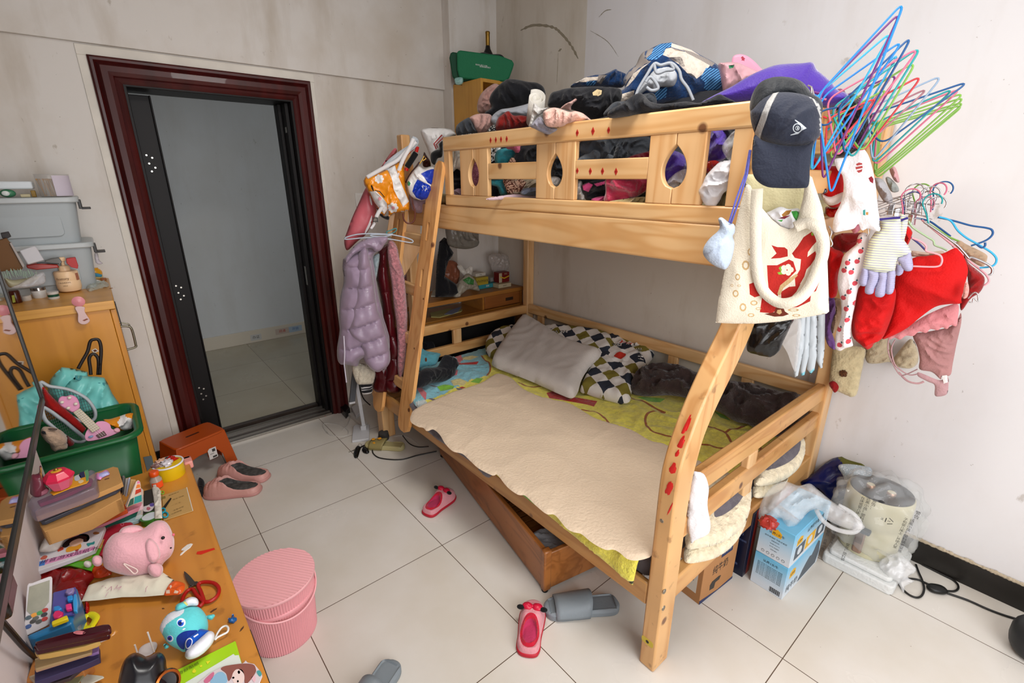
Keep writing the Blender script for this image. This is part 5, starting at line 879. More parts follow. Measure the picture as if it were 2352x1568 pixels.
for L in([(1332,1075),(1325,1150),(1345,1220),(1400,1320),(1440,1330),(1530,1290)],[(1375,1085),(1350,1150),(1370,1250),(1420,1300),(1480,1330),(1540,1320)],[(1400,1310),(1460,1370),(1530,1388),(1575,1375)]):
 P=smooth_poly(ZB(L),5,closed=False);MB().tube([fbr.p3(*fbr.px(*p),0)for p in P],.0035,6,flat=.5).build('bra_strap',C('mauve_strap','b08a8c'),bra)
puff('hook_band',fbr,ZB([(1530,1312),(1560,1318),(1680,1365),(1740,1345),(1745,1400),(1735,1460),(1690,1478),(1650,1470),(1648,1400),(1600,1375),(1535,1340)]),.005,C('mauve_strap','b08a8c'),amp=.002,parent=bra);puff('care_label',fbr.sh(.012),ZB([(1700,1335),(1735,1330),(1740,1380),(1712,1390)]),.001,C('label_white','d9d5d2'),amp=0,parent=bra,smooth=False)
hung('tan_briefs',[(1768,440),(1820,400),(1870,425),(2000,490),(2012,530),(1990,575),(1950,570),(1890,530),(1850,500),(1810,460)],1.2,.012,C('tan_tricot','b89a7e'),'tan briefs clipped on the silver hanger at the right','briefs',148)
hung('red_cloth_corner',[(1455,300),(1490,330),(1492,360),(1460,430),(1420,380)],1.1,.01,redc,'small red cloth corner just right of the glove cuff','cloth',149)
hung('pale_blouse',[(1490,470),(1600,480),(1700,470),(1700,500),(1500,510)],1.14,.006,C('pale_peach','d2b6a4'),'pale peach cloth strip above the large red briefs','cloth',150)
fw=fc(1940,830,'x',1.40)
o=puff('plush_wall_hanging',fw,ZB([(960,1090),(1060,1120),(1168,1150),(1160,1230),(1140,1330),(1120,1430),(1105,1470),(1075,1482),(1040,1470),(930,1418),(918,1380),(925,1300),(940,1180)]),.03,fleece('plush_cream','cbbb94'),amp=.003,Rd=.05,label='cream fluffy panel with brown centre hanging against the right wall',cat='wall hanging')
MB().ell(fw.p3(*fw.px(1938,852),.028),(.014,.014,.014),amp=.5,sc=6).build('brown_flower_centre',C('brown_felt','5a3418'),o);MB().ell(fw.p3(*fw.px(1938,857),.012),(.004,.028,.028),amp=.15,sc=6).build('fluff_ring',fleece('plush_olive','8f8262'),o)
hung('red_felt_flower',[(918,1385),(940,1372),(965,1380),(985,1410),(975,1440),(955,1452),(938,1430),(925,1410)],1.36,.008,C('felt_red','8c0f10'),'dark red felt flower pinned beside the cream fluffy panel','flower',151,amp=.004)
hung('cream_fur_garment',[(1160,1130),(1200,1080),(1300,1060),(1330,1100),(1345,1230),(1380,1190),(1480,1080),(1530,1150),(1535,1240),(1480,1285),(1380,1270),(1340,1240),(1260,1250),(1180,1240)],1.455,.03,fleece('fur_cream','b9a98c'),'cream fur garment hanging at the wall behind the bra straps','garment',152)
hung('brown_tights',[(1280,1130),(1330,1100),(1360,1180),(1330,1240),(1280,1200)],1.47,.01,C('brown_nylon','8a6c58'),'brown nylon cloth between cream panel and bra straps','tights',153)
def fillet(P,r,n=5,closed=True):
 out=[];m=len(P)
 for i in range(m):
  p=Vector(P[i]);a=Vector(P[i-1]);b=Vector(P[(i+1)%m]);da=(a-p);db=(b-p);k=min(r,da.length*.45,db.length*.45);A=p+da.normalized()*k;B=p+db.normalized()*k
  for j in range(n+1):t=j/n;out.append(A*(1-t)**2+p*2*t*(1-t)+B*t*t)
 return out
def hanger(N_,B_,C_,X,m,label,r=.0027,yaw=0,group='plastic coated hangers fanned out on the end rail',conv=Z8,hook=True,neck=.9,X2=None,bar=True):
 L=conv([N_,B_,C_])if conv else[N_,B_,C_];f_=fc(L[0][0],L[0][1],'x',X,yaw);P=[f_.p3(*f_.px(*p))for p in L]
 o=thing('clothes_hanger',tuple(P[0]),label,'hanger',group)
 out_=(P[0]-(P[1]+P[2])/2).normalized();n0=P[0]-out_*.0
 loop=[n0,P[1],P[2]];MB().tube(fillet(loop,.028,6),r,8,closed=True).build('frame',m,o,smooth=70)
 if hook:
  s_=f_.N.cross(out_);pts=[n0,n0+out_*.022]
  for k in range(9):
   t=PI*k/8*1.25;pts.append(n0+out_*(.022+.02*math.sin(t)+.004)+s_*(.02-.02*math.cos(t)))
  MB().tube(smooth_poly([tuple(p)for p in pts],3,closed=False),r,6).build('hook',m,o,smooth=70)
 return o
def hc(n,c):return plas('hanger_'+n,c,.35)
HB,HP,HC,HD,HPk,HG,HR,HY,HT,HM=hc('blue','1d7fd0'),hc('purple','6b2a72'),hc('cyan','35a8d8'),hc('dark_blue','145089'),hc('pink','d06a86'),hc('green','7fb04a'),hc('red','cf3b42'),hc('grey_blue','8aa0b8'),hc('teal','1f9a9c'),hc('mauve','b07a86')
for args in(((772,622),(1342,0),(862,1262),.62,HB,'bright blue hanger whose tip reaches highest of all'),((790,600),(1318,68),(812,1172),.66,HP,'purple hanger just inside the highest blue one'),((760,625),(1262,195),(735,1118),.69,HC,'cyan hanger with rounded tip left of the other tips'),((800,628),(1335,252),(738,1105),.72,HB,'bright blue hanger crossing in front of the cyan one'),((905,690),(1392,222),(955,1010),.76,HD,'dark blue hanger, tip second highest on the right'),((835,640),(1440,300),(900,1020),.79,HPk,'pink hanger with a hooked tip beside the dark blue one'),((860,700),(1452,292),(1000,1030),.82,HT,'teal hanger right behind the pink tip'),((870,705),(1330,345),(930,1000),.84,HM,'dusty mauve hanger in the middle of the fan'),((880,720),(1420,388),(1065,985),.86,HG,'lime green hanger with a bent round tip in mid fan'),((868,792),(1460,478),(1068,985),.88,HR,'red hanger lying flat across the fan'),((905,715),(1272,470),(880,980),.90,HPk,'short pink hanger low in the fan'),((900,640),(1300,470),(1010,980),.93,HP,'second purple hanger deep inside the fan'),((1100,700),(1590,478),(1130,1045),.98,HY,'grey-blue thick hanger right of the red one'),((1050,760),(1760,520),(1190,930),1.02,HD,'dark blue hanger reaching furthest right'),((1150,790),(1665,562),(1128,1062),1.05,HT,'teal hanger low on the right of the fan'),((1165,780),(1712,562),(1140,1075),1.07,HPk,'pink hanger beneath the far right tips'),((1170,790),(1735,590),(1140,1120),1.10,HG,'green hanger uppermost of the far right green bunch'),((1175,800),(1740,618),(1142,1132),1.12,HG,'green hanger second of the far right green bunch'),((1180,810),(1738,650),(1140,1145),1.14,HG,'green hanger third of the far right green bunch'),((1185,820),(1730,668),(1150,1158),1.16,HG,'green hanger lowest of the far right green bunch'),((1120,740),(1500,560),(1060,960),1.0,HM,'mauve hanger under the grey-blue one'),((840,760),(1180,620),(825,1010),.80,HR,'short red hanger hanging down near the cap'),((880,760),(1240,560),(860,1040),.83,HG,'olive green hanger behind the short red one'),((890,735),(1310,330),(905,1010),.85,HC,'cyan hanger hidden mid fan with steep rise')):
 hanger(*args)
Hw=mat('chrome','c9c9cc',.18,1)
def hookpath(c,r,ax_a,f_,L,tw=0):
 a=Vector((math.cos(ax_a),math.sin(ax_a)));b=Vector((-a.y,a.x));pts=[]
 u,v=f_.px(*c)
 for k in range(11):
  t=-.35+PI*1.25*k/10;pts.append((u+a.x*r*math.sin(t)+b.x*r*-math.cos(t),v+a.y*r*math.sin(t)+b.y*r*-math.cos(t)))
 e=pts[-1];pts.append((e[0]-a.x*L*.5+b.x*r*-.6,e[1]-a.y*L*.5));pts.append((e[0]-a.x*L+b.x*-r,e[1]-a.y*L))
 return[f_.p3(p[0],p[1],tw*i)for i,p in enumerate(pts)]
random.seed(11)
cols=[(HPk,'pink'),(Hw,'chrome'),(hc('indigo','4a4a92'),'indigo'),(Hw,'chrome'),(HG,'light green'),(HT,'teal'),(Hw,'chrome'),(HPk,'rosy'),(Hw,'chrome'),(HD,'deep blue'),(Hw,'chrome'),(HM,'mauve')]
spots=[(1485,95),(1510,60),(1498,115),(1545,85),(1560,60),(1640,130),(1620,80),(1668,55),(1600,110),(1708,45),(1660,150),(1580,150)]
where=['leftmost','tall leftish','low leftish','second chrome','upper middle','lower right','third chrome','upper right','fourth chrome','topmost right','rightmost chrome','bottom middle']
for i,((m_,cn),c_)in enumerate(zip(cols,spots)):
 X=1.14+.02*(i%5);c2=ZB([c_])[0];f_=fc(c2[0],c2[1],'x',X,random.uniform(-.5,.5));o=thing('clip_hanger',tuple(f_.O),f'{cn} hanger hook, {where[i]} one in the tangle above the glove','hanger','hanger hooks tangled above the linen')
 a=random.uniform(1.1,1.7);MB().tube(smooth_poly([tuple(p)for p in hookpath(c2,.024,a,f_,.06,random.uniform(-.001,.001))],3,closed=False),.0022,7).build('hook',m_,o,smooth=70)
 q0=f_.O-Vector((0,0,.045));dirv=f_.U*(-1 if i%2 else 1)
 MB().tube([q0,q0-f_.U*.11*(1.2 if i%2 else .5)+Vector((0,0,-.01*i%.03))],.0014,6).build('wire_bar',Hw,o,smooth=70)
 if i%2:MB().fbox(Fr(q0-f_.U*.05,f_.U,(0,0,1)),-.008,.008,-.03,.004,-.004,.004).build('clip',Hw,o,bevel=.002)
for i,(a_,b_)in enumerate(zip([(1250,170),(1255,190),(1260,150),(1265,215),(1270,230),(1280,130)],[(1500,80),(1490,100),(1520,60),(1510,140),(1480,160),(1540,55)])):
 L=ZB([a_,b_]);f_=fc(L[0][0],L[0][1],'x',1.1+.02*i);MB().tube([f_.p3(*f_.px(*p),.01*k)for k,p in enumerate(L)],.0014,6).build('wire_rod',Hw,label=['uppermost','second','third','fourth','fifth','lowest'][[5,0,1,2,3,4].index(i)if 0 else i]+' of the thin steel rods left of the tangled hooks',cat='wire rod',group='steel rods of the clip hangers')
def wire(name,L,X,m,label,r=.0028,conv=ZB,closed=False):
 P=smooth_poly(conv(L),6,closed=closed);cx=L[0];c2=conv([cx])[0];f_=fc(c2[0],c2[1],'x',X);return MB().tube([f_.p3(*f_.px(*p))for p in P],r,8,closed=closed).build(name,m,smooth=70,label=label,cat='hanger')
wire('clothes_hanger',[(1560,255),(1650,330),(1760,420),(1850,500),(1900,550),(2000,630),(2025,680),(1990,712)],1.15,hc('pale_pink','e0a0a8'),'long pale pink hanger arm sloping down behind the red briefs')
wire('clothes_hanger',[(1575,270),(1650,320),(1790,420),(1850,480),(1885,520),(1910,518),(2000,555),(2045,590),(2045,625),(2022,640)],1.12,Hw,'chrome hanger arm sloping right over the tan briefs',.0032)
wire('clothes_hanger',[(1470,265),(1500,310),(1600,375),(1640,400),(1650,430),(1700,450),(1735,468)],1.12,hc('pale_green','a9c49a'),'pale green notched hanger arm right of the glove')
wire('clothes_hanger',[(1590,275),(1680,330),(1740,370),(1820,405)],1.18,HG,'green hanger arm ending at the tan briefs')
wire('clothes_hanger',[(1480,240),(1600,260),(1680,310),(1760,370)],1.2,HD,'dark blue hanger arm crossing above the green arm')
wire('clothes_hanger',[(1670,238),(1780,262),(1900,295),(2000,310),(2045,325),(2048,360),(2000,400),(1900,435)],1.17,HD,'dark blue hanger arm bending back at the far right')
wire('clothes_hanger',[(1680,235),(1760,262),(1810,330),(1870,380),(1940,420),(2040,480),(2078,530),(2050,575),(1960,588)],1.14,HC,'cyan hanger with notch at the far right lower edge')
wire('clothes_hanger',[(1940,425),(1975,448),(1998,435),(1998,412)],1.13,HD,'small dark blue hanger hook tip crossing the cyan hanger',)
wire('clothes_hanger',[(1490,380),(1560,410),(1590,440),(1590,470),(1640,485),(1690,505),(1698,550),(1660,580),(1500,577)],1.05,hc('pale_pink','e0a0a8'),'pale pink looped hanger end lying on the large red briefs')
wire('clothes_hanger',[(1475,370),(1540,420),(1600,480),(1640,510)],1.16,hc('indigo','4a4a92'),'indigo hanger arm above the large red briefs')
wire('metal_clip',[(1880,800),(1920,760),(1945,770),(1950,820),(1920,800),(1910,825),(1885,825)],1.1,Hw,'wire clip at the right end of the red briefs',.0018)
wire('metal_chain',[(915,300),(935,340),(925,380),(940,420),(930,440)],1.0,Hw,'short chain and ring beside the tote bag edge',.003)
wire('metal_clip',[(1155,290),(1180,300),(1190,350),(1175,370)],.97,Hw,'wire clip holding the strawberry cloth',.002)
wire('safety_pin',[(715,548),(735,560),(740,600),(755,640),(765,660),(750,590),(738,555)],.60,Hw,'bunch of small safety pins beside the cap crown',.0018,conv=Z8)
#  hung at the ladder end
Z4=zz(760,300,.30612);Z5=zz(760,760,.22962)
def hl(name,L,Y,T,m,label,cat,seed=1,amp=.010,sc=18,conv=Z4,yaw=0,tilt=0,**k):
 Q=conv(L)if conv else L;cx=sum(p[0]for p in Q)/len(Q);cy_=sum(p[1]for p in Q)/len(Q)
 return puff(name,fc(cx,cy_,'y',Y,yaw,tilt),Q,T,m,amp=amp,sc=sc,seed=seed,label=label,cat=cat,**k)
lilac=mat('lilac_nylon','978499',.3,sheen=.2,bump=.15,bscale=35,var=.1);ltrim=C('lilac_trim','8f86a8')
o=hl('puffer_coat',[(90,1000),(100,960),(150,920),(220,880),(290,870),(350,900),(320,940),(330,1030),(345,1150),(360,1240),(385,1340),(395,1400),(420,1480),(440,1570),(420,1680),(240,1700),(200,1760),(120,1750),(60,1740),(45,1650),(65,1500),(60,1400),(70,1250),(95,1130)],.55,.075,lilac,'shiny lilac quilted puffer coat hanging highest of the coats beside the door','coat',seed=201,fk='quilt',sc=30,amp=.024,dirn=.12,Rd=.09,smooth=True,res=.008)
f_=fc(835,700,'y',.50)
puff('sleeve',f_,[(838,560),(850,590),(858,640),(866,700),(880,740),(893,790),(896,830),(880,848),(860,852),(838,830),(826,790),(800,760),(810,700),(818,640),(820,590)],.05,lilac,fk='quilt',sc=34,amp=.022,dirn=.25,seed=203,parent=o,Rd=.05)
puff('hood_collar',fc(840,555,'y',.48),Z4([(105,960),(130,920),(180,860),(240,820),(310,800),(400,790),(430,810),(400,860),(370,900),(330,905),(300,880),(230,900),(170,930),(120,990)]),.04,lilac,fk='drape',sc=30,amp=.012,dirn=.5,parent=o,seed=204)
MB().tube([f_.p3(*f_.px(*p),.05)for p in((790,765),(792,800),(791,830),(796,870))],.003,6).build('zip_cord',C('zip_white','c9c2d0'),o)
sl=hl('fleece_sleeve',[(220,340),(340,330),(440,400),(430,500),(400,525),(320,530),(265,525),(235,470),(215,400)],.60,.035,fleece('ivory_fleece','cfc6b2'),'ivory fleece sleeve with black striped cuff below the lilac coat','sleeve',conv=Z5,seed=205)
puff('striped_cuff',fc(842,888,'y',.59),Z5([(285,520),(330,530),(410,515),(420,600),(400,618),(360,628),(312,626),(295,580)]),.03,[C('knit_black','17161a'),C('knit_white','d8d4d2')],amp=.002,parent=sl,smooth=False,prints=[(Z5([(300,550),(410,540),(411,548),(302,560)]),1,True),(Z5([(304,572),(413,560),(415,568),(306,582)]),1,True),(Z5([(310,606),(418,590),(419,606),(402,618),(360,628),(314,625)]),1,True)])
hl('burgundy_coat',[(355,900),(420,850),(445,860),(440,950),(440,1040),(455,1130),(465,1250),(490,1400),(500,1500),(540,1600),(545,1760),(540,1880),(520,1950),(440,1960),(400,1900),(420,1700),(395,1500),(380,1300),(350,1150),(340,1110),(350,1000)],.56,.05,mat('burgundy_nylon','4a0a12',.28,bump=.15,bscale=30,var=.15),'burgundy glossy padded coat squeezed between lilac and pink ones','coat',seed=206,fk='quilt',sc=24,amp=.018,dirn=.1,Rd=.06)
hl('burgundy_coat',[(430,380),(560,300),(650,280),(680,500),(660,570),(600,600),(540,615),(450,605),(420,560),(440,470)],.60,.03,mat('burgundy_nylon','4a0a12',.28,bump=.15,bscale=30,var=.15),'hem of a burgundy coat ending just above the wooden bed leg','coat',seed=207,conv=Z5,fk='drape',amp=.012)
hl('pink_teddy_coat',[(430,830),(470,830),(500,880),(515,960),(540,1040),(555,1130),(565,1250),(575,1400),(570,1560),(560,1700),(545,1800),(520,1870),(500,1790),(500,1600),(490,1450),(470,1300),(455,1150),(440,1050),(425,930)],.47,.035,mat('pink_teddy','b5757c',.95,bump=1.0,bscale=130,var=.35,vscale=70,sheen=.4),'dusty pink teddy fleece coat beside the leaning ladder','coat',seed=208,amp=.008,Rd=.04)
hl('pale_blue_lining',[(318,950),(360,920),(365,960),(350,1060),(340,1110),(328,1060)],.52,.01,C('pale_blue_grey','93a3a8'),'narrow pale blue-grey lining between lilac and burgundy coats','lining',seed=209)
hl('grey_shirt',[(95,960),(125,1000),(125,1100),(100,1090),(88,1030)],.56,.012,C('grey_mauve','6e626c'),'grey-mauve garment edge at the far left of the coats','garment',seed=210)
hl('salmon_coat',[(480,130),(495,160),(440,230),(380,290),(320,330),(300,420),(310,500),(345,570),(330,650),(270,770),(200,830),(130,895),(108,880),(100,820),(120,760),(160,650),(210,540),(250,450),(300,370),(370,280),(430,190)],.64,.04,mat('salmon_leather','c4606a',.4,var=.08,vscale=5,bump=.08,bscale=40),'salmon pink smooth coat sleeve stretching down behind the orange bag','coat',seed=211,fk='drape',amp=.010,dirn=-.4,Rd=.05)
hl('white_strap',[(290,490),(305,520),(312,600),(300,700),(265,765),(255,760),(285,680),(298,600)],.61,.004,C('strap_white','dcd8da'),'white piping strap running down the salmon coat','strap',seed=212,amp=.002)
orb=mat('orange_film','e08a10',.25,bump=.35,bscale=18,spec=.7);whf=mat('white_film','e0dedc',.28,bump=.3,bscale=20);pkf=mat('pink_spot','e09aa0',.4);bkf=mat('black_line','181416',.5)
def daisy(cx,cy,r):
 out=[]
 for i in range(7):a=2*PI*i/7;out.append(([(cx+r*.62*math.cos(a)+r*.30*math.cos(t),cy+r*.62*math.sin(a)+r*.30*math.sin(t))for t in[2*PI*j/8 for j in range(8)]],1))
 out.append((ring(cx,cy,r*.5,8),1));return out
pp_=daisy(363,362,38)+daisy(465,575,45)+[(ring(465,575,14,8),2),([(420,290),(480,260),(500,330),(545,440),(585,530),(540,570),(500,500),(470,440),(462,385),(455,360)],1),([(290,455),(340,450),(390,500),(420,540),(425,590),(400,625),(370,590),(330,540)],1),(ring(368,507,14,8),2),([(300,410),(312,408),(326,450),(318,452),(306,430)],3),([(330,444),(370,452),(405,495),(402,500),(366,458),(330,450)],3),([(525,600),(578,596),(572,612),(530,612)],1)]
ob=hl('orange_daisy_bag',[(245,375),(262,340),(300,335),(360,310),(430,280),(500,235),(545,235),(555,330),(560,420),(580,500),(592,550),(590,600),(530,610),(470,620),(435,645),(428,590),(400,640),(370,620),(340,560),(300,500),(270,440),(250,405)],.50,.045,[orb,whf,pkf,bkf],'orange plastic bag with white daisies slung on the bed post','bag',seed=213,amp=.016,sc=20,smooth=False,Rd=.06,prints=[(Z4(p),s,True)for p,s in pp_])
f_=fc(890,380,'y',.46)
def ribbon(name,L,f_,w,m,par=None,h=.0,hh=None,th=.002,**k):
 P=smooth_poly(L,5,closed=False);P3=[f_.p3(*f_.px(*p),h)for p in P];vs=[];mb=MB()
 for i,p in enumerate(P3):
  t=(P3[min(i+1,len(P3)-1)]-P3[max(i-1,0)]).normalized();s_=f_.N.cross(t).normalized();vs+=[p+s_*w,p-s_*w]
 return mb.add(vs,[(2*i,2*i+1,2*i+3,2*i+2)for i in range(len(P3)-1)]).build(name,m,par,solid=th,smooth=60,**k)
ribbon('bag_handle',Z4([(620,60),(590,130),(540,220),(480,380),(420,520),(360,610),(340,650)]),f_,.009,mat('white_film2','d9d6d6',.4,alpha=.9),ob)
ribbon('bag_handle',Z4([(640,80),(560,160),(500,220),(430,260),(340,310),(270,350)]),f_,.009,mat('white_film2','d9d6d6',.4,alpha=.9),ob,h=-.01)
ribbon('silver_bag_strap',Z4([(610,60),(640,75),(620,110),(560,150),(500,190),(440,240),(400,290)]),f_,.014,mat('silver_fabric','a8adb2',.4,bump=.3,bscale=40),None,h=-.02,label='silver grey strap looped over the bed post top',cat='strap')
fb_=MB();f2=f_.sh(.012);cu,cv=f2.px(*Z4([(334,668)])[0])
for d in(-.006,.004):fb_.fbox(f2,cu-.012,cu+.010,cv+d*1.6,cv+d*1.6+.0035,0,.003)
fb_.fbox(f2,cu-.013,cu-.009,cv-.012,cv+.012,0,.003);fb_.fbox(f2,cu+.008,cu+.012,cv-.012,cv+.012,0,.003);fb_.build('strap_buckle',plas('black_plastic','121212',.4),ob)
ribbon('strap_tail',Z4([(330,690),(318,712),(300,735)]),f_,.006,C('strap_white','dcd8da'),ob)
jr=thing('skipping_rope',tuple(at(950,375,'y',.45)),'black foam skipping-rope handle with red ends hung on the ladder post','skipping rope');f_=fc(950,375,'y',.47)
a_,b_=f_.p3(*f_.px(*Z4([(640,165)])[0])),f_.p3(*f_.px(*Z4([(570,275)])[0]));MB().tube([a_,a_*.97+b_*.03,b_*.97+a_*.03,b_],[.011,.0145,.0145,.011],16).build('foam_grip',C('foam_black','0e0e0f'),jr)
for n_,(p,q_)in(('red_end',((650,120),(640,160))),('red_end',((572,280),(565,300)))):MB().tube([f_.p3(*f_.px(*Z4([p])[0])),f_.p3(*f_.px(*Z4([q_])[0]))],.009,10).build(n_,plas('red_plastic','c01812'),jr)
MB().tube([f_.p3(*f_.px(*p))for p in Z4([(560,300),(545,270),(560,200),(620,140)])],.0015,6).build('rope',plas('rope_red','a01812'),jr)
ps=hl('brown_purse',[(690,200),(700,160),(720,190),(745,230),(748,270),(720,275),(695,270),(685,240)],.47,.02,mat('brown_leather','2d0f0a',.35,bump=.2),'small dark brown leather purse with gold clasp hung at the ladder','purse',seed=214)
ribbon('leather_strap',Z4([(665,235),(640,270),(600,320),(560,390)]),fc(945,400,'y',.46),.004,mat('brown_strap','3a150d',.4),ps)
ribbon('leather_strap',Z4([(600,440),(615,540),(632,620),(620,680),(580,695),(550,670),(540,620)]),fc(945,490,'y',.44),.004,mat('brown_strap2','5a2412',.4),ps)
MB().tube([fc(960,360,'y',.45).p3(*fc(960,360,'y',.45).px(*p))for p in Z4([(665,250),(685,220),(700,190),(715,210),(690,225)])],.0035,6).build('gold_clasp',mat('gold','a5803a',.3,.9),ps)
blu=plas('bag_blue','1236a8',.3,bump=.3,bscale=25)
bw=hl('blue_white_bag',[(570,390),(585,350),(620,300),(660,265),(700,285),(740,270),(778,275),(785,340),(770,440),(740,500),(700,522),(650,518),(600,490),(575,430)],.40,.055,[whf,blu,plas('print_green','2a8a5a',.4)],'round white plastic bag with blue blocks and white lettering, hung beside the ladder','bag',seed=215,smooth=True,amp=.012,prints=[(Z4([(650,365),(690,385),(740,410),(765,440),(750,480),(720,510),(680,520),(640,500),(612,455),(625,410)]),1,True),(Z4([(675,325),(720,300),(772,290),(778,350),(760,410),(725,390),(700,350)]),1,True),(Z4([(570,390),(585,375),(600,395),(590,415),(575,410)]),2,True)],texts=[dict(s='SK',p=Z4([(708,435)])[0],size=.036,m=0,rot=-.25)])
hl('white_logo_bag',[(675,0),(720,-20),(820,-20),(900,-10),(940,30),(900,60),(840,110),(800,180),(770,250),(750,215),(720,130),(690,60)],.55,.05,[whf,mat('line_red','b0484a',.5)],'white carrier bag with a red angular line on the post behind the guard rail','bag',seed=216,amp=.012,prints=[(Z4([(830,35),(838,42),(778,105),(795,140),(788,144),(768,104)]),1,True),(Z4([(845,50),(851,56),(795,108),(806,130),(800,134),(787,107)]),1,True)])
hl('black_plush_ears',[(748,200),(755,165),(790,145),(815,140),(812,100),(830,80),(838,90),(836,190),(800,210),(780,255),(755,240)],.38,.03,C('foam_black','0e0e0f'),'black round soft thing squeezed between guard rail and ladder top','soft toy',seed=217,amp=.003)
hl('mauve_cloth',[(590,480),(640,520),(730,520),(740,560),(720,600),(660,620),(620,600),(600,560)],.52,.02,C('mauve_linen','a98c95'),'mauve cloth hanging below the round blue and white bag','cloth',seed=218)
hl('black_cap_cloth',[(345,580),(370,640),(430,670),(435,640),(400,640),(370,600)],.56,.015,blk,'black cloth under the orange bag by the post','cloth',seed=219)
gh=thing('clothes_hanger',tuple(at(868,545,'y',.5)),'pale grey plastic hanger lying flat across the hung coats','hanger');f_=fc(868,545,'y',.5)
for nm,L in(('frame',[(110,795),(200,770),(320,765),(420,770),(470,775),(560,795),(608,815),(605,830),(570,828),(460,808),(350,796),(250,795),(150,805),(112,805)]),('inner_bar',[(300,772),(320,785),(400,785),(450,775),(460,768),(430,770)])):MB().tube([f_.p3(*f_.px(*p),.05)for p in smooth_poly(Z4(L),3)],.0032,7,closed=True).build(nm,hc('pale_grey','aab4c0'),gh,smooth=70)
th=thing('clothes_hanger',tuple(at(905,530,'y',.5)),'small teal and grey hanger end sticking out above the pale grey hanger','hanger')
MB().tube([f_.p3(*f_.px(*p),.04)for p in smooth_poly(Z4([(415,755),(450,740),(480,728),(490,735),(475,755),(430,770)]),3)],.003,7,closed=True).build('frame',hc('teal_dark','3a7f80'),th,smooth=70)
wp=MB();f_=fc(925,560,'y',.68)
traced('end_board',Z4([(440,640),(510,610),(580,600),(700,600),(700,690),(672,700),(670,900),(560,1080),(545,1090),(530,1020),(500,900),(470,830),(420,760)]),f_,-.02,0,Pz,bed,.003)
#  floor by the bed leg
ld=thing('desk_lamp',(.12,.76,0),'white folding desk lamp standing folded on the floor beside the bed leg','lamp')
wl=plas('lamp_white','c9cacd',.3);wg=plas('lamp_grey','55595e',.35)
fbz=fz(0);P=[fbz.px(*p)for p in Z5([(212,1120),(225,975),(250,955),(388,955),(385,1098)])];MB().prism(P,fbz,0,.016).build('base',wl,ld,bevel=.003,smooth=30)
hb=at(836,985,'z',.016);MB().box(hb+Vector((0,0,.012)),(.035,.03,.03),Matrix.Rotation(-.6,3,'Z')).build('hinge',wl,ld,bevel=.003)
tp=at(818,875,'y',.80);MB().beam(hb+Vector((0,0,.02)),(tp.x,tp.y,tp.z),.022,.010,up=(0,-1,0)).build('arm',wl,ld,bevel=.002)
h0=at(808,925,'y',.77);h1=at(818,870,'y',.79);MB().beam(h0,h1+Vector((.0,0,.05)),.034,.018,up=(0,-1,0)).build('lamp_head',wg,ld,bevel=.003);MB().beam(h0+Vector((0,-.002,-.004)),h0+Vector((.001,0,.008)),.036,.020,up=(0,-1,0)).build('head_tip',wl,ld,bevel=.002)
M_cable=plas('cable_black','141312',.4);M_cw=plas('cable_white','c4c0ba',.4)
def cable(name,pts,z,r,m,label,cat='cable',ax='z',n=6):
 P=[at(p[0],p[1],'z',z if len(p)<3 else p[2])for p in pts];P=smooth_poly([tuple(p)for p in P],n,closed=False);return MB().tube(P,r,8).build(name,m,smooth=70,label=label,cat=cat)
cable('white_cable',[(760,1000),(745,985),(742,975),(755,972),(785,978),(800,990),(795,1000),(770,1001),(752,995),(745,985)],.003,.002,M_cw,'thin white cable looped on the floor beside the door frame')
cable('white_cable',[(786,988),(798,975),(806,955),(812,938)],.003,.002,M_cw,'short white cable running from the loop to the black adapters')
cable('black_cable',[(855,1030),(858,1042),(875,1052),(920,1055),(960,1045),(1003,1036)],.004,.0035,M_cable,'black power cable curving from the yellow sandal to under the bed')
cable('black_cable',[(925,1000),(940,1018),(960,1026),(985,1025)],.004,.003,M_cable,'black cable lying in the shade under the bed edge')
cable('white_cable',[(905,1002),(925,1000),(945,1008),(960,1020)],.003,.002,M_cw,'thin white cable under the bed near the wooden leg')
for L,z0,h,m,lab,c in(([(800,955),(815,950),(845,975),(835,985)],0,.02,M_cw,'white flat power strip beside the black adapters','power strip'),([(780,945),(792,935),(805,950),(795,962)],0,.05,plas('adapter_black','0f0f10',.3),'black adapter with white marks by the door frame','adapter'),([(808,948),(820,940),(832,955),(820,968)],0,.045,wl,'white adapter block behind the desk lamp','adapter')):
 MB().prism([fz(z0).px(*p)for p in L],fz(z0),0,h).build(c.replace(' ','_'),m,bevel=.003,label=lab,cat=c)
cable('black_cable',[(822,860,.3),(826,890,.2),(835,915,.1),(850,930,.02)],0,.004,M_cable,'black cable hanging behind the desk lamp')
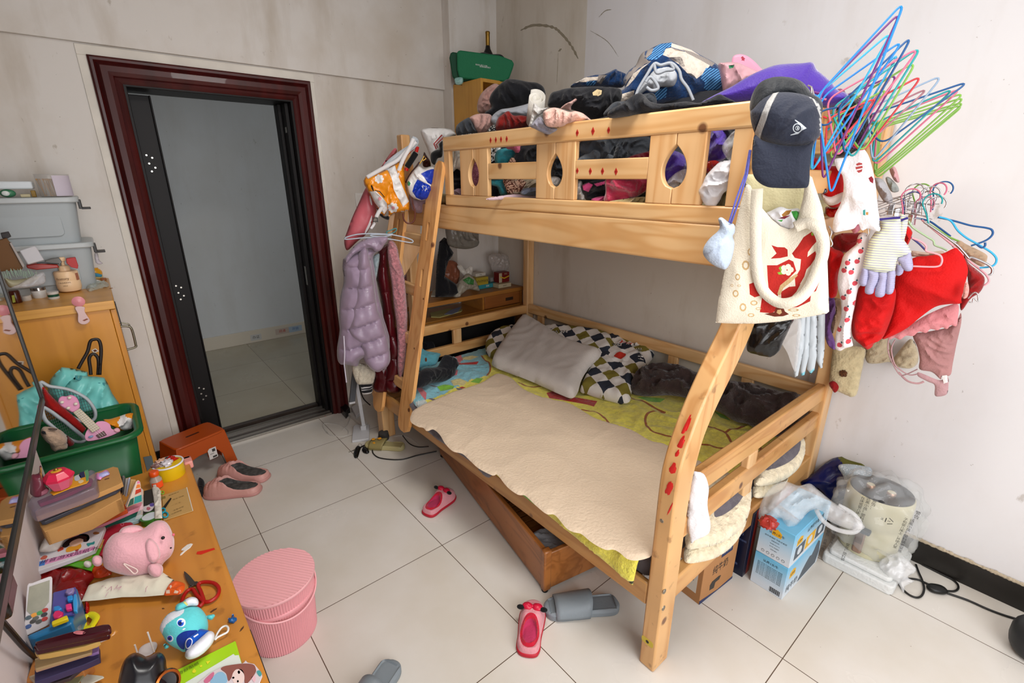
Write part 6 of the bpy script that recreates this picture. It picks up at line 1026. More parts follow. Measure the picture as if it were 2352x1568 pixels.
def slide(name,A,B,w,label,msole,mstrap,sh=.03,strap=(.55,.92),hs=.055,group=None,holes=True,prints=()):
 """an open slipper from heel A to toe B on the floor"""
 A=Vector((A[0],A[1],0));B=Vector((B[0],B[1],0));L_=(B-A).length;U=(B-A).normalized();V=Vector((-U.y,U.x,0));f=Fr(A,U,V);o=thing(name,tuple((A+B)/2),label,'slipper',group)
 out=[(0,0),(.02*L_,.28*w),(.10*L_,.42*w),(.25*L_,.43*w),(.45*L_,.42*w),(.65*L_,.50*w),(.82*L_,.50*w),(.94*L_,.38*w),(L_,.08*w),(L_*.985,-.2*w),(.90*L_,-.42*w),(.78*L_,-.50*w),(.6*L_,-.48*w),(.4*L_,-.38*w),(.2*L_,-.40*w),(.06*L_,-.36*w)]
 P=smooth_poly(out,4);MB().prism(P,f,0,sh*.75).build('sole',msole,o,bevel=.006,seg=3,smooth=50)
 puff('footbed',f.sh(sh*.74),out,.010,msole,px=False,amp=0,Rd=.02,back=.1,parent=o,extra=lambda x,y:-.006 if(abs(y)<w*.33 and x>.06*L_ and x<.93*L_)else 0)
 def g(u,v):
  x=(strap[0]+(strap[1]-strap[0])*v)*L_;a=PI*u;hw=w*(.53-.05*abs(v-.4));hh=hs*(1-.35*v);return f.p3(x+.012*math.sin(a)*(1-v)*-1.2,hw*math.cos(a)*-1,sh*.35+hh*max(0,math.sin(a))**.75)
 MB().grid(g,21,9).build('strap',mstrap,o,solid=.007,smooth=70)
 return o,f,L_
ms=mat('sandal_beige','b3a878',.5);mst=mat('sandal_strap','8f8250',.6,trans=0)
o,f,L_=slide('slide_sandal',(.262,.475),(.092,.655),.085,'beige slide sandal with orange fruit print strap under the bed edge',ms,mst,.03,(.52,.86),.045)
for i,(u,v)in enumerate(((.62,.0),(.72,.25),(.70,-.25),(.78,.02))):
 p=f.p3(u*L_,v*.085,.062-.02*abs(v)*3-.008*(u-.6)*4);MB().ell(p,(.012,.012,.003),nu=12,nv=6).build('orange_print',mat('orange_print','e39a1c',.5),o)
ky=thing('key_bunch',tuple(at(826,1040,'z',.0)),'bunch of keys with black leather fob lying on the tiles','keys')
puff('leather_fob',fz(.004),[at(*p,'z',.004).xy[:]for p in Z5([(225,1230),(240,1180),(270,1150),(300,1165),(290,1200),(270,1260),(240,1268)])],.012,mat('black_leather','0c0c0d',.25,bump=.2,bscale=60),px=False,amp=.002,parent=ky)
puff('leather_fob',fz(.004),[at(*p,'z',.004).xy[:]for p in Z5([(310,1190),(330,1165),(370,1180),(385,1210),(360,1225),(325,1215)])],.014,mat('black_leather','0c0c0d',.25,bump=.2,bscale=60),px=False,amp=.002,parent=ky)
MB().tube([at(p[0],p[1],'z',.004)for p in Z5([(178,1210),(210,1200),(240,1185)])],.003,6).build('key',M_steel,ky);MB().tube([at(p[0],p[1],'z',.006)for p in ring(827,1022,4,10)],.001,5,closed=True).build('key_ring',M_steel,ky);MB().tube([at(p[0],p[1],'z',.008)for p in Z5([(300,1160),(350,1135),(395,1125)])],.004,6).build('key_strap',mat('black_leather','0c0c0d',.25,bump=.2,bscale=60),ky)
cable('red_scrap',[(744,956),(748,955)],.003,.002,plas('red_plastic','c01812'),'tiny red scrap on the tiles at the threshold end','scrap')
MB().lathe([(.03,0),(.034,.02),(.03,.05),(.02,.055)],at(882,1008,'z',0),12).build('grey_roll',mat('dust_grey','3a3735',.8),label='dark grey bundle in the shade behind the bed leg',cat='bundle')
#  left side: cabinet, crate, screen
Z1=zz(0,380,.2551);Z2=zz(0,760,.2551)
M_cab=wood('cabinet_yellow','z','dd9634','cc8628',knots=False,rough=.35);M_cabx=wood('cabinet_yellow_x','x','e6a84c','d2923a',knots=False,rough=.35)
cb_=thing('storage_cabinet',(-1.2,.9,0),'yellow laminate cabinet against the left wall with steel handle on its door','cabinet')
MB().bx(-1.535,-.915,.605,1.20,0,1.045).build('carcass',M_cab,cb_,bevel=.002);MB().bx(-1.54,-.895,.59,1.203,1.045,1.08).build('top_board',M_cabx,cb_,bevel=.003);MB().bx(-.914,-.896,.612,1.195,.06,1.04).build('door',M_cab,cb_,bevel=.002)
MB().tube(fillet([(-.894,.68,1.02),(-.862,.68,1.02),(-.862,.68,.90),(-.894,.68,.90)],.02,5)[6:-6]if 0 else smooth_poly([(-.896,.66,.955),(-.872,.66,.95),(-.862,.66,.935),(-.862,.66,.87),(-.866,.66,.855),(-.896,.66,.85)],4,closed=False),.0045,10).build('handle',mat('dull_steel','85806f',.35,.9),cb_,smooth=70)
MB().tube(smooth_poly([(-.896,.64,.975),(-.870,.64,.965),(-.866,.64,.955)],4,closed=False),.003,8).build('handle_stub',mat('dull_steel','85806f',.35,.9),cb_,smooth=70)
MB().fbox(fy(.604),-.99,-.984,.93,.936,0,.001);
MB().prism([fy(.604).px(*p)for p in Z2([(822,172),(860,155),(892,180),(848,200)])],fy(.604),0,.0008).build('side_sticker',mat('sticker_pale','d8cfc0',.6),cb_,smooth=0);MB().prism([fy(.603).px(*p)for p in Z2([(838,175),(858,165),(876,178),(852,188)])],fy(.603),0,.0008).build('side_sticker_mark',mat('sticker_brown','5a2a18',.6),cb_,smooth=0)
MB().prism([fy(.603).px(*p)for p in Z2([(1290,1135),(1365,1120),(1385,1200),(1325,1260)])],fy(.603),0,.0012).build('blue_grey_sticker',mat('sticker_bluegrey','5c6a70',.5),cb_,smooth=0)
MB().tube([(-.893,.62,1.07),(-.892,.615,1.0),(-.8915,.612,.97)],.0016,6).build('cord_on_edge',mat('iron','2a2522',.5,.8),cb_)
gp=plas('grey_plastic','a6aeb1',.4);gpl=plas('grey_lid','b6bcbd',.35);lk=plas('latch_black','1b1614',.4)
def bin_(x0,x1,y0,y1,z0,z1,label):
 o=thing('storage_box',((x0+x1)/2,(y0+y1)/2,z0),label,'storage box');mb=MB();t=.018
 vs=[];
 for z,k in((z0,t),(z1-.018,0)):
  for p in rrect(x0+k,x1-k,y0+k,y1-k,.03,4):vs.append((*p,z))
 n=len(vs)//2;mb.add(vs,[(i,(i+1)%n,n+(i+1)%n,n+i)for i in range(n)]+[tuple(range(n))[::-1],tuple(range(n,2*n))]);mb.build('box_body',gp,o,smooth=40)
 MB().prism(rrect(x0-.012,x1+.012,y0-.012,y1+.012,.035,4),fz(0),z1-.022,z1).build('lid',gpl,o,bevel=.004,smooth=40)
 MB().prism(rrect(x0+.06,x1-.06,z0+.03,z1-.045,.02),fy(y0+.012),0,.006).build('side_panel',gp,o,bevel=.003,smooth=40)
 l=MB();l.bx(x1+.006,x1+.018,(y0+y1)/2-.10,(y0+y1)/2-.04,z1-.05,z1-.012);l.bx(x1+.014,x1+.045,(y0+y1)/2-.10,(y0+y1)/2-.04,z1-.052,z1-.044);l.build('latch',lk,o,bevel=.002);return o
bin_(-1.40,-.925,.93,1.19,1.08,1.283,'lower grey plastic box with black latch on the yellow cabinet')
bin_(-1.42,-.935,.93,1.17,1.283,1.472,'upper grey plastic box stacked on the other grey one')
ct=at(134,451,'z',1.472);ct.y=1.02;ct.x=-.99
o=thing('cotton_swab_tub',tuple(ct),'clear round tub of cotton swabs with white label on the top grey box','tub')
MB().lathe([(.048,0),(.052,.003),(.056,.088),(.057,.09),(.055,.092),(.0,.092)],ct,32).build('clear_tub',mat('clear_tub','c9c6c2',.15,alpha=.35),o,smooth=50)
for i in range(44):
 a=random.uniform(0,2*PI);r=.043*math.sqrt(random.random());b=Vector((ct.x+r*math.cos(a),ct.y+r*math.sin(a),ct.z+.003));e=b+Vector((random.uniform(-.018,.008),random.uniform(-.012,.012),.070));MB().tube([b,b.lerp(e,.08),b.lerp(e,.081),b.lerp(e,.92),b.lerp(e,.921),e],[.0022,.0022,.001,.001,.0022,.0022],5).build('cotton_swab',mat('swab_wood','b98a4e',.7),o,smooth=0)
def arcpatch(c,r,z0,z1,a0,a1):return MB().grid(lambda u,v:(c.x+r*math.cos(a0+(a1-a0)*u),c.y+r*math.sin(a0+(a1-a0)*u),c.z+z0+(z1-z0)*v),14,2)
arcpatch(ct,.0565,.004,.086,-1.55,-.2).build('tub_label',mat('label_lilac','c6bcc8',.6),o,smooth=60)
tr=MB();f=fy(.99);o=thing('white_tray',(-1.13,1.02,1.472),'white shallow tray resting on small things on the top grey box','tray')
MB().bx(-1.30,-1.055,.97,1.10,1.505,1.535).build('tray_body',plas('tray_white','d3dade',.3),o,bevel=.006)
MB().ell((-1.135,.985,1.489),(.024,.016,.016)).build('green_cap',plas('cap_green','3f7a58',.3),o,smooth=60);MB().ell((-1.14,.97,1.489),(.012,.006,.010)).build('white_spot',plas('spot_white','d8dcd8',.3),o)
MB().box((-1.085,.99,1.479),(.03,.03,.012)).build('cream_eraser',plas('eraser_cream','c4b894',.6),o,bevel=.002);MB().box((-1.06,1.0,1.486),(.014,.03,.026)).build('yellow_block',plas('block_ochre','8a6a22',.5),o,bevel=.002)
zt=1.08
def pot(name,px,py,prof,mats,label,cat,mi=None,z=zt,seg=28,parts=(),dy=0,**k):
 c=at(px,py,'z',z)+Vector((0,dy,0));return MB().lathe(prof,c,seg,mi=mi).build(name,mats,smooth=40,label=label,cat=cat,**k),c
lm_=plas('lotion_cream','f2cfa4',.35)
c=at(163,672,'z',zt)+Vector((0,.035,0));o=thing('pump_bottle',tuple(c),'peach lotion bottle with pump top standing at the front of the yellow cabinet','bottle')
MB().lathe([(.022,0),(.036,.006),(.041,.02),(.041,.045),(.039,.05),(.039,.052),(.0405,.056),(.0405,.085),(.037,.09)],c,36).build('bottle_body',lm_,o,smooth=40)
MB().lathe([(.037,.09),(.019,.092),(.019,.105),(.016,.112),(.010,.113),(.006,.114),(.006,.135)],c,28).build('neck_collar',lm_,o,smooth=40)
pm=MB();pm.lathe([(.011,.132),(.012,.136),(.012,.146),(.010,.148),(0,.148)],c,20);pm.tube([c+Vector((-.005,0,.143)),c+Vector((-.028,-.008,.143)),c+Vector((-.042,-.012,.138))],[.005,.004,.003],8);pm.build('pump_head',lm_,o,smooth=50)
ff=Fr(c+Vector((0,0,.0)),(1,.25,0),(0,0,1));tt=MB();tt.text('festory',Fr(c+Vector((-.012,-.0405,.062)),(1,-.1,0),(0,0,1)),0,0,.014,0,.002);tt.text('清爽保湿身体乳',Fr(c+Vector((-.010,-.0415,.045)),(1,-.1,0),(0,0,1)),0,0,.006,0,.002);tt.text('500ml',Fr(c+Vector((-.010,-.0415,.032)),(1,-.1,0),(0,0,1)),0,0,.006,0,.002)
tt.build('bottle_lettering',mat('brown_ink','5a3a24',.6),o,smooth=0)
arcpatch(c,.0412,.05,.08,-.75,-.35).build('side_label',mat('label_rose','a86a50',.6),o,smooth=60)
pot('yellow_jar',220,640,[(.026,0),(.03,.004),(.03,.022),(.031,.023),(.031,.034),(.024,.046),(.020,.047),(.020,.053),(0,.053)],[plas('jar_cream','cfb878',.3),plas('jar_yellow','d99a12',.3)],'cream jar with yellow lid at the right rear of the cabinet top','jar',mi=[0,0,1,1,1,1,1,1,1])
pot('dropper_bottle',197,660,[(.018,0),(.022,.004),(.022,.05),(.010,.06),(.010,.061),(.012,.061),(.012,.082),(.005,.086),(.006,.10),(0,.104)],[mat('amber_clear','8c7a74',.1,alpha=.6),plas('white_rubber','cfd0d2',.5)],'clear dropper bottle with white teat behind the pump bottle','bottle',mi=[0,0,0,0,1,1,1,1,1,1])
pot('brown_medicine_bottle',122,668,[(.018,0),(.02,.004),(.02,.05),(.012,.06),(.014,.061),(.014,.085),(0,.086)],[plas('bottle_redbrown','6a2016',.2),plas('cap_navy2','15122c',.4),plas('label_bluegrey','3a5a78',.6)],'red-brown medicine bottle with navy cap and blue label','bottle',mi=[0,0,0,0,1,1,1])
pot('white_jar',93,683,[(.02,0),(.022,.004),(.024,.03),(.0235,.031),(.0235,.043),(0,.043)],[plas('jar_white','cdc9c4',.3),mat('cap_chrome','8f8a86',.2,.9)],'white jar with chrome lid among the small bottles','jar',mi=[0,0,0,1,1,1])
pot('green_label_jar',125,686,[(.016,0),(.018,.003),(.018,.010),(.018,.020),(.0185,.021),(.0185,.03),(0,.03)],[plas('jar_white','cdc9c4',.3),plas('jar_green','0f4a38',.3)],'little white jar with dark green band beside the pump bottle','jar',mi=[0,0,1,0,0,0])
pot('white_pot',62,690,[(.014,0),(.016,.003),(.016,.02),(0,.021)],plas('pot_white','c9c0b4',.3),'smallest plain white pot left of the chrome-lidded jar','jar')
pot('amber_vial',40,695,[(.015,0),(.016,.003),(.016,.045),(.013,.05),(0,.05)],plas('vial_brown','4a1d10',.2),'short amber vial with yellow-green label at the left end of the row','bottle')
MB().prism([fy(.60).px(*p)for p in Z1([(105,1170),(130,1165),(140,1230),(115,1235)])],fy(.60),0,.001).build('label_slip',mat('label_lime','8a8a2a',.6),smooth=0,label='yellow-green label slip on the amber vial',cat='label')
hb_=thing('hairbrush',tuple(at(50,650,'z',zt)),'pale hairbrush with mint bristles lying on its back on the cabinet','hairbrush');f=fc(48,655,'y',.72)
puff('brush_back',f,Z1([(40,1010),(120,1030),(250,1010),(330,990),(360,1000),(300,1050),(200,1090),(100,1100),(60,1070)]),.02,plas('brush_cream','a8a284',.4),amp=.001,parent=hb_)
for i in range(46):
 t=i/45;u,v=f.px(*Z1([(40+t*300,1010+random.uniform(-10,20)-20*math.sin(t*PI))])[0]);a=f.p3(u,v,random.uniform(-.02,.02));MB().tube([a,a+Vector((random.uniform(-.003,.003),0,.024))],.0007,4).build('bristle',plas('bristle_mint','a9c2b0',.5),hb_,smooth=0)
puff('clear_pouch',fc(70,655,'y',.66),Z1([(180,1060),(280,1000),(380,960),(410,1000),(400,1060),(300,1090),(200,1100),(100,1100)]),.012,film('pouch_film',(.7,.68,.7),.5),amp=.006,label='crumpled clear pouch lying over the hairbrush handle',cat='pouch')
def slabf(name,L,f,h0,h1,m,label,cat,bev=.0015,par=None,**k):return MB().prism([f.px(*p)for p in L],f,h0,h1).build(name,m,par,bevel=bev,smooth=30,label=label,cat=cat,**k)
slabf('white_card_box',Z1([(170,765),(300,722),(325,728),(398,850),(255,890),(245,885)]),fc(75,590,'y',.80,0,.3),-.008,0,plas('card_white','c4c2c6',.4),'white square card leaning against the lower grey box','card',.004)
slabf('brown_carton',Z1([(-60,690),(60,655),(95,700),(210,920),(190,940),(-60,960)]),fc(20,590,'y',.76),-.04,0,mat('carton_brown','6a4418',.6),'brown carton with black top edge at the left end of the cabinet top','carton')
slabf('carton_side',Z1([(85,700),(100,690),(222,900),(208,925)]),fc(35,590,'y',.755),-.035,.001,mat('carton_white','a8a09c',.6),'narrow whitish carton pressed beside the brown carton','carton')
slabf('black_carton',Z1([(5,612),(80,598),(102,640),(60,660),(20,655)]),fc(15,540,'y',.79),-.04,0,mat('carton_black','1c1412',.5),'black little box on top of the brown carton','box')
slabf('red_box',Z1([(235,900),(320,885),(520,895),(535,920),(330,940),(245,925)]),fc(100,612,'y',.85),-.05,0,plas('tray_red','a3200f',.3),'red flat plastic tray behind the bottles','tray',.003)
slabf('red_card_box',Z1([(595,840),(640,832),(680,828),(705,900),(700,930),(640,915),(600,880)]),fc(165,605,'y',.86),-.03,0,mat('card_red','b3100c',.4),'bright red card box behind the lotion pump','box')
slabf('dark_bag_thing',Z1([(400,860),(460,840),(530,830),(560,870),(540,890),(430,885)]),fc(120,600,'y',.87),-.03,0,plas('dark_pewter','57534c',.3),'pewter coloured metal box lying behind the pump','box')
slabf('spectacles_bar',Z1([(330,875),(400,868),(530,880),(532,888),(400,880),(330,884)]),fc(110,604,'y',.80),-.006,0,plas('bar_dark','24272b',.3),'thin dark metal bar lying above the red tray','bar')
slabf('teal_clip',Z1([(815,965),(880,972),(922,985),(915,1005),(850,1000),(820,985)]),fc(221,630,'y',1.13),-.01,0,plas('clip_teal','127a9a',.3),'teal hair clip in front of the yellow-lidded jar','hair clip',.002)
MB().ell(at(220,643,'z',zt+.012)+Vector((0,-.06,0)),(.018,.012,.011)).build('white_bead',plas('bead_white','cfcac4',.3),smooth=60,label='white oval cap in front of the yellow-lidded jar',cat='cap')
slabf('amber_comb',Z1([(900,1015),(955,1010),(962,1030),(920,1045)]),fc(236,642,'y',1.13),-.008,0,plas('amber','8a4a14',.3),'amber coloured hair piece at the right edge of the cabinet top','hair piece',.002)
puff('hair_tie_bag',fz(zt+.002),[at(*p,'z',zt).xy[:]for p in Z1([(780,1090),(850,1065),(960,1060),(980,1090),(900,1110),(800,1135)])],.014,film('bag_green_tint',(.55,.65,.6),.6),px=False,amp=.006,sc=40,label='clear bag of hair ties at the right front of the cabinet top',cat='bag')
for(x,y,r_,l_)in((945,1098,.006,'small amber ring nearer the bag'),(1000,1105,.005,'small amber ring at the cabinet edge')):
 c=at(*Z1([(x,y)])[0],'z',zt+.004);MB().tube([c+Vector((r_*math.cos(t),r_*math.sin(t)*.8,0))for t in[2*PI*i/12 for i in range(12)]],.0012,6,closed=True).build('hair_ring',plas('amber2','8a5a24',.3),label=l_,cat='ring')
puff('clear_bag',fc(222,595,'y',1.0),Z1([(850,790),(880,790),(895,850),(925,880),(890,890),(860,870)]),.01,film('bag_lilac',(.6,.55,.62),.7),amp=.004,label='little clear bag end beside the lower grey box',cat='plastic bag')
pk=thing('suction_hook',tuple(at(183,690,'y',.585)),'pink heart-topped hook stuck on the front edge of the cabinet','hook');f=fy(.588)
MB().lathe([(.020,0),(.020,.004),(.012,.008),(0,.009)],f.p3(*f.px(180,692)),24,ax=(0,-1,0)).build('suction_disc',plas('pink_soft','d98a90',.3),pk,smooth=50)
traced_s('hook_body',Z1([(675,1270),(760,1268),(762,1310),(800,1370),(808,1395),(780,1420),(740,1425),(705,1405),(700,1370),(700,1330)]),f,.004,.012,plas('pink_pale','d9b8b4',.3),pk,.002);traced('hook_slot',Z1([(742,1388),(780,1370),(798,1376),(760,1395)]),f,.012,.0125,plas('slot_brown','8a4a30',.5),pk,0)
tv=thing('television',(-1.13,-.75,1.0),'black flat television on the left wall reflecting the crate beside it','television')
MB().bx(-1.165,-1.112,-1.9,-.075,.945,1.62).build('casing',plas('tv_black','0a0a0a',.25),tv,bevel=.006);MB().bx(-1.112,-1.104,-1.89,-.085,.957,1.61).build('screen',mat('tv_glass','020203',.03,spec=.9,coat=1),tv,smooth=0)
MB().bx(-1.113,-1.100,-1.9,-.075,.938,.957).build('lower_bezel',plas('tv_bezel','2c2b2a',.3),tv,bevel=.002);MB().bx(-1.113,-1.100,-.085,-.072,.945,1.62).build('side_bezel',plas('tv_bezel','2c2b2a',.3),tv,bevel=.002)
MB().bx(-1.15,-1.10,-.98,-.90,.912,.945).build('sensor_box',plas('tv_black','0a0a0a',.25),tv,bevel=.006)
MB().tube(smooth_poly([(-1.13,-.93,.915),(-1.14,-.90,.90),(-1.145,-.84,.80),(-1.15,-.78,.70),(-1.155,-.72,.62)],5,closed=False),.005,8).build('power_cable',M_cable,tv)
cr=thing('toy_crate',(-1.2,.2,.36),'green plastic crate full of toys between the desk and the yellow cabinet','crate');gc=plas('crate_green','0b5a2e',.35)
def crate_side(z0,z1,k0,k1,name,mbv=None):
 A=rrect(-1.52+k0,-.928-k0,.06+k0,.36-k0,.045,6);B=rrect(-1.52+k1,-.928-k1,.06+k1,.36-k1,.045,6);n=len(A);vs=[(*p,z0)for p in A]+[(*p,z1)for p in B];return vs,n
vs,n=crate_side(.36,.715,.03,0,'');mb=MB().add(vs,[(i,(i+1)%n,n+(i+1)%n,n+i)for i in range(n)]+[tuple(range(n))[::-1]]);mb.build('crate_wall',gc,cr,solid=.005,smooth=40)
A=rrect(-1.53,-.918,.05,.37,.05,6);mb=MB().tube([(*p,.712)for p in A],.010,8,closed=True,flat=1.4);mb.build('rim',gc,cr,smooth=60)
MB().bx(-1.50,-.945,.05,.56,0,.358).build('low_chest',M_cab,bevel=.003,label='low yellow chest under the green crate',cat='chest')
MB().bx(-1.50,-.96,.09,.33,.365,.56).build('toy_filling',C('dark_cloth_fill','1a1212'),bevel=.02,label='dark cloth filling the bottom of the green crate',cat='cloth')
tq=mat('aqua_vinyl','72c4be',.35,bump=.15,bscale=18,var=.05)
ab=thing('aqua_bag',tuple(at(190,900,'y',.42)),'aqua vinyl bag with brown handles standing behind the green crate','bag');f=fc(190,900,'y',.42,0,.05)
puff('bag_rear',f.sh(-.03),Z2([(430,500),(450,440),(490,390),(555,325),(640,335),(720,352),(790,368),(800,440),(800,560),(780,640),(700,700),(500,640),(430,560)]),.03,tq,amp=.012,sc=12,parent=ab,smooth=False);puff('bag_front',f,Z2([(560,520),(620,450),(700,400),(800,408),(870,410),(940,420),(970,470),(1010,560),(1050,620),(1085,670),(1060,740),(940,800),(800,820),(650,780),(560,700)]),.045,tq,amp=.018,sc=12,parent=ab,smooth=False)
for L in([(705,345),(740,280),(790,190),(815,100),(850,80),(890,85),(910,140),(912,220),(905,300),(900,400)],[(820,400),(815,340),(805,250),(840,210),(880,240),(890,300),(885,400)]):ribbon('bag_handle',Z2(L),f,.0055,mat('handle_brown','1c120d',.5),ab,h=-.01)
for x,y in((700,395),(905,460)):ribbon('handle_tab',Z2([(x-20,y-15),(x-18,y+12),(x,y+22),(x+18,y+12),(x+22,y-15)]),f,.003,mat('tab_teal','3a8a90',.4),ab,h=.035)
def racket(name,L,Y,label,yaw,fill,dirs,net):
 cx=sum(p[0]for p in L)/len(L);cy_=sum(p[1]for p in L)/len(L);f=fc(*Z2([(cx,cy_)])[0],'y',Y,yaw);o=thing(name,tuple(f.O),label,'racket');P=smooth_poly([f.px(*p)for p in Z2(L)],6)
 MB().tube([f.p3(u,v)for u,v in P],.0055,10,closed=True,flat=1.5).build('frame',plas('racket_white','b5bdc2',.35),o,smooth=70)
 for i in range(0,len(P),2):
  u,v=P[i];MB().ell(f.p3(u,v,.0055),(.0022,.0022,.0022),nu=6,nv=5).build('grommet',plas('grommet_black','101418',.4),o)
 us=[p[0]for p in P];vs_=[p[1]for p in P];st_b=MB()
 def clip(a,b,horizontal,val):
  xs=[];n=len(P)
  for i in range(n):
   p,q_=P[i],P[(i+1)%n]
   k=1 if horizontal else 0
   if(p[k]-val)*(q_[k]-val)<0:t=(val-p[k])/(q_[k]-p[k]);xs.append(p[1-k]+t*(q_[1-k]-p[1-k]))
  return(min(xs),max(xs))if len(xs)>1 else None
 for i in range(1,16):
  val=min(vs_)+(max(vs_)-min(vs_))*i/16;c_=clip(0,0,True,val)
  if c_:st_b.tube([f.p3(c_[0],val),f.p3(c_[1],val)],.0006,4)
  val=min(us)+(max(us)-min(us))*i/16;c_=clip(0,0,False,val)
  if c_:st_b.tube([f.p3(val,c_[0]),f.p3(val,c_[1])],.0006,4)
 st_b.build('strings',plas('string_dark','4a5456',.5),o,kind='stuff');return o
racket('badminton_racket',[(365,460),(440,495),(520,508),(610,525),(700,560),(780,610),(830,670),(858,730),(850,790),(790,820),(700,800),(600,740),(480,640),(400,560)],.33,'rear racket with white frame and black dots standing in the crate before the aqua bag',0,0,0,0)
racket('badminton_racket',[(380,690),(450,720),(520,770),(590,820),(650,870),(710,920),(765,975),(720,1000),(640,980),(560,930),(470,860),(400,790)],.20,'front racket with white dotted frame leaning over the plush in the crate',.5,0,0,0)
puff('red_cloth',fc(140,935,'y',.27),Z2([(380,510),(410,520),(450,570),(520,640),(600,710),(680,780),(760,860),(775,880),(740,920),(700,900),(620,840),(520,770),(420,700),(390,640)]),.02,C('cloth_red','a3120f'),amp=.006,label='bright red cloth between the two rackets',cat='cloth')
puff('red_toy',fc(158,1010,'y',.18),Z2([(600,940),(640,970),(670,1010),(610,1030),(590,990)]),.02,C('cloth_darkred','6a0d0c'),amp=.004,label='dark red soft toy bit beside the beige plush',cat='soft toy')
uk=thing('toy_ukulele',tuple(at(210,980,'y',.17)),'pink toy ukulele with cream fretboard leaning in the green crate','ukulele');f=fc(205,960,'y',.16,.0,.45);pkp=plas('ukulele_pink','cf86a8',.35);crm2=plas('fret_cream','c2b49c',.5)
traced_s('uke_body',Z2([(770,920),(800,870),(850,840),(880,815),(940,812),(990,840),(1005,880),(1060,895),(1080,905),(1040,925),(980,950),(870,980),(790,990),(765,960)]),f,-.03,0,pkp,uk,.006)
traced('neck',Z2([(658,735),(720,697),(905,875),(832,918)]),f,-.004,.010,crm2,uk,.002)
traced_s('headstock',Z2([(525,630),(550,590),(600,590),(640,577),(690,600),(715,650),(715,695),(660,732),(620,715),(570,690),(540,665)]),f,-.004,.010,pkp,uk,.003)
for i in range(1,12):
 t=i/12;a=Vector(f.px(*Z2([(658+(832-658)*t,735+(918-735)*t)])[0]));b=Vector(f.px(*Z2([(720+(905-720)*t,697+(875-697)*t)])[0]));MB().tube([f.p3(a.x,a.y,.0105),f.p3(b.x,b.y,.0105)],.0006,4).build('fret',plas('fret_grey','9a9080',.4),uk)
for i in range(1,4):
 t=i/4;a=f.px(*Z2([(658+62*t,735-38*t)])[0]);b=f.px(*Z2([(832+73*t+60,918-43*t+50)])[0]);MB().tube([f.p3(*a,.012),f.p3(*b,.012)],.0005,4).build('string',plas('string_white','d8d4cc',.4),uk)
for x,y in((560,645),(627,605),(683,660),(617,697)):MB().ell(f.p3(*f.px(*Z2([(x,y)])[0]),.013),(.0055,.0055,.005)).build('tuning_peg',plas('peg_cream','dcd2c4',.4),uk,smooth=60)
traced('bridge',Z2([(862,940),(935,898),(962,935),(890,965)]),f,0,.004,plas('bridge_maroon','4a0f14',.4),uk,.001);MB().ell(f.p3(*f.px(*Z2([(818,950)])[0]),.002),(.007,.007,.003)).build('blue_button',plas('button_blue','7f9ec4',.3),uk)
traced_s('uke_pink_tail',Z2([(1020,890),(1060,870),(1085,900),(1050,915)]),f,-.02,.004,plas('ukulele_pink2','d89aa8',.35),uk,.003)
puff('orange_bag',fc(280,965,'y',.24),Z2([(930,800),(1000,790),(1080,765),(1160,740),(1205,745),(1215,800),(1200,860),(1150,885),(1090,890),(1060,890),(1020,860)]),.03,[orb,whf],amp=.012,sc=25,prints=[(Z2([(1050,790),(1110,750),(1170,760),(1205,800),(1195,850),(1120,880),(1080,850)]),1,True)],label='orange and white crumpled packet at the right end of the crate',cat='packet')
bp3=thing('beige_plush',tuple(at(125,1010,'y',.15)),'beige soft plush toy lying in the left part of the crate','plush toy');f=fc(120,1010,'y',.15)
puff('plush_body',f,Z2([(365,920),(385,870),(450,865),(520,880),(570,910),(605,960),(600,1000),(610,1030),(580,1050),(520,1060),(470,1070),(440,1010),(400,980)]),.04,fleece('plush_beige','b59a84'),amp=.004,parent=bp3);puff('dark_patch',f.sh(.03),Z2([(430,880),(470,872),(515,882),(500,895),(450,892)]),.006,C('plush_dark','5a4a40'),amp=0,parent=bp3);puff('ear',f.sh(.03),Z2([(370,905),(395,900),(425,920),(410,930),(380,925)]),.008,blk,amp=0,parent=bp3)
#  the desk under the screen
ZD=.60;Zd=zz(60,1050,.17857);Zc=zz(40,1300,.17094);Zf=zz(280,1300,.17094)
M_desk=wood('desk_orange','y','d8903a','c88030',knots=False,rough=.32,dirt=.35)
dk=thing('long_desk',(-.98,-1.2,0),'long narrow orange-yellow wooden desk along the left wall','desk')
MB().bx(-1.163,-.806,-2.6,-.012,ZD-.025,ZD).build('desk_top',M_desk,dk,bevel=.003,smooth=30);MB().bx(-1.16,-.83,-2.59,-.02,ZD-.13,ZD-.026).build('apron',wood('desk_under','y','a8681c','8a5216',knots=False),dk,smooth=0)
for y in(-.05,-2.5):MB().bx(-1.16,-.84,y-.02,y+.02,0,ZD-.13).build('side_panel',M_desk,dk,smooth=0)
MB().bx(-.8065,-.8045,-2.6,-.9,ZD-.03,ZD-.004).build('edge_strip',plas('black_edge','1a1512',.5),dk,smooth=0)
pm=plas('guard_pink','d98f86',.5);g_=MB();g_.bx(-.822,-.796,-.05,-.002,ZD-.02,ZD+.008);g_.bx(-.88,-.796,-.022,-.002,ZD-.02,ZD+.008);g_.build('corner_guard',pm,dk,bevel=.005,seg=3)
def sl(name,L,z,th,m,label,cat,conv=Zd,bev=.0012,par=None,px=True,**k):
 f=fz(z);P=[f.px(*p)for p in(conv(L)if conv else L)];return MB().prism(P,f,-th,0).build(name,m,par,bevel=bev,smooth=30,**({}if par else dict(label=label,cat=cat)),**k)
def dec(o,L,z,m,conv=Zd,h=.0006,name='print',smo=False):
 f=fz(z);P=[f.px(*p)for p in(conv(L)if conv else L)];P=smooth_poly(P,4)if smo else P;return MB().prism(P,f,.0001,h).build(name,m,o,smooth=0)
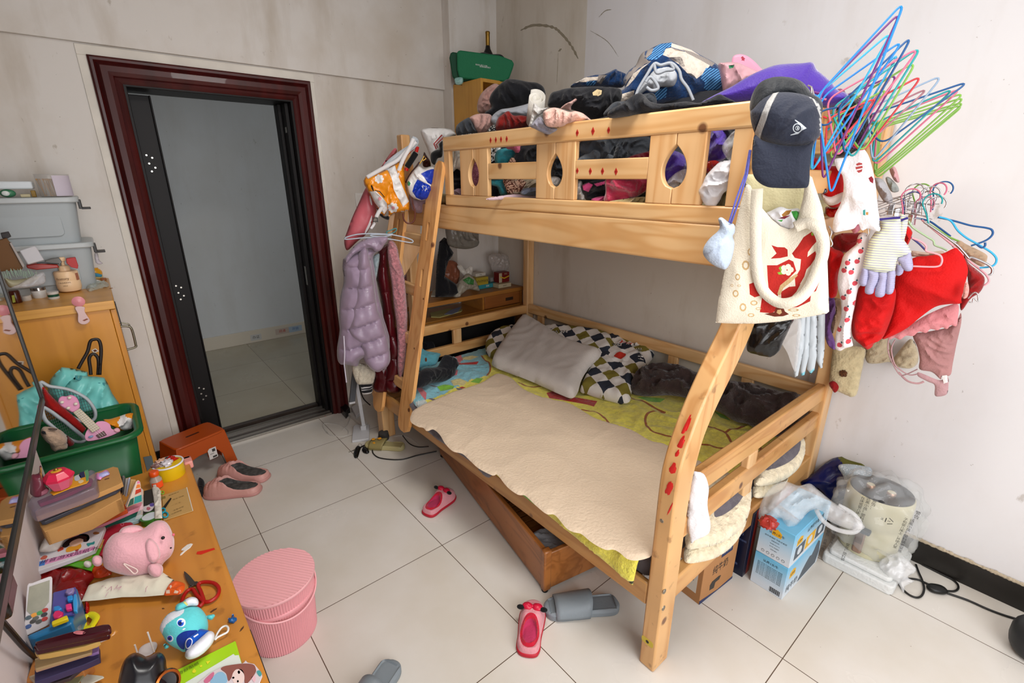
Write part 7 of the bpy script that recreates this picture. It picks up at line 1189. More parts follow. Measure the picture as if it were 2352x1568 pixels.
krf=mat('kraft_paper','b98a50',.8,var=.08,bump=.1);krf2=pattern('kraft_pages','stripe',['b58648','8a5f2a'],.003,PI/2,.5)
I=lambda n,c,r=.5:mat(n,c,r)
sl('pale_blue_booklet',[(700,990),(1400,720),(1500,740),(1440,810),(1000,930),(760,1010)],.612,.010,I('booklet_pale','9fc0c4'),'pale blue booklet at the bottom of the book stack','booklet')
sl('green_workbook',[(590,985),(1445,625),(1470,650),(1465,680),(1300,760),(700,1000)],.626,.012,I('booklet_green','0f5a48'),'dark green workbook with light lettering low in the book stack','book')
sl('pink_book',[(500,975),(1480,570),(1500,600),(1490,625),(620,1005)],.640,.012,I('book_pink','d98a9c'),'pink thin book above the dark green workbook','book')
sl('orange_book',[(400,960),(900,700),(1270,600),(1290,650),(1300,665),(540,990)],.655,.014,I('book_orange','b8481a'),'orange covered book under the kraft envelopes','book')
sl('loose_kraft_sheet',[(330,940),(860,700),(1200,560),(1280,545),(1150,600),(900,730),(440,950)],.668,.008,krf,'loose kraft sheet sticking out beneath the thick kraft stack','paper')
ks=sl('kraft_envelope_stack',[(160,810),(700,560),(1150,370),(1200,400),(1222,520),(1150,560),(800,760),(235,955),(180,880)],.710,.042,krf,'thick stack of kraft paper envelopes in the middle of the book stack','envelopes')
f=fz(.71);A=Vector(f.px(*Zd([(235,955)])[0]));B=Vector(f.px(*Zd([(1222,525)])[0]))
for i in range(9):z=.672+i*.0042;MB().tube([(A.x,A.y-.001,z),(B.x*.55+A.x*.45,B.y*.55+A.y*.45-.001,z+.0005),(B.x,B.y-.001,z)],.0006,4).build('envelope_gap_shade',I('kraft_shadow','6e4a20',.9),ks)  # dark lines drawn as the shade between stacked envelopes
sl('dark_folder',[(150,770),(1100,370),(1195,330),(1212,380),(1150,430),(240,825),(195,830)],.722,.010,I('folder_slate','3c3f4a',.3),'slate plastic folder between kraft envelope and kraft stack','folder')
sl('white_folder_edge',[(190,790),(1130,395),(1180,390),(1180,415),(210,815)],.7125,.004,I('folder_white','bfc0c8',.3),'thin white folder edge showing in the stack','folder')
ke=sl('kraft_envelope',[(108,700),(300,560),(880,200),(1120,118),(1180,130),(1240,320),(1190,350),(700,560),(128,765)],.738,.014,krf,'large kraft envelope lying on top of the stack','envelope')
dec(ke,[(1010,280),(1070,262),(1068,275),(1012,292)],.738,I('ink_brown','6b4522'))
pb=thing('clear_case',tuple(at(150,1130,'z',.74)),'clear lilac plastic case with pink and yellow cards lying on the kraft envelope','case');cl_=mat('case_clear','8a7f92',.12,alpha=.38)
sl('case_shell',[(8,600),(60,500),(300,400),(840,150),(885,170),(908,350),(885,392),(500,540),(110,690),(60,680)],.772,.034,cl_,'','',par=pb,bev=.004)
sl('magenta_card',[(140,560),(500,400),(800,260),(850,270),(830,330),(480,490),(170,600)],.752,.010,I('card_magenta','8e1f4c',.4),'','',par=pb)
yc=sl('yellow_card',[(300,450),(620,240),(790,165),(805,300),(780,330),(560,400),(350,485)],.7745,.002,I('card_yellow','d89a1e',.4),'','',par=pb)
dec(pb,[(690,200),(745,180),(760,250),(700,270),(680,235)],.7746,I('card_navy','1b2450'));dec(pb,[(750,175),(795,160),(808,220),(800,300),(775,305),(765,240)],.7746,I('card_green_band','5a9a6a'));dec(pb,[(625,250),(680,225),(705,260),(680,295),(630,300)],.7746,I('card_pale','b8c0c8'),smo=True);dec(pb,[(670,310),(720,290),(740,310),(690,335)],.7746,I('card_cream','d8c9a0'),smo=True)
ps_=thing('pink_box',tuple(at(140,1105,'z',.777)),'small pink see-through octagonal box with gold knob on the clear case','box');c=at(142,1118,'z',.777);pc=mat('pink_clear','e02a50',.25,alpha=.85)
MB().lathe([(.020,0),(.030,.026),(.030,.028)],c,8).build('box_base',mat('pink_body','d8607a',.25),ps_,smooth=0);MB().lathe([(.032,.028),(.032,.034),(.022,.046),(.020,.048),(0,.048)],c,8).build('box_lid',pc,ps_,smooth=0);MB().ell(c+Vector((0,0,.052)),(.005,.005,.005),nu=8,nv=6).build('gold_knob',mat('gold','a5803a',.3,.9),ps_);MB().ell(c+Vector((0,0,.049)),(.012,.010,.002),nu=10,nv=6).build('yellow_inset',I('inset_yellow','d9a030'),ps_)
puff('pink_clip',fz(.742),Zd([(893,240),(920,205),(960,215),(1020,180),(1060,180),(1075,215),(1030,235),(980,260),(960,285),(930,285),(895,270)]),.008,[plas('clip_pink','d98ac0',.3),plas('clip_lilac','9a9ac8',.3)],amp=0,prints=[(Zd([(955,235),(1070,200),(1070,220),(1030,240),(975,262),(945,275)]),1,True)],label='small pink and lilac hair clip on the kraft envelope',cat='hair clip')
puff('toy_figure',fc(80,1120,'y',-.30),Zd([(50,400),(60,240),(130,215),(165,200),(170,120),(195,110),(205,200),(240,280),(260,370),(295,400),(270,450),(150,500),(60,480)]),.02,[mat('toy_plum','6a2c3a',.3),mat('toy_tan','8a4a30',.4),mat('toy_pink','a86a7a',.3)],amp=.004,prints=[(Zd([(170,190),(175,125),(193,118),(200,190),(190,260)]),1,True),(Zd([(180,400),(250,380),(285,405),(260,440),(180,460)]),2,True)],label='dusky plum toy with upright tan point next to the screen edge',cat='toy')
f=fc(330,1150,'y',-.22,.2)
for i,(L,c_,lab)in enumerate((([(1190,250),(1215,238),(1245,260),(1250,420),(1220,500),(1185,440)],'17171a','black folder leaning leftmost in the upright booklets'),([(1240,240),(1268,236),(1282,280),(1275,440),(1240,500)],'5c5a58','dark edged booklet second in the upright row'),([(1285,275),(1315,270),(1300,400),(1270,500),(1255,480)],'a09a90','beige-white booklet third in the upright row'),([(1320,265),(1345,262),(1340,320),(1300,500),(1275,510)],'9fa6b8','blue-grey booklet fourth in the upright row'),([(1350,285),(1415,290),(1385,360),(1320,490),(1305,495)],'bf9a62','kraft coloured booklet fifth in the upright row'),([(1395,350),(1425,350),(1330,530),(1285,640),(1275,630)],'cfc8c6','white page edge sixth in the upright row'))):
 slabf('leaning_booklet',Zd(L),f.sh(.012*i),-.004,0,I('bk'+str(i),c_,.6),lab,'booklet')
cm=slabf('comic_booklet',Zd([(1415,320),(1450,297),(1470,320),(1482,420),(1495,575),(1380,612),(1290,648),(1330,540)]),f.sh(.085),-.006,0,I('comic_cream','d8c8b8'),'colourful comic booklet leaning at the front of the upright row','booklet')
for L,c_ in(([(1425,350),(1462,345),(1470,385),(1410,400)],'dd7a30'),([(1410,420),(1474,400),(1480,440),(1400,480)],'c03a22'),([(1395,510),(1485,480),(1493,560),(1385,600)],'2a9a98'),([(1340,540),(1385,515),(1380,600),(1305,635)],'2f5c4c'),([(1430,312),(1450,300),(1468,330),(1425,340)],'d87a9c')):
 ff=f.sh(.085);MB().prism([ff.px(*p)for p in Zd(L)],ff,.0001,.0006).build('comic_panel',I('comic'+c_,c_),cm,smooth=0)
slabf('clear_sheet_protector',Zd([(1480,395),(1510,420),(1512,640),(1500,790),(1400,800),(1440,700),(1490,600)]),f.sh(.10),-.002,0,film('clear_film',alpha=.3),'clear sheet protector standing right of the comic booklet','plastic sheet')
nb=sl('black_notebook',[(1515,430),(1640,395),(1655,600),(1655,800),(1500,810),(1510,600)],.616,.014,I('nb_black','1f1f20',.4),'black notebook lying beside the upright booklets','notebook')
dec(nb,[(1510,640),(1560,620),(1640,585),(1645,640),(1600,690),(1540,700),(1510,690)],.616,I('nb_white','cfc6c8'),smo=True);dec(nb,[(1590,600),(1640,590),(1640,625),(1600,630)],.6167,I('nb_violet','5a4a9a'),smo=True);dec(nb,[(1560,640),(1600,650),(1580,680),(1550,670)],.6167,I('nb_rose','b05a6a'),smo=True);dec(nb,[(1500,760),(1570,715),(1600,720),(1520,790)],.6167,I('nb_white','cfc6c8'))
ws=puff('white_paper_strip',fz(.622),Zd([(1620,395),(1700,383),(1732,430),(1740,600),(1752,785),(1655,790),(1650,600)]),.004,C('paper_white','cdc6ba',bump=.1),amp=.004,sc=40,smooth=False,Rd=.006,label='crumpled white paper strip over the black notebook',cat='paper');
kt=sl('kraft_exercise_sheet',[(1745,490),(2068,385),(2150,685),(1765,812)],.6035,.003,I('kraft_sheet','b58f55',.8),'kraft coloured exercise sheet with printed lines under the small scissors','sheet')
dec(kt,[(2060,388),(2070,384),(2150,685),(2140,690)],.6035,I('white_edge','d6cdbd'));dec(kt,[(1740,510),(1790,497),(1795,525),(1745,540)],.6036,I('olive_print','7a6c34'))
tx=MB();f=fz(.6037)
for i,(x,y,t)in enumerate(((1900,470,'数学练习'),(1960,520,'姓名 班级'),(1930,600,'一 二 三'),(1960,660,'注意书写'),(1900,720,'(三) 认真检查'))):u,v=f.px(*Zd([(x,y)])[0]);tx.text(t,f,u,v,.007,0,.0004,rot=.1)
tx.build('sheet_lettering',I('print_olive','7a6030'),kt,smooth=0)
ss=thing('craft_scissors',tuple(at(378,1165,'z',.61)),'small scissors with teal handles and dark blades on the kraft sheet','scissors')
for L in([(1755,655),(1780,620),(1855,527),(1872,530),(1800,640),(1775,662)],):traced('blade',Zd(L),fz(.607),0,.002,mat('blade_dark','2c2522',.3,.8),ss,.0005)
tl=plas('handle_teal','1c9ab2',.4)
for cx,cy,rx,ry in((1785,738,40,34),(1762,680,26,26)):MB().tube([at(*Zd([(cx+rx*math.cos(t),cy+ry*math.sin(t))])[0],'z',.608)for t in[2*PI*i/16 for i in range(16)]],.0022,8,closed=True).build('handle_ring',tl,ss,smooth=70)
MB().tube([at(*Zd([p])[0],'z',.6035)for p in ring(1752,452,20,12)],.0012,6,closed=True).build('green_ring',plas('ring_green','6ac832',.4),smooth=70,label='tiny light green ring by the kraft sheet corner',cat='ring')
c=at(348,1197,'z',.60);tp=thing('tape_roll',tuple(c),'green rimmed roll of tape with white centre behind the pink plush','tape roll');MB().lathe([(.014,0),(.024,0),(.024,.018),(.014,.018)],c,32).build('tape',plas('tape_green','2a6a1c',.3),tp,smooth=40);MB().lathe([(0,.016),(.019,.0165),(.019,.0185),(0,.019)],c,32).build('core_disc',plas('core_white','c4ccd2',.3),tp,smooth=40)
c=at(362,1118,'z',.60);bt=thing('craft_bottle',tuple(c),'small clear bottle with orange lid and orange label behind the notebooks','bottle');MB().lathe([(.012,0),(.0165,.003),(.0165,.03),(.010,.04),(.010,.044)],c,20).build('bottle_body',mat('clear_grey','b8a89c',.15,alpha=.7),bt,smooth=50);MB().lathe([(.0125,.043),(.0135,.046),(.0135,.056),(.011,.059),(0,.059)],c,20).build('orange_lid',plas('lid_orange','cf4a12',.3),bt,smooth=40)
arcpatch(c,.017,.003,.024,-2.4,-.3).build('orange_label',I('label_orange','e8501c'),bt,smooth=60);arcpatch(c,.0173,.008,.020,-2.2,-1.7).build('label_barcode',I('label_white2','d8d4cc'),bt,smooth=60)
c=at(393,1092,'z',.60);yt=thing('yellow_tub',tuple(c),'round yellow tub with white rim full of small clutter at the far desk corner','tub');MB().lathe([(.040,0),(.042,.004),(.042,.048)],c,36).build('tub_wall',plas('tub_yellow','d9b410',.35),yt,smooth=50);MB().tube([c+Vector((.042*math.cos(t),.042*math.sin(t),.049))for t in[2*PI*i/36 for i in range(36)]],.003,8,closed=True).build('white_rim',plas('rim_white','d8d6d8',.3),yt,smooth=70);MB().lathe([(0,.034),(.040,.036)],c,24).build('tub_inside',plas('tub_plum','4a1a1e',.4),yt)
for dx,dy,r_,c_,lab in((-.018,.008,.018,'c9a088','crumpled peach wrapper in the yellow tub'),(.012,.012,.015,'a3140e','shiny red wrapper in the yellow tub'),(.002,.02,.010,'2b2a2c','black scrap sticking up from the yellow tub'),(-.004,-.008,.018,'b8b0b4','silvery clear wrapper at the front of the yellow tub'),(-.03,-.004,.013,'7a5a58','dull brown wrapper hanging over the left of the yellow tub')):MB().ell(c+Vector((dx,dy,.052)),(r_,r_*.8,r_*.7),nu=14,nv=10,amp=.8,sc=2.5,seed=r_*900).build('wrapper',mat('wr'+c_,c_,.2),smooth=25,label=lab,cat='wrapper')
def fcam(px,py,z):
 O=at(px,py,'z',z);n=(CAM-O).normalized();U=Vector((0,0,1)).cross(n).normalized();return Fr(O,U,n.cross(U))
pk_=mat('plush_pink','dda4ac',.9,bump=.25,bscale=200,sheen=.5,var=.05);pg=thing('pink_plush',tuple(at(310,1255,'z',.6)),'pale pink plush animal with floppy ear lying on its side on the desk','plush toy');f=fcam(315,1260,.665)
puff('hind_leg',f.sh(-.01),Zd([(1180,1010),(1220,920),(1300,880),(1400,868),(1480,890),(1520,940),(1400,1000),(1280,1040)]),.03,pk_,amp=0,parent=pg)
puff('plush_body',f,Zd([(985,1300),(992,1180),(1060,1050),(1150,975),(1280,945),(1400,945),(1510,915),(1600,850),(1690,810),(1780,820),(1840,880),(1880,970),(1905,1060),(1900,1180),(1860,1270),(1780,1345),(1740,1400),(1620,1490),(1500,1520),(1350,1528),(1200,1500),(1070,1455),(1000,1400)]),.058,pk_,amp=0,Rd=.065,parent=pg,back=.9,sm=80)
f2=f.sh(.05);puff('ear',f2,Zd([(1525,1200),(1530,1110),(1570,1050),(1620,1050),(1680,1100),(1715,1180),(1725,1260),(1700,1320),(1640,1358),(1585,1340),(1545,1280)]),.016,pk_,amp=0,parent=pg,sm=80);puff('front_paw',f2.sh(-.01),Zd([(1555,1440),(1570,1380),(1620,1350),(1700,1360),(1755,1400),(1760,1470),(1730,1530),(1660,1550),(1590,1510)]),.022,pk_,amp=0,parent=pg,sm=80)
puff('tail_ball',f,Zd(ring(915,1330,72,12)),.014,pk_,amp=0,parent=pg,sm=80)
for x,y,r_ in((1748,1040,.0042),(1850,1165,.0022)):MB().ell(f.p3(*f.px(*Zd([(x,y)])[0]),.058 if r_>.003 else .045),(r_,r_,r_),nu=10,nv=8).build('eye',plas('bead_black','0c0a0c',.2),pg)
MB().ell(f.p3(*f.px(*Zd([(1893,995)])[0]),.012),(.003,.003,.004),nu=8,nv=6).build('nose',plas('nose_pink','d86a7a',.5),pg)
MB().tube([f.p3(*f.px(*p),.052)for p in smooth_poly(Zd([(1265,1360),(1340,1390),(1420,1430),(1430,1465),(1390,1485),(1340,1440),(1280,1385)]),4)],.0013,6,closed=True).build('cord_loop',C('cord_pale','e8d0c8'),pg)
rw=C('wrap_crimson','a3142c',rough=.5,bump=.1)
puff('crimson_wrapping',fz(.608),Zd([(980,960),(1010,900),(1370,845),(1385,880),(1250,1000),(1100,1080),(1010,1260),(900,1300),(880,1200)]),.006,[rw,C('wrap_pink_print','d8708a')],amp=.003,smooth=False,Rd=.01,prints=[(Zd(ring(1042,935,24,8)),1,True),(Zd(ring(1042,935,18,8)),0,True),(Zd(ring(1245,890,22,8)),1,True),(Zd(ring(1245,890,16,8)),0,True)],label='crimson wrapping sheet with pale circles behind the pink plush',cat='wrapping')
puff('red_plastic_bag',fz(.606),Zc([(160,90),(330,20),(700,30),(1000,60),(1080,100),(960,240),(950,420),(860,470),(830,700),(760,740),(700,560),(480,520),(470,200),(300,240),(170,200)]),.014,mat('red_film','7a0f10',.25,bump=.3,bscale=20),amp=.010,sc=24,smooth=False,label='dark red plastic bag spread between book and plush',cat='plastic bag')
puff('orange_film_scrap',fz(.607),Zc([(1000,20),(1150,0),(1250,60),(1260,110),(1100,160),(1000,130)]),.008,mat('orange_red_film','b8380c',.25),amp=.006,sc=30,label='orange-red film peeping under the pink plush',cat='film')
sl('green_folder',[(400,1380),(600,1330),(860,1170),(960,1110),(985,1120),(900,1330),(840,1455),(700,1420),(560,1385),(430,1400)],.622,.004,I('folder_green','4f9a1c',.3),'bright green folder under the phonics sticker book','folder')
sl('olive_leaf_card',[(600,1330),(790,1230),(860,1240),(840,1290),(740,1330)],.6235,.0015,I('olive_card','7a7a1e'),'olive card between green folder and sticker book','card');sl('tan_card',[(960,1060),(1008,1050),(960,1170),(930,1170),(925,1120)],.6235,.0015,I('tan_card','b08048'),'tan card corner at the right of the sticker book','card')
puff('white_egg_toy',fcam(201,1295,.63),Zd([(740,1365),(760,1335),(800,1330),(840,1350),(845,1390),(815,1420),(760,1405)]),.008,plas('egg_white','d8d0cc',.3),amp=0,label='small white egg-shaped toy on the green folder',cat='toy')
bk=sl('sticker_book',[(75,1440),(100,1350),(170,1215),(300,1060),(540,985),(1018,888),(960,1040),(880,1190),(700,1265),(480,1345),(130,1470),(90,1460)],.636,.012,I('book_white','cfcbd0',.4),'white children phonics sticker book with a girl picture and pink title band','book')
zb=.636
dec(bk,[(250,1318),(600,1228),(885,1140),(872,1190),(600,1275),(240,1380)],zb,I('band_pink','d08ab4'));dec(bk,[(130,1352),(252,1322),(238,1385),(90,1420)],zb,I('band_blue','3f78c4'))
f=fz(zb);tx=MB();a=Vector(f.px(*Zd([(560,1263)])[0]));b=Vector(f.px(*Zd([(860,1185)])[0]));r_=math.atan2(b.y-a.y,b.x-a.x);tx.text('拼音游戏贴纸书',f,a.x,a.y,.0165,0,.001,rot=r_);tx.build('book_title',I('title_plum','4a1f48'),bk,smooth=0)
for nm,L,c_,s_ in(('drawn_hair',[(465,1140),(500,1090),(560,1050),(660,1010),(740,985),(800,1000),(815,1040),(790,1080),(740,1085),(730,1050),(640,1070),(580,1110),(530,1150),(490,1160)],'241618',1),('drawn_face',[(560,1110),(600,1075),(680,1045),(725,1055),(730,1085),(680,1120),(620,1145),(570,1140)],'e0b8a0',1),('drawn_ribbon',[(685,1000),(690,985),(740,995),(800,1005),(812,1045),(790,1075),(778,1050),(785,1025),(740,1010)],'2a8a98',1),('drawn_dress',[(520,1175),(560,1150),(640,1145),(700,1115),(710,1150),(680,1180),(640,1190),(560,1215),(515,1215)],'d8962a',1),('drawn_bag',[(400,1190),(440,1160),(480,1150),(480,1185),(410,1215)],'c0402a',0),('drawn_bird',[(780,1110),(850,1095),(880,1080),(875,1115),(830,1125),(800,1145)],'2f8a8a',1),('drawn_bee',[(860,975),(890,958),(940,968),(930,985),(880,992)],'a06a3a',1),('drawn_shoe',[(630,1195),(680,1180),(670,1200),(640,1210)],'9a3a3a',0),('drawn_toy',[(185,1300),(230,1265),(275,1270),(250,1305),(200,1315)],'b85a48',1)):dec(bk,L,zb+(.0004 if nm!='drawn_face' else .0008),I('pr'+c_,c_),name=nm,smo=bool(s_))
puff('soap_packet',fcam(120,1240,.66),Zd([(160,1195),(200,1100),(290,965),(370,932),(470,920),(515,945),(532,1000),(490,1080),(420,1185),(350,1215),(270,1225),(175,1222)]),.018,[mat('packet_white','cfc9c0',.3,bump=.3,bscale=40,var=.12,vscale=14)],amp=.004,sc=26,label='whitish soft soap packet lying on the sticker book',cat='packet')
dp=puff('drawing_paper',fz(.616),[(187,1381),(203,1345),(250,1328),(300,1320),(360,1318),(374,1314),(400,1332),(378,1366),(330,1370),(280,1371),(225,1378)],.008,C('paper_cream','ddd8c4',bump=.05,var=.03),amp=.003,smooth=False,Rd=.03,label='folded cream drawing paper with pencil scribbles below the plush',cat='paper')
for L in([(1130,270),(1170,260),(1190,290),(1150,300)],[(1200,330),(1240,290),(1265,270),(1262,325)],[(1300,310),(1350,250),(1330,300),(1400,270),(1350,320)],[(1180,410),(1200,370),(1225,345)],[(1720,345),(1730,290),(1750,265)]):MB().tube([at(*Zc([p])[0],'z',.6265)for p in L],.0004,4).build('scribble',I('ink_pink','c0709a'),dp)
puff('orange_wrapper',fz(.622),Zf([(570,390),(590,320),(630,255),(700,200),(770,203),(845,240),(835,320),(780,375),(680,388)]),.006,[plas('wrapper_orange','d8571a',.25),plas('wrapper_pale','e0c0a8',.3)],amp=.003,sc=40,prints=[(Zf([(645,290),(670,275),(680,300),(660,325)]),1,True),(Zf([(600,355),(650,350),(650,380),(600,382)]),1,True),(Zf([(720,350),(770,360),(750,378),(700,378)]),1,True)],label='orange snack wrapper at the right tip of the drawing paper',cat='wrapper')
bb_=thing('blue_toy_box',tuple(at(140,1400,'z',.6)),'blue plastic box of small coloured toys under the white remote control','box')
sl('box_body',[(465,350),(780,270),(800,300),(835,480),(745,720),(740,760),(230,960),(165,965),(120,930),(420,800)],.668,.06,plas('box_blue','1f6fa0',.25),'','',conv=Zc,par=bb_,bev=.004)
sl('box_lid',[(480,350),(780,275),(800,420),(760,640),(690,650),(450,740)],.674,.006,mat('lid_violet','5a58a4',.15,alpha=.9),'','',conv=Zc,par=bb_)
for L,c_,nm in(([(640,510),(720,490),(730,560),(650,580)],'e03a80','pink_toy'),([(455,740),(665,650),(680,700),(460,785)],'d8c41c','yellow_toy'),([(470,650),(500,600),(560,585),(610,610),(600,655),(540,690),(490,690)],'cf2a66','magenta_ring'),([(480,540),(560,520),(600,560),(540,590),(480,590)],'2a80c8','blue_toy'),([(750,380),(790,360),(805,480),(800,600),(750,600),(740,480)],'3a9ad8','blue_latch'),([(660,300),(760,280),(740,340),(680,370),(640,350)],'8a7aa8','lilac_toy'),([(660,400),(740,380),(745,440),(670,460)],'2a8ad0','sky_toy')):sl(nm,L,.684,.009,plas('toy'+c_,c_,.3),'','',conv=Zc,par=bb_,bev=.002)
rm=thing('remote_control',tuple(at(85,1390,'z',.68)),'white remote control with grey display lying tilted on the blue box','remote control');f=fcam(88,1390,.69)
traced_s('remote_body',Zc([(132,262),(200,225),(425,140),(462,150),(470,200),(462,500),(452,740),(440,775),(300,850),(120,935),(92,920),(88,880),(110,600)]),f,-.016,0,plas('remote_white','bdb7b8',.4),rm,.003,n=2)
traced('remote_display',Zc([(160,275),(435,185),(425,480),(330,600),(180,650),(125,600)]),f,0,.0008,mat('display_grey','85826e',.3,var=.1,vscale=60),rm,0)
for x,y,c_ in((370,590,'a8251c'),(298,628,'3f8a4a'),(222,655,'d8902a'),(150,690,'3f5058'),(360,650,'2c2c2e'),(245,700,'55564f'),(210,740,'35332e'),(365,708,'b02a22'),(290,742,'44453f'),(145,810,'2c4a80')):MB().lathe([(.0052,0),(.0052,.0012),(0,.0014)],f.p3(*f.px(*Zc([(x,y)])[0])),12,ax=f.N,sy=.8).build('remote_button',plas('btn'+c_,c_,.5),rm)
for L,z,th,c_,lab in(([(120,1530),(230,1190),(1000,1270),(880,1400),(230,1568),(130,1620)],.628,.028,'b0723a','orange kraft notebook bottom of the near card stack'),([(150,1480),(900,1180),(990,1150),(960,1290),(240,1560)],.644,.010,'b9a68c','grey-beige pad in the near card stack'),([(600,1300),(830,1330),(860,1370),(700,1500),(500,1568),(300,1568)],.640,.008,'3a2f34','dark card sleeve in the near card stack'),([(230,1390),(900,1160),(1000,1100),(1090,1060),(1100,1230),(900,1320),(230,1560)],.662,.014,'352f52','dark indigo box in the near card stack'),([(250,1230),(950,1090),(1090,1060),(1090,1150),(1000,1180)],.668,.006,'8a6aa0','lilac card slipped in the near card stack'),([(225,1330),(980,1150),(995,1165),(240,1400)],.674,.006,'b08a70','tan notebook fanned out in the near card stack'),([(230,1240),(900,1080),(1000,1085),(995,1160),(240,1380)],.682,.006,'a38a62','olive-beige notebook fanned out above the tan one'),([(225,1150),(420,1120),(1080,985),(1110,990),(1050,1030),(900,1080),(400,1180),(280,1195)],.700,.012,'c4a058','yellow booklet just under the maroon binders'),([(800,1000),(1000,950),(1250,940),(1230,960),(1090,1020),(900,1060),(810,1050)],.690,.004,'b8a8a0','pale paper edge right under the maroon binders')):sl('fanned_notebook',L,z,th,I('nbk'+c_,c_,.6),lab,'notebook',conv=Zc)
for L,z,lab in(([(210,1060),(700,960),(1180,860),(1240,880),(1225,920),(1100,950),(230,1135)],.716,'lower maroon glossy binder of the pair'),([(230,1010),(700,880),(1150,775),(1235,770),(1252,800),(1245,850),(1000,920),(240,1080)],.732,'upper maroon glossy binder of the pair')):sl('maroon_binder',L,z,.013,plas('binder_maroon','3a0f18',.2),lab,'binder',conv=Zc,bev=.003)
puff('pink_eraser',fz(.734),Zc([(750,890),(800,865),(880,870),(915,890),(870,915),(790,912)]),.004,plas('eraser_pink','c8747c',.5),amp=0,label='flat pink eraser on the upper maroon binder',cat='eraser')
puff('amber_scrap',fz(.66),Zc([(1200,920),(1300,860),(1345,860),(1340,885),(1260,950),(1215,960)]),.003,plas('amber_foil','b87a30',.3),amp=.002,label='amber paper point sticking out beside the binders',cat='paper')
MB().tube([at(*Zc([p])[0],'z',.612)for p in smooth_poly([(890,830),(875,760),(890,700),(950,650),(1000,645),(1050,680),(1050,720),(1000,800),(985,822),(940,830)],4)],.0035,8,closed=True,flat=2).build('yellow_ring',plas('ring_yellow','d8cc14',.2),smooth=60,label='bright yellow plastic ring standing on the desk near the blue box',cat='ring')
puff('red_lighter',fz(.612),Zc([(905,510),(930,480),(965,500),(970,600),(960,650),(920,655),(900,620)]),.008,plas('lighter_red','a5120c',.2),amp=0,label='small glossy red piece beside the yellow ring',cat='toy');puff('clear_crumple',fz(.63),Zc([(650,840),(780,720),(850,740),(860,820),(840,880),(740,900),(680,880)]),.012,film('crumple_film',(.6,.55,.55),.45),amp=.008,sc=40,label='clear crumpled film between blue box and binders',cat='plastic film')
for L,z,lab,c_ in(([(900,1440),(1150,1470),(1165,1490),(1000,1568),(850,1590),(840,1500)],.612,'pale paper corner at the lower edge of the desk','c4c0b0'),([(640,1500),(830,1380),(860,1420),(920,1330),(1000,1270),(900,1450),(820,1568),(640,1590)],.616,'olive patterned card near the paper corner','8a8a68')):sl('paper_corner',L,z,.003,I('pc'+c_,c_),lab,'paper',conv=Zc)
sc_=thing('red_scissors',tuple(at(455,1350,'z',.61)),'red-handled scissors with short dark blades lying open on the desk','scissors');hr=plas('handle_red','a3120c',.35);bd=mat('blade_steel','57524c',.3,.8)
traced_s('blade',Zf([(836,88),(850,82),(905,130),(960,190),(985,230),(960,265),(920,268),(880,210),(850,150)]),fz(.604),0,.003,bd,sc_,.0005);traced('blade_shank',Zf([(960,220),(1010,212),(1040,225),(1020,260),(960,270),(910,300),(895,290),(925,262)]),fz(.603),0,.003,bd,sc_,.0005)
for L in([(1030,240),(1080,215),(1170,212),(1250,235),(1300,290),(1300,360),(1250,430),(1170,475),(1110,475),(1095,440),(1060,340),(1030,280)],[(950,310),(1000,380),(1060,440),(1095,480),(1060,525),(1030,530),(1000,480),(900,440),(850,470),(810,470),(830,400),(880,330)]):
 MB().tube([at(*p,'z',.608)for p in smooth_poly(Zf(L),4)],.0042,10,closed=True).build('handle_loop',hr,sc_,smooth=70)
f=fcam(420,1445,.64);tlp=C('plush_teal','5cc4c8',bump=.15,bscale=200);whp=C('plush_white2','dcdce4',bump=.15);blp=C('plush_blue','0f4fb4',bump=.1);nvp=C('plush_navy','0c2f86',bump=.1)
tp_=thing('teal_plush_keyring',tuple(at(420,1480,'z',.6)),'round teal plush keyring with big blue eyes and one white shoe on the desk','plush toy')
puff('plush_body',f,Zf([(508,850),(530,760),(610,650),(720,590),(840,550),(960,530),(1050,560),(1120,640),(1155,740),(1155,850),(1110,960),(1000,1050),(850,1150),(760,1120),(650,1060),(590,1000),(550,930)]),.042,[tlp,whp,blp,nvp,plas('eye_white','e4e8ee',.2),plas('eye_blue','1450c0',.15),plas('eye_dark','0a1a50',.1)],amp=0,Rd=.05,sm=80,res=.0022,parent=tp_,prints=[(Zf([(512,860),(530,770),(610,660),(720,595),(820,572),(838,590),(815,640),(720,700),(620,770),(560,850),(540,915)]),1,True,True),(Zf([(735,960),(780,905),(850,870),(950,858),(1010,865),(940,940),(850,1010),(840,1110),(790,1100),(745,1040)]),3,True,True),(Zf(ring(798,758,58)),4,True),(Zf(ring(790,765,42)),5,True),(Zf(ring(782,770,24)),6,True),(Zf(ring(812,745,12,10)),4,True),(Zf(ring(650,970,44)),4,True),(Zf(ring(645,965,34)),5,True),(Zf(ring(642,968,20)),6,True),(Zf([(808,855),(830,835),(858,832),(835,855)]),4,True)])
puff('blue_collar',f.sh(.028),Zf([(845,1000),(900,930),(1000,870),(1040,840),(1110,850),(1180,875),(1100,960),(980,1060),(870,1160),(850,1100)]),.014,[blp,whp,nvp],amp=0,parent=tp_,sm=80,prints=[(Zf([(960,940),(1020,902),(1028,918),(968,958)]),1,True),(Zf([(850,1040),(870,985),(910,960),(945,985),(945,1035),(920,1085),(880,1110),(855,1085)]),1,True,True),(Zf([(860,1040),(878,995),(910,975),(935,995),(933,1035),(910,1075),(880,1095),(865,1075)]),2,True,True)])
puff('white_shoe',f.sh(.035),Zf([(845,1200),(870,1130),(960,1040),(1060,950),(1140,885),(1200,870),(1240,900),(1245,950),(1220,1030),(1130,1140),(1020,1220),(920,1252),(865,1240)]),.026,whp,amp=0,parent=tp_,sm=80)
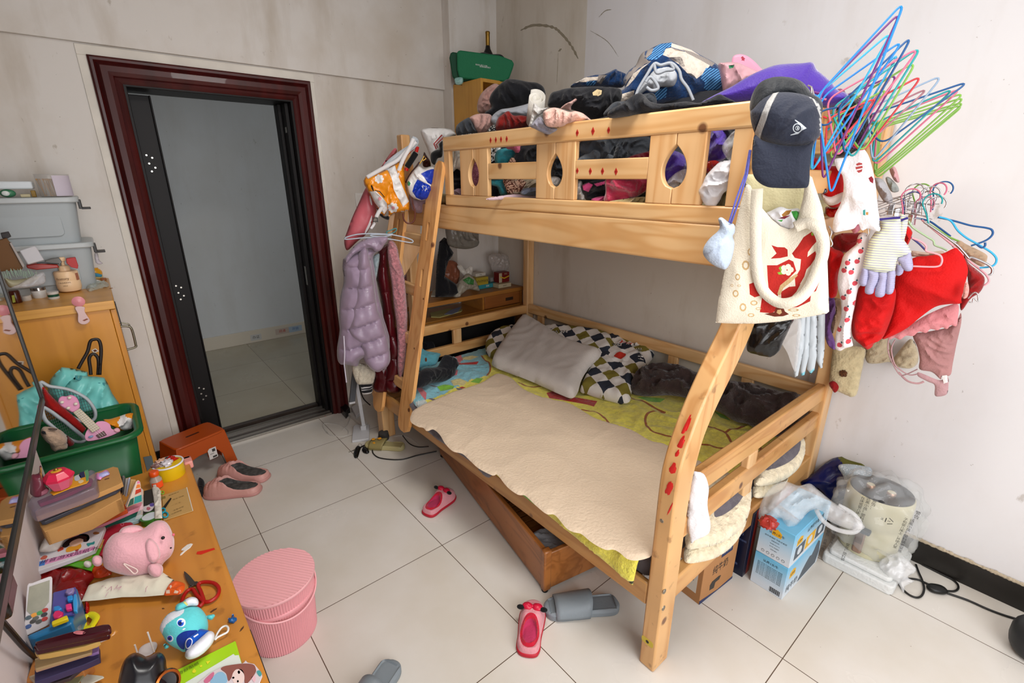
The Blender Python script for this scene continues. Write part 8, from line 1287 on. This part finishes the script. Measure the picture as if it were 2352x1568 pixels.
puff('arm',f.sh(.01),Zf([(715,560),(740,510),(820,475),(860,440),(930,412),(990,420),(1025,455),(1028,510),(1000,530),(900,535),(850,560),(780,595),(725,595)]),.014,[tlp,whp,C('plush_yellow','d8cf7a')],amp=0,parent=tp_,sm=80,prints=[(Zf([(850,440),(930,405),(1040,430),(1040,540),(900,560),(870,520)]),1,True),(Zf([(820,485),(845,470),(890,520),(870,535)]),2,True)])
for L in([(1130,680),(1160,655),(1235,645),(1248,670),(1210,720),(1160,715)],[(560,1050),(600,1040),(635,1080),(600,1110),(570,1100)]):puff('ear',f,Zf(L),.008,tlp,amp=0,parent=tp_)
MB().tube([at(*p,'z',.612)for p in smooth_poly(Zf([(1250,985),(1285,900),(1340,825),(1400,802),(1430,835),(1415,885),(1350,920),(1285,955)]),4)],.0022,8,closed=True).build('white_loop',plas('loop_white','dcd8d4',.4),tp_,smooth=70)
pgm=thing('socket_cover',tuple(at(340,1490,'z',.6)),'white oval socket cover with upright pins on the desk','socket cover');f=fz(.603);puff('cover_disc',f,Zf([(222,1150),(240,1100),(300,1050),(390,1018),(455,1020),(476,1060),(450,1130),(400,1180),(320,1210),(240,1195)]),.003,plas('cover_white','c9bfbc',.4),amp=0,parent=pgm)
for a_,b_ in(((435,1150),(345,885)),((205,1160),(172,1055))):a=at(*Zf([a_])[0],'z',.606);MB().tube([a,at(*Zf([b_])[0],'y',a.y)],.0016,6).build('pin',plas('pin_white','d4cfca',.4),pgm)
hd=thing('hair_dryer',tuple(at(330,1545,'z',.6)),'black rounded hair dryer with copper ring at the lower desk edge','hair dryer');f=fcam(340,1545,.65);hb2=plas('dryer_black','141419',.3)
puff('dryer_body',f,Zf([(-60,1600),(-20,1400),(0,1330),(40,1250),(100,1190),(180,1160),(260,1180),(330,1215),(380,1200),(440,1170),(500,1155),(560,1190),(592,1260),(600,1350),(640,1440),(672,1500),(690,1600),(690,1800),(-60,1800)]),.05,hb2,amp=0,Rd=.03,parent=hd,sm=80,extra=lambda x,y:0)
o_=f.p3(*f.px(*Zf([(590,1560)])[0]),.035);MB().lathe([(.022,0),(.023,.004),(.021,.009),(.017,.010),(.016,.003),(.004,.002),(0,.002)],o_,32,ax=f.N+Vector((.3,0,-.2)),mi=[0,0,0,0,1,1]).build('copper_ring',[mat('copper','b0602c',.25,1),plas('dryer_black','141419',.18)],hd,smooth=40)
f=fcam(535,1420,.606);puff('blue_bear_toy',f,Zf([(1425,745),(1430,695),(1465,690),(1480,645),(1500,640),(1512,680),(1540,690),(1545,725),(1520,755),(1500,795),(1485,795),(1470,765),(1440,765)]),.007,plas('toy_blue','0f4f8a',.1),amp=.002,sc=80,label='tiny glossy blue bear-shaped toy near the desk edge',cat='toy')
gcard=sl('green_activity_card',[(640,1440),(1520,1000),(1530,1010),(1610,1300),(1250,1568),(1000,1640),(700,1640),(660,1520)],.606,.004,I('card_lime','9fcc14',.4),'lime green activity card with white panel and paper dolls at the desk edge','card',conv=Zf)
dec(gcard,[(850,1568),(1500,1180),(1520,1200),(1570,1195),(1608,1305),(1250,1568),(1100,1620),(820,1620)],.606,I('card_panel','d6dcd4'),conv=Zf)
for L,c_ in(([(1130,1280),(1190,1270),(1150,1320)],'d8d020'),([(945,1410),(975,1375),(1000,1410),(980,1435),(950,1432)],'d8d020'),([(1045,1340),(1075,1325),(1080,1345),(1055,1358)],'d8d020')):dec(gcard,L,.6066,I('gc'+c_,c_),conv=Zf)
tx=MB();f=fz(.6066);a=Vector(f.px(*Zf([(900,1375)])[0]));b=Vector(f.px(*Zf([(1000,1320)])[0]));tx.text('奇妙贴纸',f,a.x,a.y,.009,0,.0006,rot=math.atan2(b.y-a.y,b.x-a.x));tx.build('card_lettering',I('ink_olive','5a6a1a'),gcard,smooth=0)
pd=thing('paper_doll',tuple(at(560,1545,'z',.607)),'laminated paper doll cut-out with brown hair lying on the lime green card','paper doll');z=.609
sl('doll_base',[(1010,1568),(1180,1430),(1340,1350),(1400,1330),(1620,1300),(1640,1290),(1660,1258),(1690,1290),(1780,1310),(1830,1370),(1880,1440),(1885,1480),(1850,1568),(1700,1640),(1000,1640)],z,.002,I('lam_white','d4c8cc',.2),'','',conv=Zf,par=pd)
for L,c_ in(([(1330,1380),(1400,1340),(1620,1310),(1760,1320),(1800,1380),(1790,1440),(1700,1560),(1650,1568),(1640,1450),(1560,1380),(1500,1420),(1470,1500),(1430,1540),(1400,1440)],'8a5248'),([(1480,1480),(1520,1400),(1600,1385),(1640,1440),(1640,1540),(1560,1590),(1500,1560)],'e6cfc8'),([(1100,1540),(1200,1440),(1240,1430),(1220,1500),(1150,1568)],'c86a8a'),([(1190,1568),(1260,1450),(1340,1420),(1400,1470),(1400,1568)],'8ab4d0'),([(1740,1500),(1780,1470),(1800,1500),(1780,1560)],'e0b4bc'),([(1810,1420),(1850,1400),(1880,1450),(1850,1480)],'4a9a9a'),([(1555,1420),(1575,1400),(1590,1430),(1570,1450)],'5a2a2a'),([(1545,1545),(1560,1530),(1572,1550),(1555,1565)],'5a2a2a'),([(1480,1500),(1500,1485),(1515,1500),(1498,1515)],'d04a9a')):dec(pd,L,z+.0002,I('pd'+c_,c_),conv=Zf,smo=True)
puff('yellow_felt_bit',fz(.607),Zf([(665,1500),(700,1480),(740,1465),(768,1490),(755,1560),(690,1580)]),.006,C('felt_yellow','d8c02a'),amp=.003,label='small yellow felt piece between hair dryer and lime card',cat='felt')
wc=sl('white_chip',[(1975,1260),(1985,1235),(2030,1195),(1990,1195),(2000,1175),(2070,1120),(2120,1103),(2145,1110),(2110,1160),(2060,1195),(2000,1250)],.602,.002,plas('chip_white','dcd8d0',.4),'small white plastic tag lying alone on the desk','tag')
for L,c_,conv in(([(2190,1245),(2200,1215),(2300,1195),(2420,1165),(2430,1185),(2330,1220),(2250,1250)],'c8230c',Zd),):
 dec(dk,L,ZD+.0002,I('st'+c_,c_,.6),conv=conv,name='paint_stain')
for L in([(1580,880),(1600,840),(1640,800),(1635,830),(1600,870)],[(1180,620),(1230,580),(1280,562),(1270,580),(1200,625)],[(535,565),(560,560),(575,572),(545,578)]):dec(dk,L,ZD+.0001,I('stain_dark','54321a',.7),conv=Zf,name='dark_stain')
#  things on the floor
sg=thing('step_stool',(-.70,1.02,0),'low orange plastic step stool with white price tag in front of the door casing','stool');so=plas('stool_orange','b04a10',.4)
sR=Matrix.Rotation(.34,3,'Z');sc0=Vector((-.722,1.0,0))
def stf(ux,vy,org):return Fr(sc0+sR@Vector(org),sR@Vector(ux),Vector(vy))
H=.225;hx,hy,bx_,by_=.125,.085,.155,.105
for nm,sx,org,n_,w0,w1 in(('long_side',1,(0,-by_,0),(0,-1),bx_,hx),('long_side',1,(0,by_,0),(0,1),bx_,hx)):
 k=-1 if n_[1]<0 else 1;f=Fr(sc0+sR@Vector(org),sR@Vector((-k,0,0)),sR@Vector((0,-k*(by_-hy),H)))
 arch=[(w0*.62,0),(w0*.56,H*.42),(w0*.42,H*.58),(w0*.2,H*.62)];P=[(-w0,0),(-w1,H),(w1,H),(w0,0)]+arch+[(-x,z)for x,z in arch[::-1]];MB().prism(P,f,-.006,0).build('side_wall',so,sg,bevel=.002,smooth=30)
for k in(-1,1):
 f=Fr(sc0+sR@Vector((k*bx_,0,0)),sR@Vector((0,k,0)),sR@Vector((-k*(bx_-hx),0,H)));arch=[(by_*.55,0),(by_*.5,H*.3),(by_*.3,H*.42)];P=[(-by_,0),(-hy,H),(hy,H),(by_,0)]+arch+[(-x,z)for x,z in arch[::-1]];MB().prism(P,f,-.006,0).build('side_wall',so,sg,bevel=.002,smooth=30)
f=Fr(sc0+Vector((0,0,H-.012)),sR@Vector((1,0,0)),sR@Vector((0,1,0)));MB().prism(rrect(-hx-.004,hx+.004,-hy-.004,hy+.004,.03,5),f,0,.014).build('stool_top',so,sg,bevel=.006,seg=3,smooth=50);MB().prism(rrect(-.035,.035,-.007,.007,.006,3),f,.0141,.0146).build('grip_slot',plas('slot_dark','4a1c06',.5),sg,smooth=0)
f=Fr(sc0+sR@Vector((.035,-by_+.012,H*.55)),sR@Vector((1,.0,0)),sR@Vector((0,.02,.225)));MB().prism([(-.022,-.03),(-.022,.022),(-.012,.032),(.022,.03),(.022,-.03)],f,.004,.005).build('price_tag',I('tag_white','d4d0cc'),sg,smooth=0);t_=MB();t_.fbox(f,0,.016,.008,.024,.005,.0054);t_.fbox(f,-.004,.018,-.026,-.016,.005,.0054);t_.text('换鞋凳',f,-.004,-.002,.007,0,.0054);t_.build('tag_print',I('tag_ink','3a3634'),sg,smooth=0)
def shoe(name,A,B,w,h,label,mats,kind,group):
 A=Vector((A[0],A[1],0));B=Vector((B[0],B[1],0));L_=(B-A).length;U=(B-A).normalized();V=Vector((-U.y,U.x,0));f=Fr(A,U,V);o=thing(name,tuple((A+B)/2),label,'slipper',group)
 out=[(.0,0),(.03*L_,.3*w),(.14*L_,.44*w),(.35*L_,.45*w),(.6*L_,.50*w),(.8*L_,.49*w),(.93*L_,.34*w),(L_,.0),(.95*L_,-.32*w),(.8*L_,-.49*w),(.6*L_,-.48*w),(.35*L_,-.42*w),(.14*L_,-.42*w),(.03*L_,-.3*w)]
 big=[(L_*.5+(x-L_*.5)*1.04,y*1.06)for x,y in out]
 MB().prism(smooth_poly(big,4),f,0,.016).build('sole',mats[1],o,bevel=.005,seg=3,smooth=50)
 oc=(.37*L_,0)if kind=='clog' else(.30*L_,0);orx,ory=(.34*L_,.37*w)if kind=='clog' else(.19*L_,.27*w)
 def ins(x,y):return((x-oc[0])/orx)**2+((y-oc[1])/ory)**2
 def ex(x,y):
  d=ins(x,y);s=h*(.5+.6*max(0,min(1,(x/L_-.25)/.3)))*(1-.35*max(0,(x/L_-.7)/.3))-h
  if kind=='clog' and x>.5*L_:s+=.007*abs(math.sin((x/L_-.5)*17))+.0025*math.sin(y*260+x*140)*math.sin(y*260-x*140)
  q=max(0,min(1,(1.12-d)/.35));q=q*q*(3-2*q);s=s*(1-q)+(-h*.7+.010)*q
  if .95<d<1.4:s+=.004*(1-abs(d-1.18)/.23)
  return s
 el=lambda k:[(oc[0]+orx*k*math.cos(t),oc[1]+ory*k*math.sin(t))for t in[2*PI*i/30 for i in range(30)]]
 puff('upper',f.sh(.014),out,h,[mats[0],mats[2],mats[3]],px=False,amp=0,Rd=.03,back=.02,parent=o,extra=ex,res=.0032,sm=70,prints=[(el(1.16 if kind=='clog' else 1.36),2 if kind!='clog' else 2),(el(1.0),1)])
 return o,f,L_
clp=plas('clog_pink','cf9a92',.45,bump=.1,bscale=80);cls=plas('clog_sole','c08a84',.5);dkl=mat('worn_lining','4c4a48',.8,var=.5,vscale=60)
shoe('padded_clog',(-.515,.585),(-.745,.735),.105,.062,'dusty pink quilted clog with dark lining, nearer of the pair by the stool',[clp,cls,dkl,clp],'clog','pink quilted clogs')
shoe('padded_clog',(-.455,.675),(-.655,.875),.105,.062,'dusty pink quilted clog, the farther one behind its mate',[clp,cls,dkl,clp],'clog','pink quilted clogs')
kp=C('child_pink','d8929a',rough=.6);kr=C('child_red','c01030',sheen=.4);ks=plas('child_sole','b3152c',.5)
for A,B,lab in(((.045,-.145),(.235,-.085),'pink child slipper with red collar and bow near the drawer, toe to the right'),((-.05,-.985),(.075,-.86),'pink child slipper with red collar and bow beside the grey slide')):
 A2=Vector(A);B2=Vector(B);
 if A[0]<0:A2,B2=Vector((-.062,-1.0)),Vector((.095,-.862))
 o,f,L_=shoe('child_slipper',A2,B2,.092,.052,lab,[kp,ks,C('lining_rose','b8305a'),kr],'kid','pink child slippers with bows')
 c=f.p3(.68*L_,0,.072)
 for s_ in(-1,1):MB().ell(c+f.V*.018*s_,(.019,.015,.010),Matrix((f.V,f.U*-1,f.N)).transposed(),amp=.15,seed=s_).build('bow_loop',plas('bow_red','c8143a',.3),o,smooth=60);MB().ell(c+f.V*.042*s_+f.U*-.008,(.014,.009,.008),Matrix((f.V,f.U*-1,f.N)).transposed()).build('bow_tip',C('foam_black','0e0e0f'),o,smooth=60)
 MB().ell(c,(.006,.006,.007)).build('bow_knot',plas('bow_red','c8143a',.3),o)
 puff('grey_patch',f.sh(.052),[(.78*L_,-.012),(.78*L_,.012),(.86*L_,.014),(.88*L_,0),(.86*L_,-.014)],.004,C('patch_grey','6e6668'),px=False,amp=0,parent=o)
gs_=mat('slide_grey','7c858b',.5,bump=.08,bscale=120)
slide('grey_slide',(.34,-1.068),(.105,-.905),.098,'blue-grey rubber slide with moulded strap beside the bed post',gs_,gs_,.032,(.42,.86),.062,'blue-grey rubber slides')
slide('grey_slide',(-.42,-.735),(-.66,-.86),.098,'blue-grey rubber slide cut by the lower edge of the picture',gs_,gs_,.032,(.42,.86),.062,'blue-grey rubber slides')
bc=Vector((-.664,-.3555,0));bk_=thing('lidded_bucket',tuple(bc),'pink ribbed plastic bucket with ribbed lid and arched handle on the tiles','bucket');bpk=plas('bucket_pink','e39aa0',.4)
def wallr(z0,z1,r0,r1,nm,nz=6):MB().grid(lambda u,v:(bc.x+(r0+(r1-r0)*v+.0013*math.cos(2*PI*u*92))*math.cos(2*PI*u),bc.y+(r0+(r1-r0)*v+.0013*math.cos(2*PI*u*92))*math.sin(2*PI*u),z0+(z1-z0)*v),92*6,nz,cu=True).build(nm,bpk,bk_,smooth=60)
wallr(0,.172,.109,.118,'bucket_wall');wallr(.182,.232,.122,.124,'lid_skirt',3);MB().lathe([(0,.001),(.109,.001)],bc,60).build('bucket_bottom',bpk,bk_)
MB().lathe([(.118,.170),(.1245,.172),(.1255,.178),(.1245,.184),(.121,.186)],bc,80).build('rim_band',bpk,bk_,smooth=60)
lm=MB();N_=360;pts=[]
def lidz(x,y):return .2475+.0014*math.cos((x*.25+y*.97)*2*PI/.0062)*0+.0014*math.cos((x*.97-y*.25)*2*PI/.0072)
gx=np.linspace(-.131,.131,190);vs=[];idx={}
for i,x in enumerate(gx):
 hh=math.sqrt(max(0,.131**2-x*x))
 for j in range(9):y=-hh+2*hh*j/8;idx[(i,j)]=len(vs);xx=x*.79-y*.61;yy=x*.61+y*.79;vs.append((bc.x+xx,bc.y+yy,.247+.0013*math.cos(x*2*PI/.0106)*1.2))
lm.add(vs,[(idx[(i,j)],idx[(i+1,j)],idx[(i+1,j+1)],idx[(i,j+1)])for i in range(189)for j in range(8)]);lm.lathe([(.124,.228),(.131,.236),(.132,.243),(.131,.2465)],bc,90);lm.build('lid',plas('lid_pink','efb0b4',.4),bk_,smooth=70)
MB().tube([bc+Vector((.128*math.cos(t),.128*math.sin(t),.208-.052*math.sin((t-(-2.75))/2.9*PI)))for t in[-2.75+2.9*i/40 for i in range(41)]],.0042,8,flat=.7).build('handle',plas('lid_pink','efb0b4',.4),bk_,smooth=70)
def rbox(name,c,du,lx,ly,h,m,label,z=0,ms=None,bev=.002):
 U=Vector((math.cos(du),math.sin(du),0));V=Vector((-U.y,U.x,0));o=thing(name,tuple(c),label,'box');f=Fr(Vector(c),U,V);MB().fbox(f,0,lx,0,ly,0,h).build('carton',m,o,bevel=bev,smooth=30);right=Fr(Vector(c),U,(0,0,1));left=Fr(Vector(c)+V*ly,-V,(0,0,1));top=Fr(Vector(c)+Vector((0,0,h)),U,V);return o,left,right,top
kc=mat('milk_kraft','a8774a',.75,var=.06);ink=I('ink_dark','2a2622');nv=I('ink_navy','1f2a52')
o,l_,r_,t_=rbox('milk_carton',(.583,-1.262,0),-.08,.225,.14,.21,kc,'brown kraft milk carton with navy label under the bed foot')
q=MB();q.text('纯牛奶',r_,.115,.12,.035,0,.0006,sy=1.3);q.prism([(.06,.035),(.09,.03),(.095,.055),(.12,.055),(.13,.07),(.115,.075),(.07,.072),(.058,.06)],r_,0,.0006);q.prism([(0,.0),(.225,0),(.225,.012),(.12,.005),(0,.018)],r_,0,.0005,1);q.fbox(r_,.11,.185,.165,.205,0,.0006,1);q.text('特仑苏',r_,.147,.185,.02,2,.001);q.build('carton_print',[ink,nv,I('print_pale','c8c4b8')],o,smooth=0)
q=MB();q.fbox(l_,.02,.12,.04,.15,0,.0006,0);q.text('781',l_,.07,.06,.022,1,.001);q.fbox(l_,.035,.105,.09,.105,.0006,.001,1);q.text('生产日期',l_,.07,.13,.016,1,.001);q.build('shipping_label',[I('label_paper','c8c2b6'),ink],o,smooth=0)
o,l_,r_,t_=rbox('navy_book_box',(.842,-1.305,0),.02,.06,.10,.31,I('box_navy','10152c',.3),'tall dark navy glossy box with red edge between milk carton and blue boxes');q=MB();q.fbox(r_,.03,.0595,.0,.31,0,.0006,0);q.text('说明书',l_,.05,.2,.018,1,.0008);q.text('安全提示 使用说明',l_,.05,.17,.010,1,.0008);q.text('规格参数',l_,.05,.05,.012,1,.0008);q.build('box_print',[I('edge_red','9a2018',.3),I('print_slate','5a6890')],o,smooth=0)
bg=bpy.data.materials.new('carton_blue_fade');bg.use_nodes=True;nt=bg.node_tree;b=nt.nodes['Principled BSDF'];b.inputs['Roughness'].default_value=.3;tc=nt.nodes.new('ShaderNodeTexCoord');sp=nt.nodes.new('ShaderNodeSeparateXYZ');nt.links.new(tc.outputs['Object'],sp.inputs[0]);mr=nt.nodes.new('ShaderNodeMapRange');mr.inputs[1].default_value=.02;mr.inputs[2].default_value=.14;nt.links.new(sp.outputs[2],mr.inputs[0]);mx=nt.nodes.new('ShaderNodeMixRGB');mx.inputs[1].default_value=(*hexc('c9d4de'),1);mx.inputs[2].default_value=(*hexc('69b4da'),1);nt.links.new(mr.outputs[0],mx.inputs[0]);nt.links.new(mx.outputs[0],b.inputs['Base Color'])
cwy=I('tag_yellow','d8a51c');bkk=I('print_black','20242a');gsh=I('print_greyblue','4a545e')
for k,(z,lab)in enumerate(((0,'lower blue and white milk carton printed with dark cow picture and barcode'),(.152,'upper blue and white milk carton with open flap, stacked under a clear bag'))):
 o,l_,r_,t_=rbox('blue_milk_carton',(.848,-1.456,z),-.035,.325,.125,.15,bg,lab);q=MB()
 q.prism([(.045,.105),(.045,.125),(.0625,.138),(.08,.125),(.08,.105)]if k else[(.0,.0),(.001,0),(.001,.001)],l_,0,.0006,1);q.text('认养1头牛',l_,.0625,.115 if k else .128,.013,0,.0012)
 if k:
  for i,(s_,w_)in enumerate((('奶牛养得好 牛奶才会好',.008),('全脂纯牛奶',.006),('净含量 250ml×12',.005),('生牛乳 常温保存',.005),('优质乳蛋白',.005))):q.text(s_,l_,.0625,.092-.013*i,w_,0,.0008)
  for i in range(5):q.prism(ring(.025+.019*i,.018,.006,10),l_,0,.0005,2);q.prism(ring(.025+.019*i,.018,.0045,10),l_,.0005,.0008,3)
 else:
  for i in range(9):q.text('配料 生牛乳 产品标准 贮存条件 保质期',l_,.0625,.112-.007*i,.0055,0,.0006)
  for i in range(18):q.fbox(l_,.075+i*.0022,.0752+i*.0022+.0012*(i%3)*.5+.0004,.008,.03,0,.0006,0)
 q.prism([(.03,.085),(.03,.112),(.055,.122),(.08,.112),(.08,.085)],r_,0,.0006,1);q.text('认养牛',r_,.055,.10,.014,0,.001);
 if k:q.text('认养奶牛更好喝',r_,.19,.115,.022,0,.0008);[q.fbox(r_,.03+.095*i,.115+.095*i,.02,.078,0,.0006,2+(i%2)*-1)for i in range(3)];[q.prism(ring(.07+.095*i,.05,.02,9),r_,.0006,.001,3)for i in range(3)]
 else:q.text('纯牛奶',r_,.07,.035,.035,2,.0008);MB().prism([(.13,.01),(.30,.01),(.315,.06),(.30,.12),(.28,.135),(.262,.12),(.25,.10),(.235,.085),(.215,.09),(.19,.075),(.16,.05)],r_,0,.0006).build('cow_picture',gsh,o,smooth=0)
 q.build('carton_print',[bkk,cwy,gsh,I('print_pale2','c4ccd2')],o,smooth=0)
 if k:MB().fbox(Fr(t_.p3(.10,.03,.002),t_.U,(t_.V+Vector((0,0,.3)))),0,.14,0,.085,0,.002).build('open_flap',bg,o,smooth=0)
fl=lambda nm,a:film(nm,(.86,.87,.88),a,.12)
puff('clear_carrier_bag',fcam(1820,1160,.36),[(1742,1185),(1750,1150),(1770,1120),(1800,1105),(1835,1115),(1860,1110),(1880,1125),(1910,1150),(1940,1170),(1985,1205),(1970,1218),(1930,1208),(1895,1190),(1890,1175),(1862,1172),(1830,1205),(1805,1215),(1795,1190),(1770,1200),(1755,1210)],.04,fl('carrier_film',.42),amp=.02,sc=16,label='crumpled clear carrier bag resting on the blue milk cartons',cat='plastic bag')
ribbon('bag_loop',[(1925,1160),(1960,1180),(1976,1205),(1960,1222),(1920,1215),(1890,1195),(1875,1170)],fcam(1920,1190,.34),.008,fl('loop_film',.6),None,label='looped handle of the clear carrier bag hanging toward the appliance',cat='bag handle')
MB().ell(at(1765,1200,'z',.34),(.03,.03,.02),amp=.5).build('red_wrapper',plas('wr_red','a83028',.3),smooth=50,label='small red wrapper inside the clear carrier bag left side',cat='wrapper')
fo=mat('foam_white','d8dad8',.7,bump=.3,bscale=90);MB().prism(rrect(1.19,1.482,-1.725,-1.475,.02),fz(0),0,.042).build('foam_slab',fo,bevel=.006,seg=3,smooth=50,label='white polystyrene slab under the cream appliance',cat='foam slab')
MB().prism(rrect(1.205,1.475,-1.71,-1.49,.02),fz(.0421),0,.02).build('foam_sheet',fo,bevel=.006,smooth=50,label='thin upper layer of white foam below the appliance',cat='foam slab')
ca=Vector((1.35,-1.585,.062));ap=thing('water_boiler',tuple(ca),'cream appliance with black top and two round knobs wrapped in printed clear film','appliance');crp=plas('appliance_cream','cfc9a8',.35)
MB().lathe([(.098,0),(.104,.008),(.104,.13),(.106,.15),(.113,.158),(.115,.255),(.113,.272),(.110,.277)],ca,48,sx=.95,sy=1.0).build('appliance_body',crp,ap,smooth=45);MB().lathe([(.108,.277),(.107,.283),(0,.284)],ca,48,sx=.95,sy=1.0).build('black_top',plas('top_black','26282b',.2),ap,smooth=40)
for dy in(.035,-.035):MB().lathe([(.016,.284),(.016,.294),(.0135,.297),(0,.297)],ca+Vector((-.02,dy,0)),24,mi=[0,0,1]).build('control_knob',[mat('copper_rose','b08a70',.3,.8),crp],ap,smooth=40)
a_=ca+Vector((-.106,.01,.0));MB().box(a_+Vector((-.006,0,.075)),(.018,.034,.10)).build('handle_grip',plas('taupe','8a6f5e',.4),ap,bevel=.008,seg=3,smooth=50);MB().box(a_+Vector((-.006,0,.135)),(.03,.06,.018)).build('handle_mount',plas('mount_slate','2d3a44',.3),ap,bevel=.005);MB().box(a_+Vector((-.0155,0,.10)),(.001,.024,.05)).build('handle_window',plas('taupe_dark','5f4a3e',.3),ap,bevel=.0)
fb0=mat('wrap_film','d9dcdd',.08,0,.9,.5,14,0,alpha=.26);wi=I('film_ink','1a1a1a')
wr=MB();wr.ell(ca+Vector((0,0,.17)),(.135,.150,.165),nu=64,nv=40,amp=.22,sc=3.4,seed=5,sq=.75);wf=wr.build('film_wrap_bag',fb0,smooth=80,label='printed clear polythene bag wrapped round the cream appliance',cat='plastic bag')
def wt(s,px,py,size,rot,col=0):
 tx=MB();size*=1.15
 O=at(px,py,'x',ca.x-.10);n=(CAM-O);n.z*=.25;n.normalize();U=Vector((0,0,1)).cross(n).normalized();ff=Fr(O+n*.05,U,n.cross(U))
 for i,ch in enumerate(s):a,b2=math.cos(rot),math.sin(rot);tx.text(ch,ff,i*size*1.0*a,i*size*1.0*b2,size,0,0,rot=0)
 tx.build('film_lettering',wi,wf,smooth=0)
D=-PI/2
for s,x,y,z_ in(('警告：',2012,1140,.014),('远离小孩！塑料袋会窒息',1998,1136,.0125),('在床或婴儿床上，并使人窒息！',1985,1134,.0115),('警告：',2112,1168,.014),('远离小孩！塑料袋会窒息',2098,1185,.0115),('子和婴儿床上，并使人窒',2084,1182,.0105),('小孩！塑料',1935,1180,.0125),('警告：远离小孩！',1905,1210,.012),('在床或婴儿床上，',1922,1205,.011),('窒息！塑料袋',1950,1240,.012)):wt(s,x,y,z_,D-.05)
for x,y in((2045,1186),(1952,1165),(1925,1282)):
 O=at(x,y,'x',ca.x-.10);n=(CAM-O);n.z*=.25;n.normalize();U=Vector((0,0,1)).cross(n).normalized();ff=Fr(O+n*.05,U,n.cross(U));tx=MB()
 for i in range(3):
  t=2*PI*i/3+.3;p=[(.013*math.cos(t),.013*math.sin(t)),(.013*math.cos(t+1.4),.013*math.sin(t+1.4))];tx.tube([ff.p3(*p[0]),ff.p3(*p[1])],.0013,4)
 tx.text('04',ff,0,0,.008);tx.text('PE',ff,-.022,0,.010,rot=D);tx.build('recycling_mark',wi,wf,smooth=0)
puff('bubble_wrap_piece',fcam(1960,1085,.34),[(1925,1070),(1945,1065),(1985,1070),(2000,1075),(2003,1090),(1985,1100),(1960,1105),(1945,1108),(1935,1090)],.012,pattern('bubble_wrap','dots',['a8b4bc','e0e4e8'],.006,ratio=.3,rough=.2),amp=.004,label='small bubble wrap square on top of the wrapped appliance',cat='bubble wrap')
puff('film_knot',fcam(2070,1330,.06),[(2020,1290),(2060,1270),(2090,1290),(2105,1310),(2085,1325),(2100,1335),(2080,1345),(2075,1360),(2060,1335),(2035,1325)],.02,fl('knot_film',.6),amp=.012,sc=24,label='twisted film end of the wrapped appliance near the cable',cat='plastic film')
puff('blue_snack_bag',fcam(1905,1110,.22),[(1840,1105),(1870,1085),(1900,1060),(1930,1045),(1945,1050),(1990,1058),(2000,1065),(1990,1090),(1970,1115),(1930,1150),(1905,1150),(1880,1125),(1850,1120)],.04,[mat('snack_blue','0d1a5c',.25,bump=.3,bscale=20),mat('snack_olive','5a5a12',.3)],amp=.014,prints=[([(1925,1050),(1945,1046),(1995,1060),(1985,1078),(1950,1075),(1935,1068)],1,True)],label='dark blue glossy food sack with olive neck behind the cartons at the wall',cat='sack')
MB().bx(1.40,1.46,-1.25,-1.20,0,.13).build('red_box_behind',I('red_box_card','b01010'),bevel=.003,label='bright red box by the rear bed post behind the clear bag',cat='box')
ZE=zz(2000,1180,.24736)
cable('appliance_cable',ZE([(420,470),(445,540),(480,620),(495,700),(470,760),(420,775),(350,745),(290,690),(268,640),(300,610),(360,600),(440,610),(500,635),(560,665),(610,690)]),.005,.0038,M_cable,'black power cord looping in front of the foam slab')
cable('appliance_cable',ZE([(480,470),(560,510),(680,570),(760,610),(805,650),(812,690),(780,715),(720,715),(660,705)]),.005,.0038,M_cable,'black power cord loop lying along the black skirting')
cable('appliance_cable',ZE([(640,710),(740,745),(900,800),(1080,880),(1240,940),(1390,985)]),.005,.004,M_cable,'thicker black cord running right to the bin')
MB().ell(at(*ZE([(615,695)])[0],'z',.012),(.034,.022,.013),Matrix.Rotation(-.9,3,'Z'),sq=.8).build('plug',plas('plug_black','101010',.4),smooth=60,label='black plug joining the two cords on the tiles',cat='plug')
MB().ell(at(2400,1478,'z',.06),(.085,.085,.07),sq=.8,nu=32).build('round_pouffe',plas('bin_black','1c1d1f',.5),smooth=60,label='black rounded object cut off by the right edge of the picture',cat='container')
puff('black_sandal_edge',fz(.01),[(456,1103),(468,1104),(470,1115),(466,1138),(455,1130)],.02,blk,amp=.002,label='black and white shoe edge peeping out behind the desk corner',cat='shoe')
